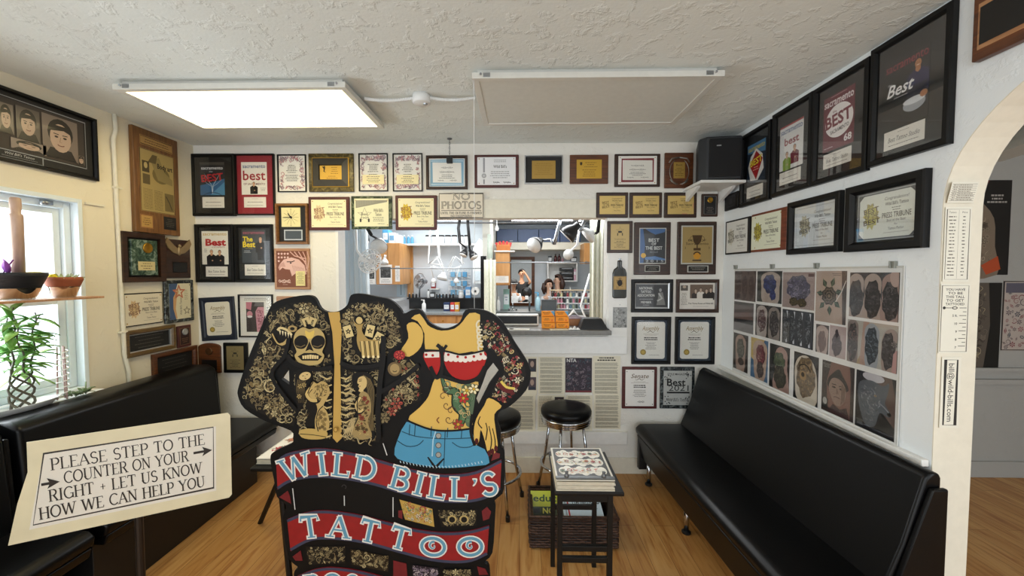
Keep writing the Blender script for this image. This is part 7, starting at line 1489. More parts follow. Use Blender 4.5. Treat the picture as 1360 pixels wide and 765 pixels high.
for k in range(3): an = k*2.1; m.tube([(.022*math.cos(an), .022*math.sin(an), 0), (.016*math.cos(an), .016*math.sin(an), .3)], .004, 6)
m.build('canes', plain('pinkish_cane', '#9a8078', .6), t)
m = MB(); m.tube([(.026*math.cos(i*.7), .026*math.sin(i*.7), .01+i*.0036) for i in range(76)], .0025, 5); m.build('wire_wrap', WHITEPLASTIC, t, smooth=True)
t = thing('trailing_plant', 'low trailing green succulent at the corner of the window sill', 'plant', (SX+.015, pt.y+.03, WZ0))
m = MB()
for i in range(50): leaf(m, (rnd.uniform(-.0, .04), rnd.uniform(-.02, .09), rnd.uniform(.005, .02)), (rnd.uniform(-.3, .6), rnd.uniform(-1, 1), rnd.uniform(0, .9)), .04, .02, .3)
m.tube([(.01, .07, .0), (.012, .072, .07)], .003, 6); m.build('foliage', plain('sage_leaf', '#6d7f58', .55, var=.2), t, smooth=True, solid=.001)

# ================================================================ the studio seen through the counter opening
SCZ, YL, YR = 2.60, 7.0, 7.9
m = MB(); m.span((-3.6, D+.12, SCZ), (3.2, 12.0, SCZ+.1)); struct('ceiling_studio', m, STUDIO)
m = MB(); m.span((-3.6, D+.12, 0), (-3.5, YL, SCZ)); m.span((1.75, D+.12, 0), (1.85, YR, SCZ)); struct('wall_studio_sides', m, STUDIO)
pmx0, pmx1 = at_y(646, 350, 6.6).x, at_y(655, 350, 6.6).x
m = MB(); m.span((-3.6, YL, 0), (pmx0, YL+.1, SCZ)); struct('wall_studio_left', m, STUDIO)
m = MB(); m.span((pmx0, 5.9, 0), (pmx1, YR+.1, SCZ)); struct('wall_partition', m, plain('partition_white', '#e3e3da', .5, var=.03))
dx0, dx1, dz0, dz1 = at_y(679, 380, YR).x, at_y(706, 380, YR).x, at_y(690, 402, YR).z, at_y(690, 345, YR).z
m = MB(); m.span((pmx1, YR, 0), (dx0, YR+.1, SCZ)); m.span((dx1, YR, 0), (1.85, YR+.1, SCZ)); m.span((dx0, YR, 0), (dx1, YR+.1, dz0)); m.span((dx0, YR, dz1), (dx1, YR+.1, SCZ)); struct('wall_studio_right', m, STUDIO)
m = MB(); m.span((-1.2, 8.0, 0), (-1.1, 12, SCZ)); m.span((1.4, 8.0, 0), (1.5, 12, SCZ)); m.span((-1.2, 11.9, 0), (1.5, 12, SCZ)); struct('wall_mirror_room', m, plain('mirror_room_wall', '#9aa0a3', .6))  # added room built in place of the mirror's reflection
m = MB(); m.span((-3.6, 7.6, -.08), (3.2, 12, 0)); struct('floor_mirror_room', m, plain('mirror_room_floor', '#8a7a66', .5))  # floor of the room added for the reflection
t = thing('wall_frame', 'dark brown frame round the passage at the back of the studio', 'frame', ((dx0+dx1)/2, YR-.012, (dz0+dz1)/2))  # mirror frame; the opening replaces its glass and reflection
m = MB(); m.ring(dx1-dx0+.12, dz1-dz0+.12, [(0, -.011), (0, .02), (.05, .025), (.06, .02), (.06, -.011)]); o = m.build('frame', BROWNWOOD, t); o.rotation_euler = (R(90), 0, 0)
# lights of the studio
for px_, y in ((720, 6.75), (580, 6.65), (660, 4.6)):  # last fitting is added out of view to light the studio front
    x = at_y(px_, 291, y).x
    t = thing('tube_light', {(720, 6.75): 'fluorescent tube fitting above the right-hand work booth', (580, 6.65): 'fluorescent tube fitting above the left-hand work booth'}.get((px_, y), 'fluorescent tube fitting of the studio hidden above the opening'), 'ceiling light', (x, y, SCZ), group='tube fittings on the studio ceiling')
    m = MB(); m.box((0, 0, -.02), (1.1, .14, .04)); m.build('housing', WHITEPAINT, t, bevel=.004)
    m = MB(); m.tube([(-.52, 0, -.055), (.52, 0, -.055)], .018, 10); m.build('tube', MATS.get('tube_glow') or emit('tube_glow', '#f4faff', STUDIO_STRENGTH), t)
area_light('studio_fill_front', (-.3, 4.6, SCZ-.1), (0, 0, 0), 2.6, .6, 48, (.95, .98, 1))  # area lamp added along with the unseen front fitting
area_light('studio_tubes_back', (-.6, 6.2, SCZ-.1), (0, 0, 0), 3.2, .5, 34, (.95, .98, 1))
area_light('mirror_room_fill', (.1, 9.6, SCZ-.05), (0, 0, 0), 1.6, 1.0, 80, (1, .97, .92))  # fill lamp added to brighten the room standing for the reflection
ORD = 'first second third fourth fifth sixth seventh eighth ninth tenth eleventh twelfth thirteenth'.split()
def P(px, py, Y): return at_y(px, py, Y)
def boxpx(m, x0, y0, x1, y1, Y, dp, z=None):
    a, b = P(x0, y1, Y), P(x1, y0, Y); z0 = a.z if z is None else z
    m.span((a.x, Y, z0), (b.x, Y+dp, max(b.z, z0+.005))); return m
# ---- counter ledge and what stands on it
LZ = 1.193; lx1 = P(812, 441, 3.05).x
m = MB(); m.span((OX0+.005, 3.035, 1.158), (lx1, 3.46, LZ)); tag(m.build('counter_shelf', plain('grey_counter', '#74736f', .4, var=.12, scale=40), bevel=.004), 'long grey counter shelf along the bottom of the studio opening', 'counter')
def rack(px0, px1, label):
    a, b = P(px0, 434, 3.2), P(px1, 434, 3.2); w = b.x-a.x
    t = thing('card_rack', label, 'card rack', ((a.x+b.x)/2, 3.2, LZ), group='orange card racks on the counter')
    m = MB(); m.prism([(-.04, 0), (.05, 0), (.05, .135), (.03, .135), (.03, .095), (-.005, .09), (-.005, .05), (-.04, .045)], -w/2, w/2, PLAN); m.build('stand', plain('orange_card', '#e08a1e', .5), t)
    for k, (y, z) in enumerate(((-.042, .0), (-.007, .045), (.028, .09))):
        a_ = sheet(w, .042, '#f0961f', 0, .002); a_.greek(-.1*w, .008, .6*w, 2, .011, '#7a4a12', k, .5); 
        if k == 2: a_.poly([(.2*w, .021), (.5*w, .021), (.5*w, -.02)], '#5aa0c8')
        else: a_.ell(.3*w, -.005, .008, .008, '#e06a1e', 10)
        o = done(a_, 'card', t); o.location = (0, y, z+.023); o.rotation_euler = (R(90), 0, 0)
    return t
rack(719.5, 736.5, 'orange and blue card rack on the counter, beside the white rimmed box'); rack(738, 755, 'orange and blue card rack on the counter, next to the small paper box')
a, b = P(769, 437, 3.14), P(806.5, 437, 3.14); w = b.x-a.x
t = thing('black_tray', 'black plastic tray turned over at the right end of the counter', 'tray', ((a.x+b.x)/2, 3.16, LZ))
m = MB(); m.mesh([(-w/2, -.06, 0), (w/2, -.06, 0), (w/2, .09, 0), (-w/2, .09, 0), (-w*.36, -.03, .085), (w*.3, -.03, .085), (w*.3, .07, .085), (-w*.36, .07, .085)], [(3, 2, 1, 0), (4, 5, 6, 7), (0, 1, 5, 4), (1, 2, 6, 5), (2, 3, 7, 6), (3, 0, 4, 7)]); m.build('body', BLACKPLASTIC, t, bevel=.008)
m = MB(); m.ring(w+.012, .165, [(0, 0), (0, .006), (.01, .006), (.01, 0)]); o = m.build('rim', BLACKPLASTIC, t); o.location = (0, .015, 0)
a, b = P(755.5, 432, 3.34), P(774.5, 432, 3.34); w = b.x-a.x
t = thing('tissue_box', 'small wooden box with white paper standing up in it on the counter', 'box', ((a.x+b.x)/2, 3.36, LZ))
m = MB(); m.box((0, 0, .03), (w, .09, .06)); m.build('box', plain('lilac_brown_box', '#a9784c', .5), t, bevel=.003)
m = MB(); m.box((0, 0, .07), (w*1.08, .1, .02)); m.build('lid', plain('lilac_lid', '#b8aab8', .5), t, bevel=.003)
m = MB(); m.grid(lambda u, v: ((u-.5)*w*1.05, (v-.5)*.07, .08+.055*math.exp(-((u-.35)/.22)**2)*(1-(2*v-1)**2*.4)), 12, 6); m.build('paper', WHITEPLASTIC, t, smooth=True, solid=.0015)
p = P(762, 436, 3.12); m = MB(); rnd = random.Random(2)
m.grid(lambda u, v: ((u-.5)*.09, (v-.5)*.06, .004+.028*abs(math.sin(u*9)*math.cos(v*7))*math.sin(u*3.14)*math.sin(v*3.14)), 14, 10); o = m.build('crumpled_tissue', WHITEPLASTIC, smooth=True, solid=.002); o.location = (p.x, 3.09, LZ); tag(o, 'crumpled white tissue lying before the small paper box', 'tissue')
a, b = P(659, 436, 3.38), P(715, 436, 3.38); w = b.x-a.x
t = thing('display_box', 'low white rimmed box with black front standing on the counter', 'box', ((a.x+b.x)/2, 3.36, LZ))
m = MB(); m.ring(w, .09, [(0, -.05), (0, .05), (.012, .05), (.012, -.05)]); o = m.build('frame', WHITEPLASTIC, t, bevel=.003); o.rotation_euler = (R(90), 0, 0); o.location = (0, .03, .046)
m = MB(); m.box((0, .02, .046), (w-.026, .05, .064)); m.build('panel', BLACKPLASTIC, t)
for k, (px_, wd, col, lb) in enumerate(((690, .16, '#d8d4c6', 'stack of pale leaflets on the counter before the display box'), (672, .12, '#e3e0d6', 'white paper slips on the counter behind the sign shoulder'), (742, .14, '#e0d4b4', 'cream papers spread before the orange card racks'))):
    x = P(px_, 437, 3.1).x; a_ = sheet(wd, .07, col, 0, .004); a_.greek(0, .02, wd*.8, 3, .016, '#777', k); o = a_.build('leaflet', None, INK, a_.sh); o.location = (x, 3.095, LZ+.0005); o.rotation_euler = (0, 0, .1*k-.1); tag(o, lb, 'leaflets', 'papers on the counter')
# ---- curtains
def curtain(name, label, x0, x1, z0, z1, Y, mat, folds, amp, parent=None, taper=0.0):
    m = MB(); w = x1-x0
    m.grid(lambda u, v: (x0+w*(u*(1-taper*(1-v))+taper*.3*(1-v)), Y+amp*math.sin(u*folds*6.28)*(.6+.4*v)+amp*.4*math.sin(u*folds*15), z0+(z1-z0)*v), folds*10, 10)
    return tag(m.build(name, mat, smooth=True, solid=.002), label, 'curtain')
CLOTH = plain('cream_curtain_cloth', '#dfe0d0', .8)
a, b = P(447, 400, 4.2), P(489, 400, 4.2)
curtain('plastic_curtain', 'pale blue translucent plastic curtain at the left of the studio opening', a.x, b.x, .05, P(470, 290, 4.2).z, 4.2, sheer('clear_blue_plastic', '#e2eef4', .6), 6, .04, taper=-.15)
a, b = P(643, 400, 5.6), P(658.5, 400, 5.6)
curtain('cream_curtain', 'cream curtain hanging by the central post of the studio', a.x, b.x, .05, P(650, 345, 5.6).z, 5.6, CLOTH, 3, .03)
a, b = P(783, 400, 4.6), P(806, 400, 4.6)
curtain('cream_curtain', 'tall cream curtain at the right edge of the studio opening', a.x, b.x, .05, P(790, 292, 4.6).z, 4.6, CLOTH, 4, .03)
a, b = P(638.5, 400, 5.75), P(646, 400, 5.75)
curtain('black_apron', 'black garment hanging left of the central cream curtain', a.x, b.x, .6, P(643, 340, 5.75).z, 5.75, plain('black_cloth', '#0e0e10', .9), 2, .02)
m = MB(); pa = P(650, 311, 5.7); m.tube([(pa.x, 5.7, pa.z), (pa.x+.01, 5.72, P(650, 343, 5.7).z)], [.03, .045], 12); tag(m.build('rolled_cloth', plain('pale_green_cloth', '#cfdccf', .8), smooth=True), 'pale green rolled cloth hanging on the central post', 'cloth')
# ---- left booth: wall shelf, cabinet, counters
SHZ = P(580, 324, 6.8).z
m = MB(); m.span((P(523, 324, 6.8).x, 6.72, SHZ-.03), (pmx0, YL, SHZ)); tag(m.build('wall_shelf', WHITEPAINT, bevel=.003), 'long white shelf high on the left booth wall holding canisters', 'shelf')
cx0, cx1 = P(499, 350, 6.3).x, P(531, 350, 6.3).x; cz0, cz1 = P(515, 378, 6.3).z, P(515, 322.5, 6.3).z
t = thing('wall_cabinet', 'honey wood wall cabinet with two pictures on its doors in the left booth', 'cabinet', ((cx0+cx1)/2, 6.3, cz0)); cw, ch = cx1-cx0, cz1-cz0
m = MB(); m.span((-cw/2, .02, 0), (cw/2, .69, ch)); m.build('body', CABWOOD, t, bevel=.003)
for s in (-1, 1): m = MB(); m.box((s*cw/4, .008, ch/2), (cw/2-.008, .02, ch-.01)); m.build('door', CABWOOD, t, bevel=.003)
def pic(x0, y0, x1, y1, Y, label, dark, seed):
    a, b = P(x0, y1, Y), P(x1, y0, Y); w, h = b.x-a.x, b.z-a.z; t = thing('picture_sheet', label, 'sheet', M=wallM(((a.x+b.x)/2, Y, (a.z+b.z)/2), (1, 0, 0), (0, -1, 0)), group='sheets pinned up in the studio')
    a_ = sheet(w, h, '#e6e4df', 0, .002)
    if dark: a_.rect(0, .1*h, .8*w, .56*h, '#3c3d3c'); strew(a_, [(-.38*w, -.15*h), (.38*w, -.15*h), (.38*w, .36*h), (-.38*w, .36*h)], 26, .012, .03, ['#8d8d8a', '#5d5d5a', '#b0b0ac'], '#26262a', seed); a_.greek(0, -.28*h, .8*w, 3, .07*h, '#777', seed)
    else: a_.greek(0, .4*h, .8*w, 9, .09*h, '#999', seed)
    done(a_, 'sheet', t); return t
pic(484.5, 355, 498.5, 377.5, 6.28, 'grey picture sheet left of the wall cabinet, half behind the fan', True, 3); pic(504, 351.5, 520.5, 377, 6.295, 'picture sheet with dark photo on the wall cabinet door', True, 4); pic(525, 353, 531, 374, 6.295, 'narrow white paper strip on the wall cabinet', False, 5)
m = MB(); m.span((P(447, 400, 6.3).x, 6.28, 1.18), (P(528, 400, 6.3).x, YL, 1.21)); tag(m.build('side_counter', plain('pale_counter', '#c9cdd0', .4)), 'pale counter below the wall cabinet', 'counter')
CTZ = 1.0
def counter(name, label, x0, x1, y0, y1, z, mat, front):
    t = thing(name, label, 'counter', ((x0+x1)/2, (y0+y1)/2, 0)); w, d = x1-x0, y1-y0
    m = MB(); m.box((0, 0, z-.02), (w, d, .04)); m.build('worktop', mat, t, bevel=.004)
    m = MB(); m.box((0, .03, (z-.04)/2), (w-.04, d-.08, z-.042)); m.build('base', front, t)
    n = max(2, int(w/.45))
    for k in range(n):
        dr = MB(); dr.box((-w/2+w*(k+.5)/n, -d/2+.06, z-.14), (w/n-.03, .02, .16)); o = dr.build('drawer', front, t, bevel=.003)
        kb = MB(); kb.ball((-w/2+w*(k+.5)/n, -d/2+.04, z-.14), .014, 10, 8); kb.build('knob', BRASS, o, smooth=True)
    return t
GC = plain('slate_counter', '#8a9092', .35, var=.1, scale=30)
counter('work_counter', 'grey work counter with wooden drawers in the left booth', P(540, 410, 6.6).x, pmx0-.01, 6.26, YL-.005, CTZ, GC, CABWOOD)
LEDZ = 1.2
m = MB(); m.span((P(541, 398, 6.8).x, 6.78, LEDZ-.02), (pmx0-.005, YL-.002, LEDZ)); m.span((P(541, 398, 6.8).x, 6.9, CTZ), (pmx0-.005, 6.93, LEDZ-.02)); tag(m.build('back_ledge', BLACKPLASTIC), 'dark raised ledge behind the left booth counter', 'ledge')
def jar(label, px, Y, z, r, h, body, lid, group, neck=.9):
    t = thing('canister', label, 'canister', (P(px, 324, Y).x, Y, z), group=group)
    m = MB(); m.lathe([(r*.97, 0), (r, .004), (r, h*.8), (r*.98, h*.82)], 18); m.build('body', body, t, smooth=True)
    m = MB(); m.lathe([(r*1.02, h*.82), (r*1.02, h*.97), (r*.96, h), (0, h)], 18); m.build('lid', lid, t, smooth=True); return t
c0 = None
for k, px_ in enumerate((569, 577.5, 586.5, 595, 603.5, 612, 620.5)):
    lb = 'white canister with black lid, %s from the left in the row on the high shelf' % ORD[k]
    if c0 is None: c0 = jar(lb, px_, 6.84, SHZ, .049, .155, WHITEPLASTIC, BLACKPLASTIC, 'white canisters on the high shelf')
    else: dup(c0, lb, loc=(P(px_, 324, 6.84).x, 6.84, SHZ))
def bottle(label, px, Y, z, r, h, mat, cap, group, name='bottle', pump=False):
    t = thing(name, label, 'bottle', (P(px, 400, Y).x, Y, z), group=group)
    m = MB(); m.lathe([(r*.95, 0), (r, .004), (r, h*.62), (r*.75, h*.72), (r*.36, h*.79), (r*.36, h*.84)], 16); m.build('body', mat, t, smooth=True)
    m = MB(); m.lathe([(r*.42, h*.83), (r*.42, h*.95), (r*.3, h), (0, h)], 12)
    if pump: m.box((-r*.5, 0, h*1.02), (r*1.6, r*.4, h*.06)); m.tube([(0, 0, h*.95), (0, 0, h*1.02)], r*.14, 6)
    m.build('cap', cap, t, smooth=not pump); return t
BLUEB = plain('blue_plastic', '#5a9fc4', .3); c0 = None
for k, px_ in enumerate((532, 537, 542.5, 547.5)):
    lb = 'pale blue bottle, %s from the left of the four on the high shelf' % ORD[k]
    if c0 is None: c0 = bottle(lb, px_, 6.85, SHZ, .028, .16, BLUEB, WHITEPLASTIC, 'blue bottles on the high shelf')
    else: dup(c0, lb, loc=(P(px_, 324, 6.85).x, 6.85, SHZ))
def carton(x0, y0, x1, y1, Y, z, dp, col, label, group='cartons and packets in the studio', name='carton'):
    a, b = P(x0, y1, Y), P(x1, y0, Y); w, h = b.x-a.x, b.z-z; t = thing(name, label, 'box', ((a.x+b.x)/2, Y, z), group=group)
    m = MB(); m.box((0, dp/2, h/2), (w, dp, h)); m.build('box', plain('carton_'+col.lstrip('#'), col, .5), t, bevel=.002)
    a_ = sheet(w*.8, h*.5, '#e3e6e8' if col != '#e3e6e8' else '#6d9ab8', 0, .001); a_.greek(0, .1*h, .6*w, 2, .12*h, '#4a6a86', 2); o = done(a_, 'label_panel', t); o.location = (0, -.0005, h*.5); o.rotation_euler = (R(90), 0, 0); return t
carton(508, 305, 515.5, 322, 6.35, cz1, .2, '#4d94bd', 'blue carton on top of the honey wood cabinet'); carton(516.5, 309, 524, 322, 6.35, cz1, .2, '#e3e6e8', 'white carton in the middle on top of the cabinet'); carton(524.5, 312, 531, 322, 6.35, cz1, .2, '#c9d3da', 'grey carton at the right end on top of the cabinet')
wl = plain('white_lamp_enamel', '#dfe1e0', .3)
# lamps
def reflector(label, c, d, r, L, shade, arm_pts, arm_mat=BLACKPLASTIC, inner=None, grp='clamp lamps in the studio', bulb=True):
    """c = shade mouth centre, d = direction it points; arm runs on from the back of the shade"""
    t = thing('clamp_lamp', label, 'lamp', c, group=grp); M = Vector(d).normalized().to_track_quat('Z', 'Y').to_matrix().to_4x4()
    m = MB(); m.lathe([(r, 0), (r*.93, -L*.25), (r*.7, -L*.55), (r*.42, -L*.72), (r*.36, -L), (0, -L*1.02)], 22, M); m.build('shade', shade, t, smooth=True)
    m = MB(); m.lathe([(r*.985, .002), (r*.9, -L*.22), (r*.66, -L*.48), (r*.3, -L*.6), (0, -L*.6)], 22, M); m.build('inner_reflector', wl, t, smooth=True)
    m = MB(); m.lathe([(r*.24, -L*.6), (r*.34, -L*.35), (r*.3, -L*.15), (0, -L*.08)], 14, M); m.build('bulb', WHITEPLASTIC, t, smooth=True)
    m = MB(); b_ = M @ Vector((0, 0, -L)); pts = [b_]+[Vector(p)-Vector(c) for p in arm_pts]; m.tube(pts, .012, 8); off = Vector((.02, 0, .0))
    if len(pts) > 2: m.tube([p+off for p in pts[1:]], .008, 8)
    m.build('arm', arm_mat, t, smooth=True); return t
gy = plain('grey_lamp_enamel', '#8d9092', .35, .2); wl = plain('white_lamp_enamel', '#dfe1e0', .3); bl = plain('black_lamp_enamel', '#1a1b1d', .3)
Y = 4.0; reflector('grey clamp lamp with black arm over the white fan at the left', P(503, 328, Y), (.15, -.75, -.5), .085, .14, gy, [P(492, 312, Y), P(485, 300, Y), P(486, 288, Y)])
Y = 4.9; reflector('black spot lamp left of the grey clamp lamp', P(484, 320, Y), (-.1, -.4, -.9), .06, .14, bl, [P(488, 303, Y), P(492, 288, Y)])
Y = 6.0; reflector('white bell lamp fixed to the honey wood cabinet', P(511, 350, 6.24), (.05, -.2, -1), .06, .10, wl, [P(511, 341, 6.24), P(511, 339, 6.29)], WHITEPLASTIC)
Y = 5.2; reflector('small black clamp lamp, left one of the hanging pair before the wire rack', P(615, 339, Y), (-.3, -.4, -.8), .055, .12, bl, [P(610, 322, Y), P(608, 303, Y), P(610, 291, Y)])
reflector('small black clamp lamp, right one of the hanging pair before the wire rack', P(630, 342, Y), (.5, -.35, -.8), .06, .13, bl, [P(623, 326, Y), P(621, 302, Y), P(620, 290, Y)])
Y = 4.4; reflector('black backed reflector lamp with white mouth hanging over the right booth', P(709, 326, Y), (-.5, -.65, -.4), .092, .16, bl, [P(731, 318, Y), P(735, 325, Y), P(744, 289, Y)], STEEL)
Y = 4.3; reflector('large black dome lamp hanging near the top right of the opening', P(752, 314, Y), (-.75, .1, -.75), .10, .19, bl, [P(766, 300, Y), P(770, 307, Y), P(777, 289, Y)], STEEL)
reflector('white dish lamp beside the right cream curtain', P(780, 313, Y), (-.75, -.1, -.6), .10, .08, wl, [P(789, 311, Y), P(793, 308, Y), P(795, 289, Y)], BLACKPLASTIC)
Y = 6.2; reflector('white round lamp before the dark bottles of the right booth', P(755, 338, Y), (.1, -1, -.2), .085, .07, wl, [P(757, 334, Y), P(766, 325, Y), P(770, 291, Y)], WHITEPLASTIC)
Y = 6.5; reflector('white jointed lamp hanging before the left booth wall', P(587, 371, Y), (-.2, -.3, -1), .09, .12, wl, [P(587, 352, Y), P(572, 350, Y), P(583, 340, Y), P(578, 291, Y)], WHITEPLASTIC)
# fans
def fan(name, label, c, d, r, cagemat, blade, stand=None):
    t = thing(name, label, 'fan', c, group='fans in the studio'); M = Vector(d).normalized().to_track_quat('Z', 'Y').to_matrix().to_4x4()
    m = MB()
    for k in range(18):
        a_ = k*math.pi/9; m.tube([M @ Vector((r*.18*math.cos(a_), r*.18*math.sin(a_), .05)), M @ Vector((r*.7*math.cos(a_), r*.7*math.sin(a_), .045)), M @ Vector((r*math.cos(a_), r*math.sin(a_), 0)), M @ Vector((r*.6*math.cos(a_), r*.6*math.sin(a_), -.05))], .0035, 5)
    for rr, z in ((1, 0), (.7, .045), (.18, .05)): m.tube([M @ Vector((r*rr*math.cos(q*math.pi/12), r*rr*math.sin(q*math.pi/12), z)) for q in range(24)], .005, 6, closed=True)
    m.build('cage', cagemat, t, smooth=True)
    for k in range(3):
        b_ = MB(); a0 = k*2.094; b_.grid(lambda u, v: M @ Vector((r*(.15+.7*u)*math.cos(a0+(v-.5)*1.1), r*(.15+.7*u)*math.sin(a0+(v-.5)*1.1), (v-.5)*.04)), 5, 4); b_.build('blade', blade, t, smooth=True, solid=.003)
    m = MB(); m.lathe([(0, .02), (r*.2, .015), (r*.22, -.03), (r*.3, -.06), (r*.28, -.15), (0, -.17)], 16, M); m.build('motor', cagemat, t, smooth=True)
    if stand: m = MB(); m.tube([M @ Vector((0, 0, -.1))]+[Vector(p)-Vector(c) for p in stand], .012, 8); m.build('stand', cagemat, t, smooth=True)
    return t
fan('desk_fan', 'white caged fan tilted in front of the plastic curtain', P(491.5, 347, 3.95), (.75, -.6, -.25), .125, WHITEPLASTIC, sheer('clear_blade', '#dfe8ea', .5), [P(479, 340, 3.98), P(474, 332, 4.0), P(472, 285, 4.0)])
b_ = P(556, 396, 6.8); fan('desk_fan', 'grey metal desk fan on the ledge of the left booth', P(557.5, 373, 6.72), (-.5, -.8, .1), .13, STEEL, STEEL, [(b_.x, 6.86, 1.35), (b_.x, 6.86, LEDZ+.01)])
# wire grid with packets
ga, gb = P(596, 396, 6.96), P(625, 357, 6.96)
t = thing('wire_grid', 'white wire grid panel on the left booth wall', 'rack', (ga.x, 6.96, ga.z)); gw, gh = gb.x-ga.x, gb.z-ga.z; m = MB()
for k in range(9): m.tube([(gw*k/8, 0, 0), (gw*k/8, 0, gh)], .005, 5)
for k in range(11): m.tube([(0, -.008, gh*k/10), (gw, -.008, gh*k/10)], .005, 5)
m.build('grid', WHITEPLASTIC, t)
rnd = random.Random(6)
for k in range(9):
    px_ = 598.5+(k % 3)*8; z = ga.z+.06+(k//3)*.16
    t = thing('packet', 'pale blue packet on the white wire grid, %s in the %s row' % (('left one', 'middle one', 'right one')[k % 3], ('lowest', 'middle', 'upper')[k//3]), 'packet', (P(px_+2.7, 380, 6.9).x, 6.925, z), group='blue packets on the wire grid'); m = MB(); m.box((0, 0, .045), (.075, .04, .09)); m.build('carton', plain('packet_blue_%d' % (k % 3), ('#6fa6c8', '#9cc4da', '#4d8fb8')[k % 3], .4), t, bevel=.003); m = MB(); m.tube([(0, .02, .09), (0, .026, .115)], .003, 5); m.build('hook', STEEL, t)
m = MB(); ra, rb = P(530, 356.5, 6.1), P(644, 356.5, 6.1); m.tube([(ra.x-.3, 6.1, ra.z), (rb.x+.02, 6.1, ra.z)], .009, 8); tag(m.build('hanging_rail', STEEL, smooth=True), 'thin steel rail crossing the left booth', 'rail')
m = MB(); ra, rb = P(676, 348.6, 6.0), P(776, 348.6, 6.0); m.tube([(pmx1, 6.0, ra.z), (1.75, 6.0, ra.z)], .009, 8); tag(m.build('hanging_rail', STEEL, smooth=True), 'thin steel rail crossing the right booth', 'rail')
m = MB(); ra, rb = P(640, 296, 5.4), P(760, 294, 5.4); m.tube([(-3.5, 5.4, ra.z), (1.75, 5.4, ra.z)], .012, 8); tag(m.build('lamp_rail', GREYMETAL, smooth=True), 'long grey lamp rail just below the studio ceiling', 'rail')
# things on ledge / counter, left booth
bottle('white spray bottle on the left booth counter', 563, 6.42, CTZ, .035, .19, WHITEPLASTIC, WHITEPLASTIC, 'bottles on the left booth counter', pump=True)
bottle('white pump bottle on the dark ledge beside the grey fan', 569, 6.86, LEDZ, .026, .15, WHITEPLASTIC, BLACKPLASTIC, 'bottles on the left booth counter')
carton(589, 402, 597, 412.5, 6.5, CTZ, .1, '#23365e', 'navy carton on the left booth counter'); carton(598, 402, 603.5, 413, 6.45, CTZ, .1, '#c0352a', 'red carton beside the yellow carton'); carton(604, 402, 609.5, 413, 6.45, CTZ, .1, '#d99a2a', 'yellow carton beside the red carton')
carton(572.5, 373, 578, 383, 6.92, P(575, 383, 6.92).z, .07, '#8d2a2c', 'dark red packet on the little wall shelf')
z = P(575, 383, 6.92).z; m = MB(); m.span((P(571, 383, 6.9).x, 6.88, z-.02), (P(583, 383, 6.9).x, YL, z)); tag(m.build('little_shelf', WHITEPAINT), 'little white wall shelf beside the wire grid', 'shelf')
carton(578, 391, 590, 396, 6.83, LEDZ, .1, '#e3e6e8', 'flat white carton on the dark ledge'); carton(571, 388.5, 577, 396, 6.83, LEDZ, .09, '#3a3c3e', 'small dark box on the dark ledge'); carton(618, 381, 625, 396, 6.83, LEDZ, .12, '#5b93c4', 'blue bag-like packet right of the wire grid')
jar('white tub on the dark ledge below the wire grid', 612, 6.85, LEDZ, .045, .13, WHITEPLASTIC, WHITEPLASTIC, 'bottles on the left booth counter')
k0 = None
for k, px_ in enumerate((544, 548.5, 553, 580, 584, 588.5, 593, 597.5, 602)):
    lb = 'small dark ink bottle, %s from the left along the dark ledge' % ORD[k]
    if k0 is None: k0 = bottle(lb, px_, 6.81, LEDZ, .02, .09, plain('dark_ink', '#1c1d22', .3), WHITEPLASTIC, 'dark ink bottles on the left booth ledge')
    else: dup(k0, lb, loc=(P(px_, 398, 6.81).x, 6.81, LEDZ))
for px_, d_, lb in ((606, 1, 'white jointed lamp arm hanging right of the white jointed lamp'), (576, -1, 'white jointed lamp arm hanging left above the grey fan')):
    c_ = P(px_, 360, 6.6); t = thing('jointed_lamp', lb, 'lamp', c_); m = MB(); q_ = [Vector((0, 0, -.14)), Vector((d_*.05, 0, .08)), Vector((-d_*.16, 0, .0)), Vector((-d_*.05, .02, .24)), Vector((d_*.1, .02, .12)), Vector((d_*.04, 0, P(px_, 291, 6.6).z-c_.z+.0))]
    m.tube(q_, .013, 7); m.tube([v+Vector((.035, 0, .01)) for v in q_[1:5]], .009, 6); m.build('arm', WHITEPLASTIC, t, smooth=True); m = MB(); m.lathe([(.05, -.2), (.045, -.16), (.02, -.12), (0, -.12)], 14); m.build('head', WHITEPLASTIC, t, smooth=True)
wx0, wx1 = P(541, 350, 6.97), P(549, 395, 6.97); m = MB(); m.span((wx0.x, 6.955, wx1.z), (wx1.x, YL-.002, wx0.z+.3)); tag(m.build('reflection_panel', CABWOOD, bevel=.003), 'upright honey wood panel on the left booth wall behind the grey fan', 'panel')  # panel added for the brown reflection in the booth mirror
wx0, wx1 = P(526, 350, 6.97), P(538, 395, 6.97); a_ = sheet(wx1.x-wx0.x, wx0.z-wx1.z+.2, '#c9dbe6', 0, .01); a_.rect(0, 0, .02, .9*a_.H, '#8fa9b8'); a_.rect(.06, 0, .02, .9*a_.H, '#a9c2d0'); o = a_.build('reflected_stripes', None, INK, a_.sh); o.location = ((wx0.x+wx1.x)/2, YL-.002, (wx0.z+wx1.z)/2+.1); o.rotation_euler = (R(90), 0, 0); tag(o, 'pale blue striped blind on the wall beside the honey wood panel', 'blind')  # mirror reflection of window curtains painted as stripes
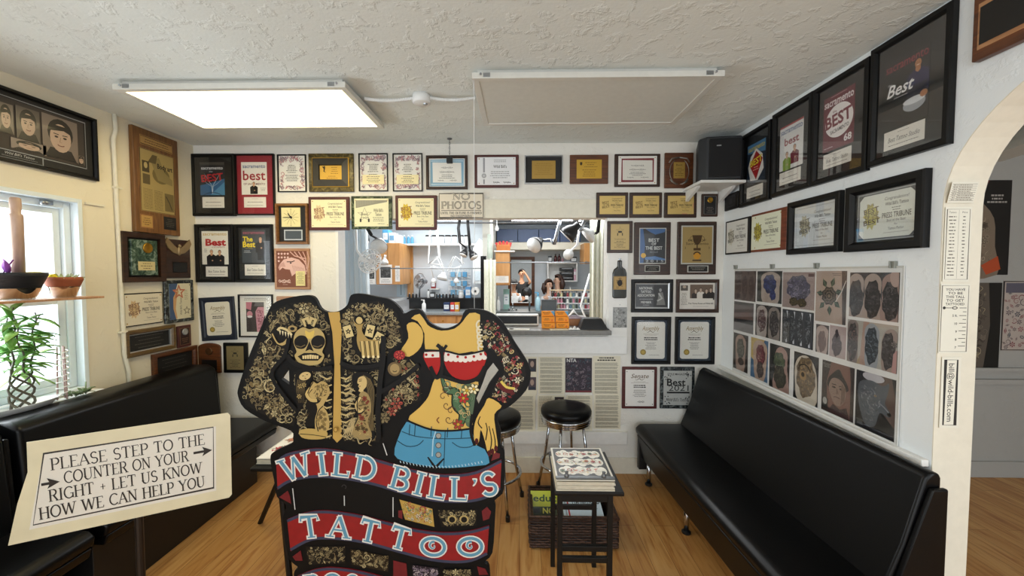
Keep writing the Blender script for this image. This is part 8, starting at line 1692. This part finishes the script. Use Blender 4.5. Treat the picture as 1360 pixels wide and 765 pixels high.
# towel dispenser with roll, tall white unit
ua, ub = P(628, 396, 6.55), P(644, 336, 6.55)
t = thing('white_unit', 'tall white dispenser unit against the central post', 'dispenser', ((ua.x+ub.x)/2, 6.62, LEDZ+.14)); uw = ub.x-ua.x
m = MB(); m.span((-uw/2, -.05, .12), (uw/2, .25, .62)); m.prism([(-uw/2, .62), (uw/2, .62), (uw/2, .80), (0, .88), (-uw/2, .72)], .0, .2, Matrix(((1, 0, 0, 0), (0, 0, 1, 0), (0, 1, 0, 0), (0, 0, 0, 1)))); m.build('body', plain('white_enamel', '#e0e4e6', .4), t, bevel=.006)
m = MB(); m.box((0, -.056, .25), (uw*.8, .012, .16)); m.build('front_panel', plain('pale_blue_panel', '#c9d6de', .4), t, bevel=.003)
rp_ = P(631.5, 386.5, 6.45); t = thing('paper_roll', 'white paper towel roll end-on below the white dispenser unit', 'paper roll', (rp_.x, 6.45, rp_.z)); m = MB(); m.lathe([(.022, -.06), (.065, -.06), (.065, .06), (.022, .06), (.022, -.06)], 24, Matrix.Rotation(R(90), 4, 'X')); m.build('roll', WHITEPLASTIC, t, smooth=False); m = MB(); m.tube([(0, -.07, 0), (0, .16, 0)], .008, 8); m.build('spindle', BLACKPLASTIC, t)
# ---- right booth
bx0, bx1 = pmx1, 1.75; z0, z1 = P(700, 322, 7.4).z, P(700, 304, 7.4).z
nb = 4
for k in range(nb):
    w = (P(772, 310, 7.4).x-bx0-.01)/nb; x = bx0+.01+w*(k+.5)
    t = thing('wall_cabinet', 'slate blue wall cabinet high in the right booth, %s from the central post' % ORD[k], 'cabinet', (x, 7.4, z0), group='blue cabinets of the right booth'); m = MB(); m.span((-w/2+.004, .02, 0), (w/2-.004, .49, z1-z0)); m.build('body', plain('slate_blue', '#3f5071', .45), t)
    d = MB(); d.box((0, .01, (z1-z0)/2), (w-.016, .02, z1-z0-.02)); o = d.build('door', plain('slate_blue_door', '#46597d', .4), t, bevel=.003); h = MB(); h.box((w*.2, -.006, .03), (.06, .014, .012)); h.build('handle', WHITEPLASTIC, o)
z2_ = P(700, 331.5, 7.35).z; m = MB(); m.span((bx0+.005, 7.35, z2_), (1.745, YR-.002, z0)); tag(m.build('soffit_beam', CREAMPAINT, bevel=.003), 'cream beam running under the slate blue cabinets', 'beam')
ha, hb = P(658, 379, 6.45), P(677, 320, 6.45); hw, hh_ = hb.x-ha.x, hb.z-ha.z
t = thing('corner_cabinet', 'honey wood corner cabinet beside the central post', 'cabinet', ((ha.x+hb.x)/2, 6.45, ha.z)); m = MB(); m.span((-hw/2, .02, 0), (hw/2, .38, hh_*.75)); m.span((-hw/2, .30, hh_*.75), (hw/2, .38, hh_)); m.build('body', CABWOOD, t, bevel=.003); m = MB(); m.box((0, .01, hh_*.37), (hw-.01, .02, hh_*.7)); m.build('door', CABWOOD, t, bevel=.003); m = MB(); m.box((.03, .13, hh_*.77), (hw+.1, .3, .02)); m.build('shelf', WHITEPAINT, t)
t = thing('red_basket', 'red and orange basket of packets on top of the corner cabinet', 'basket', ((ha.x+hb.x)/2+.01, 6.58, ha.z+hh_*.77+.011)); m = MB(); m.box((0, 0, .05), (hw*.95, .2, .10)); m.build('basket', plain('orange_brown_basket', '#a8622c', .6), t, bevel=.008)
for k in range(5): m = MB(); m.box((-.08+.04*k, .01*(k % 2), .13), (.035, .1, .07), Matrix.Rotation(R(8*(k-2)), 4, 'Y')); m.build('packet', plain('red_packet', '#b5232a', .4), t, bevel=.004)
pic(658.5, 366.5, 675.5, 375.5, 6.448, 'small cream notice on the corner cabinet', False, 7)
ca, cb = pmx1+.01, 1.74
counter('work_counter', 'dark grey work counter with sink taps in the right booth', ca, cb, 6.35, 6.92, CTZ, plain('dark_slate_counter', '#565a58', .35, var=.1, scale=30), plain('grey_front', '#6d7272', .5))
f = P(681, 410, 6.6); t = thing('tap', 'curved chrome tap on the right booth counter', 'tap', (f.x, 6.6, CTZ)); m = MB(); m.tube([(0, 0, 0), (0, 0, .10)]+[(0, -.03+.03*math.cos(q*.5), .10+.03*math.sin(q*.5)) for q in range(7)], .009, 8); m.lathe([(.025, 0), (.025, .012), (.012, .016)], 12); m.build('spout', CHROME, t, smooth=True)
for s in (-1, 1): h = MB(); h.lathe([(.016, 0), (.014, .03), (.02, .035), (0, .045)], 10, Matrix.Translation((s*.06, 0, 0))); h.build('handle', CHROME, t, smooth=True)
# magnifier lamp
g = P(699.5, 388, 6.6); t = thing('magnifier_lamp', 'black round lamp head with white label on a steel stem in the right booth', 'lamp', (P(703, 410, 6.62).x, 6.62, CTZ)); dx_ = g.x-t.location.x; dz = g.z-CTZ
m = MB(); m.lathe([(0, .05), (.06, .045), (.088, .02), (.09, -.01), (.07, -.03), (0, -.035)], 24, Matrix.Translation((dx_, -.02, dz)) @ Matrix.Rotation(R(90), 4, 'X')); m.build('head', bl, t, smooth=True)
m = MB(); m.box((dx_, -.075, dz-.09), (.055, .02, .06)); m.build('label_tag', WHITEPLASTIC, t, bevel=.003); m = MB(); m.tube([(dx_, -.02, dz-.08), (.005, 0, dz-.16), (0, 0, 0)], .016, 10); m.build('stem', STEEL, t, smooth=True)
carton(668.5, 384, 676.5, 397, 6.82, CTZ, .06, '#8db5ac', 'pale green picture box on the right booth counter')
bottle('white bottle against the central post on the right booth counter', 662, 6.62, CTZ, .03, .24, WHITEPLASTIC, WHITEPLASTIC, 'bottles on the right booth counter')
bottle('clear blue pump bottle left of the grey bin', 714.5, 6.62, CTZ, .045, .30, plain('clear_blue_plastic_bottle', '#a8cbd8', .2), BLUEB, 'bottles on the right booth counter', pump=True)
t = thing('grey_bin', 'dark grey square bin on the right booth counter behind the orange racks', 'bin', (P(729.5, 408, 6.56).x, 6.66, CTZ)); m = MB(); m.box((0, 0, .085), (.25, .14, .17)); m.build('body', plain('dark_grey_plastic', '#4a4e50', .5), t, bevel=.006); m = MB(); m.box((0, 0, .176), (.26, .15, .012)); m.build('lid', plain('dark_grey_plastic', '#4a4e50', .5), t, bevel=.003)
# bottle rack
ka, kb = P(731, 385.5, 6.75), P(786, 385.5, 6.75); kw = kb.x-ka.x; kz = ka.z
t = thing('ink_rack', 'tiered white rack of small ink bottles in the right booth', 'rack', ((ka.x+kb.x)/2, 6.82, CTZ)); tiers = [.015, .115, .22]
for z in tiers: m = MB(); m.box((0, 0, z), (kw, .12, .012)); m.build('shelf', WHITEPLASTIC, t)
for s in (-1, 0, 1): m = MB(); m.box((s*(kw/2-.006), .05, .19), (.012, .02, .38)); m.build('upright', WHITEPLASTIC, t)
m = MB(); m.box((0, 0, kz-CTZ), (kw, .13, .014)); m.build('top_board', plain('pale_pine', '#d8c3a0', .5), t)
cols = [('#e6e4de', 'white'), ('#3a4a3c', 'dark green'), ('#c98a98', 'pink'), ('#26282a', 'black'), ('#c9c39a', 'cream'), ('#5d7d8d', 'blue grey'), ('#8d2f35', 'dark red'), ('#9aa58a', 'olive')]
proto = {}
rnd = random.Random(9)
for ti, z in enumerate(tiers):
    for k in range(13):
        col, nm = rnd.choice(cols); x = (ka.x+kb.x)/2-kw/2+.04+k*(kw-.08)/12; lb = '%s ink bottle, %s from the left on the %s tier of the rack' % (nm, ORD[k], ('bottom', 'middle', 'top')[ti]); lc = (x, 6.805, CTZ+z+.0065)
        if col not in proto:
            o = thing('ink_bottle', lb, 'bottle', lc, group='small ink bottles in the rack'); m = MB(); m.lathe([(.02, 0), (.021, .003), (.021, .06), (.008, .072)], 12); m.build('body', plain('ink_'+nm.replace(' ', '_'), col, .3), o, smooth=True); m = MB(); m.lathe([(.009, .07), (.009, .082), (.003, .098), (0, .099)], 10); m.build('cap', WHITEPLASTIC if col != '#e6e4de' else BLACKPLASTIC, o, smooth=True); proto[col] = o
        else: dup(proto[col], lb, loc=lc)
# hutch with trays and bottles
qa, qb = P(727, 374, 7.58), P(767, 348.6, 7.58); qw, qh = qb.x-qa.x, qb.z-qa.z
t = thing('open_hutch', 'white open hutch on the back wall of the right booth', 'shelf unit', ((qa.x+qb.x)/2, 7.58, qa.z)); m = MB(); m.span((-qw/2, 0, 0), (qw/2, .295, .02)); m.span((-qw/2, 0, qh-.02), (qw/2, .295, qh)); m.span((-qw/2, 0, .02), (-qw/2+.02, .295, qh-.02)); m.span((qw/2-.02, 0, .02), (qw/2, .295, qh-.02)); m.span((-qw/2+.02, .27, .02), (qw/2-.02, .29, qh-.02)); m.build('carcass', WHITEPAINT, t)
for k in range(3):
    o = thing('tray', 'black drawer tray in the white hutch, %s of the stack' % ('lowest', 'middle one', 'topmost')[k], 'tray', ((qa.x+qb.x)/2+.09  , 7.68, qa.z+.021+k*.09), group='black trays in the hutch'); m = MB(); m.box((0, 0, .035), (.27, .15, .07)); m.build('tray', BLACKPLASTIC, o, bevel=.004); m = MB(); m.box((0, -.078, .05), (.2, .006, .012)); m.build('lip', STEEL, o)
o = thing('pink_packet', 'pink packet at the right inside the white hutch', 'packet', (qb.x-.045  , 7.68, qa.z+.021)); m = MB(); m.box((0, 0, .11), (.04, .14, .22)); m.build('box', plain('pink_card', '#c9a0b0', .5), o, bevel=.004); m = MB(); m.box((0, -.071, .14), (.03, .002, .06)); m.build('label_panel', WHITEPLASTIC, o)
RB_ = plain('dark_red_glass', '#4a1218', .15)
bottle('dark red bottle on the hutch top, nearer the small dark picture', 737.5, 7.7, qb.z, .03, .17, RB_, BLACKPLASTIC, 'bottles on top of the hutch'); bottle('dark red bottle on the hutch top, nearer the round white lamp', 742.5, 7.7, qb.z, .03, .17, RB_, BLACKPLASTIC, 'bottles on top of the hutch'); bottle('small pink bottle on the hutch top', 747, 7.68, qb.z, .022, .10, plain('pink_glass', '#b58a92', .2), WHITEPLASTIC, 'bottles on top of the hutch')
carton(728, 340, 733, 348, 7.65, qb.z, .03, '#26303a', 'small dark picture block at the left on the hutch top'); carton(758, 341, 766, 348, 7.65, qb.z, .1, '#23282a', 'dark box at the right on the hutch top')
va, vb = P(776, 350, 6.9), P(785, 322, 6.9); t = thing('side_cabinet', 'narrow honey wood cabinet beside the right cream curtain', 'cabinet', ((va.x+vb.x)/2, 6.9, va.z)); m = MB(); m.span((-.06, .02, 0), (.06, .49, vb.z-va.z-.14+.13)); m.build('body', CABWOOD, t, bevel=.003); m = MB(); m.box((0, .01, (vb.z-va.z)/2), (.11, .02, vb.z-va.z-.02)); o = m.build('door', CABWOOD, t, bevel=.002); m = MB(); m.ball((-.03, -.006, .04), .01, 8, 6); m.build('knob', STEEL, o)
# folding white arm stand
Y = 5.0; b0 = P(777.6, 424, Y); t = thing('folding_lamp', 'white jointed lamp arm folded in front of the right cream curtain', 'lamp', (b0.x, Y, 0)); q_ = [Vector((b0.x, Y, 0)), P(777.6, 422, Y), P(771, 406.5, Y), P(783.5, 363.5, Y), P(787.6, 367, Y-.02), P(799, 406, Y-.02)]
m = MB(); m.tube([v-Vector((b0.x, Y, 0)) for v in q_[:4]], .013, 8); m.build('arm', WHITEPLASTIC, t, smooth=True); m = MB(); m.tube([v-Vector((b0.x, Y, 0)) for v in q_[3:]], .006, 8); m.build('cord', GREYMETAL, t); m = MB(); m.lathe([(.13, 0), (.13, .015), (.03, .03), (.02, .06)], 20); m.build('base', WHITEPLASTIC, t, smooth=True)
wa = P(660, 303, 5.2); t = thing('bulb_pull', 'small white pull knob hanging on a cord near the central post', 'pull', (wa.x, 5.2, SCZ)); m = MB(); m.tube([(0, 0, 0), (0, 0, wa.z-SCZ+.03)], .004, 6); m.build('cord', WHITEPLASTIC, t); m = MB(); m.lathe([(0, -.04), (.022, -.03), (.024, -.005), (.01, .035), (0, .04)], 14, Matrix.Translation((0, 0, wa.z-SCZ))); m.build('knob', WHITEPLASTIC, t, smooth=True)

# ---- people in the back of the studio
SKINM = {k: plain('skin_'+k, c, .5, var=.05) for k, c in (('fair', '#d0a68c'), ('tan', '#b58466'))}
HAIRM = {k: plain('hair_'+k, c, .5, var=.2, scale=80) for k, c in (('brown', '#3a241a'), ('dark', '#15110f'))}
def person(label, c, face, hz, skn, hair, top, sleeve, hairlen, raise_=0, seat=False, cap=None, tilt=0.0):
    """c = (x, y) under the head, face = heading in degrees (0 looks at the viewer), hz = height of head centre"""
    t = thing('person', label, 'person', (c[0], c[1], 0), R(face), 'people in the back of the studio'); S = hz/1.72 if not seat else .9
    n = hz-.20*S; sh = n-.06*S; pv = hz-.66*S; hp = pv-.03
    V = [(0, 0, pv, (.13*S, .10*S)), (0, 0, pv+.2*S, (.115*S, .085*S)), (0, -.01, sh-.06*S, (.14*S, .09*S)), (0, 0, n-.02, .058*S), (0, -.012, hz-.07*S, .055*S), (0, -.012, hz+.01*S, .082*S), (0, 0, hz+.075*S, .070*S)]; E = [(0, 1), (1, 2), (2, 3), (3, 4), (4, 5), (5, 6)]
    CL = [(0, 0, pv-.04, (.15*S, .115*S)), (0, 0, pv+.2*S, (.135*S, .10*S)), (0, -.01, sh-.06*S, (.158*S, .108*S)), (0, 0, sh+.015, .085*S)]; CE = [(0, 1), (1, 2), (2, 3)]
    for s in (-1, 1):
        up = raise_ == s
        el = (s*.27*S, -.1*S, sh+.02*S) if up else (s*.22*S, -.03*S, sh-.29*S); wr = (s*.13*S, -.15*S, hz+.02*S) if up else (s*.16*S, -.21*S, sh-.44*S); hd_ = (s*.085*S, -.14*S, hz+.075*S) if up else (s*.10*S, -.28*S, sh-.47*S)
        b = len(V); V += [(s*.165*S, 0, sh-.03*S, .052*S), (*el, .040*S), (*wr, .027*S), (*hd_, (.036*S, .018*S))]; E += [(2, b), (b, b+1), (b+1, b+2), (b+2, b+3)]
        d = (Vector(hd_)-Vector(wr)).normalized(); sd = d.cross(Vector((0, 0, 1))); sd = sd.normalized() if sd.length > .1 else Vector((1, 0, 0))
        for f, (o, ln) in enumerate(((-.027, .058), (-.009, .07), (.009, .074), (.026, .062))):
            q0 = Vector(hd_)+sd*o*S; q1 = q0+d*ln*.55*S; q2 = q1+(d*.6+Vector((0, 0, -.5)))*ln*.5*S; k = len(V); V += [(*q0, .009), (*q1, .0085), (*q2, .0075)]; E += [(b+3, k), (k, k+1), (k+1, k+2)]
        q0 = Vector(wr).lerp(Vector(hd_), .5)-sd*.035*S*s; q1 = q0+(d*.7-sd*s*.5)*.04*S; k = len(V); V += [(*q0, .011), (*q1, .009)]; E += [(b+2, k), (k, k+1)]
        cb_ = len(CL); mid = Vector((s*.165*S, 0, sh-.03*S)).lerp(Vector(el), .75 if sleeve == 'short' else 1); CL += [(s*.165*S, 0, sh-.03*S, .068*S), (*mid, .056*S)]; CE += [(2, cb_), (cb_, cb_+1)]
        if sleeve == 'long': CL.append((*Vector(el).lerp(Vector(wr), .9), .038*S)); CE.append((cb_+1, cb_+2))
        k = len(V)
        if seat: J = [(s*.10, -.02, hp-.04, .085), (s*.12, -.42, hp-.02, .06), (s*.12, -.42, .09, .042), (s*.12, -.56, .035, .035)]
        else: J = [(s*.09*S, 0, hp-.08, .085*S), (s*.10*S, -.01, hp*.52, .06*S), (s*.10*S, .01, .09, .04*S), (s*.10*S, -.14, .032, .032)]
        V += J; E += [(0, k), (k, k+1), (k+1, k+2), (k+2, k+3)]
    skin('body', V, E, SKINM[skn], t); skin('shirt', CL, CE, plain('cloth_'+top.lstrip('#'), top, .8), t)
    k = [0]; LV = [(0, 0, hp+.02, (.14*S, .11*S))]; LE = []
    for s in (-1, 1):
        J = ([(s*.10, -.02, hp-.04, .10), (s*.12, -.42, hp-.02, .075), (s*.12, -.41, .14, .06)] if seat else [(s*.09*S, 0, hp-.08, .10*S), (s*.10*S, -.01, hp*.52, .075*S), (s*.10*S, .01, .12, .058*S)]); b = len(LV); LV += J; LE += [(0, b), (b, b+1), (b+1, b+2)]
    skin('trousers', LV, LE, plain('dark_denim', '#23262e', .8), t)
    HM = Matrix.Translation((0, 0, hz)) @ Matrix.Scale(S, 4); fy = -.098
    m = MB(); m.mesh([(-.014, fy+.006, .02), (.014, fy+.006, .02), (.018, fy, -.025), (-.018, fy, -.025), (0, fy-.026, -.02)], [(0, 1, 4), (1, 2, 4), (2, 3, 4), (3, 0, 4)], HM); m.build('nose', SKINM[skn], t, smooth=True)
    for s in (-1, 1):
        m = MB(); m.ball((s*.033, fy+.012, .018), (.014, .008, .008), 10, 6, HM); m.build('eye', BLACKPLASTIC, t, smooth=True)
        m = MB(); m.ball((s*.085, 0, .0), (.012, .02, .032), 10, 8, HM); m.build('ear', SKINM[skn], t, smooth=True)
        m = MB(); m.tube([HM @ Vector((s*.02, fy+.008, .042)), HM @ Vector((s*.055, fy+.018, .042))], .004, 6); m.build('eyebrow', HAIRM[hair], t)
    m = MB(); m.ball((0, fy+.014, -.058), (.026, .008, .007), 12, 6, HM); m.build('mouth', plain('lips', '#9a4f48', .5), t, smooth=True)
    m = MB()
    def cap_(u, v):
        a_ = u*2*math.pi; lo = -.2 if math.sin(a_) > -.35 else .75; e = lo+(math.pi/2-lo)*v; return HM @ Vector((.102*math.cos(e)*math.cos(a_), .112*math.cos(e)*math.sin(a_)+.008, .03+.115*math.sin(e)))
    m.grid(cap_, 24, 8); m.build('hair', HAIRM[hair], t, smooth=True, solid=.012)
    if hairlen:
        m = MB()
        for s in (-1, 0, 1): m.tube([HM @ Vector((s*.085, .05, .05)), HM @ Vector((s*.10, .06, -.08)), HM @ Vector((s*.095, .045+.02*(s == 0), -hairlen))], [.04, .05, .02], 8)
        m.build('long_hair', HAIRM[hair], t, smooth=True)
    if cap:
        m = MB(); m.lathe([(.116, .02), (.118, .06), (.10, .12), (.05, .155), (0, .16)], 20, HM); m.box((0, -.13, .03), (.15, .1, .012), HM); m.build('cap', plain('black_cap', '#121214', .7), t, smooth=True); m = MB(); m.lathe([(.12, .015), (.12, .04)], 20, HM); m.build('cap_band', WHITEPLASTIC, t, smooth=True)
    return t
person('person with long brown hair turned in profile at the back of the right booth', (P(741, 373, 7.43).x, 7.43), -65, P(740, 373, 7.43).z, 'fair', 'brown', '#4a3228', 'long', .26)
person('person with fair face and white top beside the long-haired person in profile', (P(729, 379, 7.27).x, 7.27), 30, P(731, 379, 7.27).z, 'fair', 'brown', '#e3e4e6', 'short', .2)
w_ = person('person in black cap with white band sitting in the room beyond the frame', (P(682, 378, 9.8).x, 9.8), 20, P(682, 378, 9.8).z, 'tan', 'dark', '#d9dadb', 'short', 0, seat=True, cap=True)  # figure placed in the added room for a reflected person
st = thing('round_stool', 'low round stool under the person in the black cap', 'stool', (w_.location.x, 9.82, 0)); hp_ = P(682, 378, 9.8).z-.66*.9-.21; m = MB(); m.lathe([(.0, hp_-.05), (.17, hp_-.05), (.18, hp_-.03), (.16, hp_-.012), (0, hp_-.01)], 20); m.build('seat', LEATHER, st, smooth=True); m = MB(); m.lathe([(.2, 0), (.2, .02), (.03, .05), (.025, hp_-.05)], 16); m.build('base', CHROME, st, smooth=True)
person('person in black shirt raising a hand to the head beyond the frame', (P(693, 364, 10.5).x, 10.5), -10, P(693, 364, 10.5).z, 'tan', 'dark', '#121214', 'short', 0, raise_=1)  # stands in for the reflected figure with the raised arm
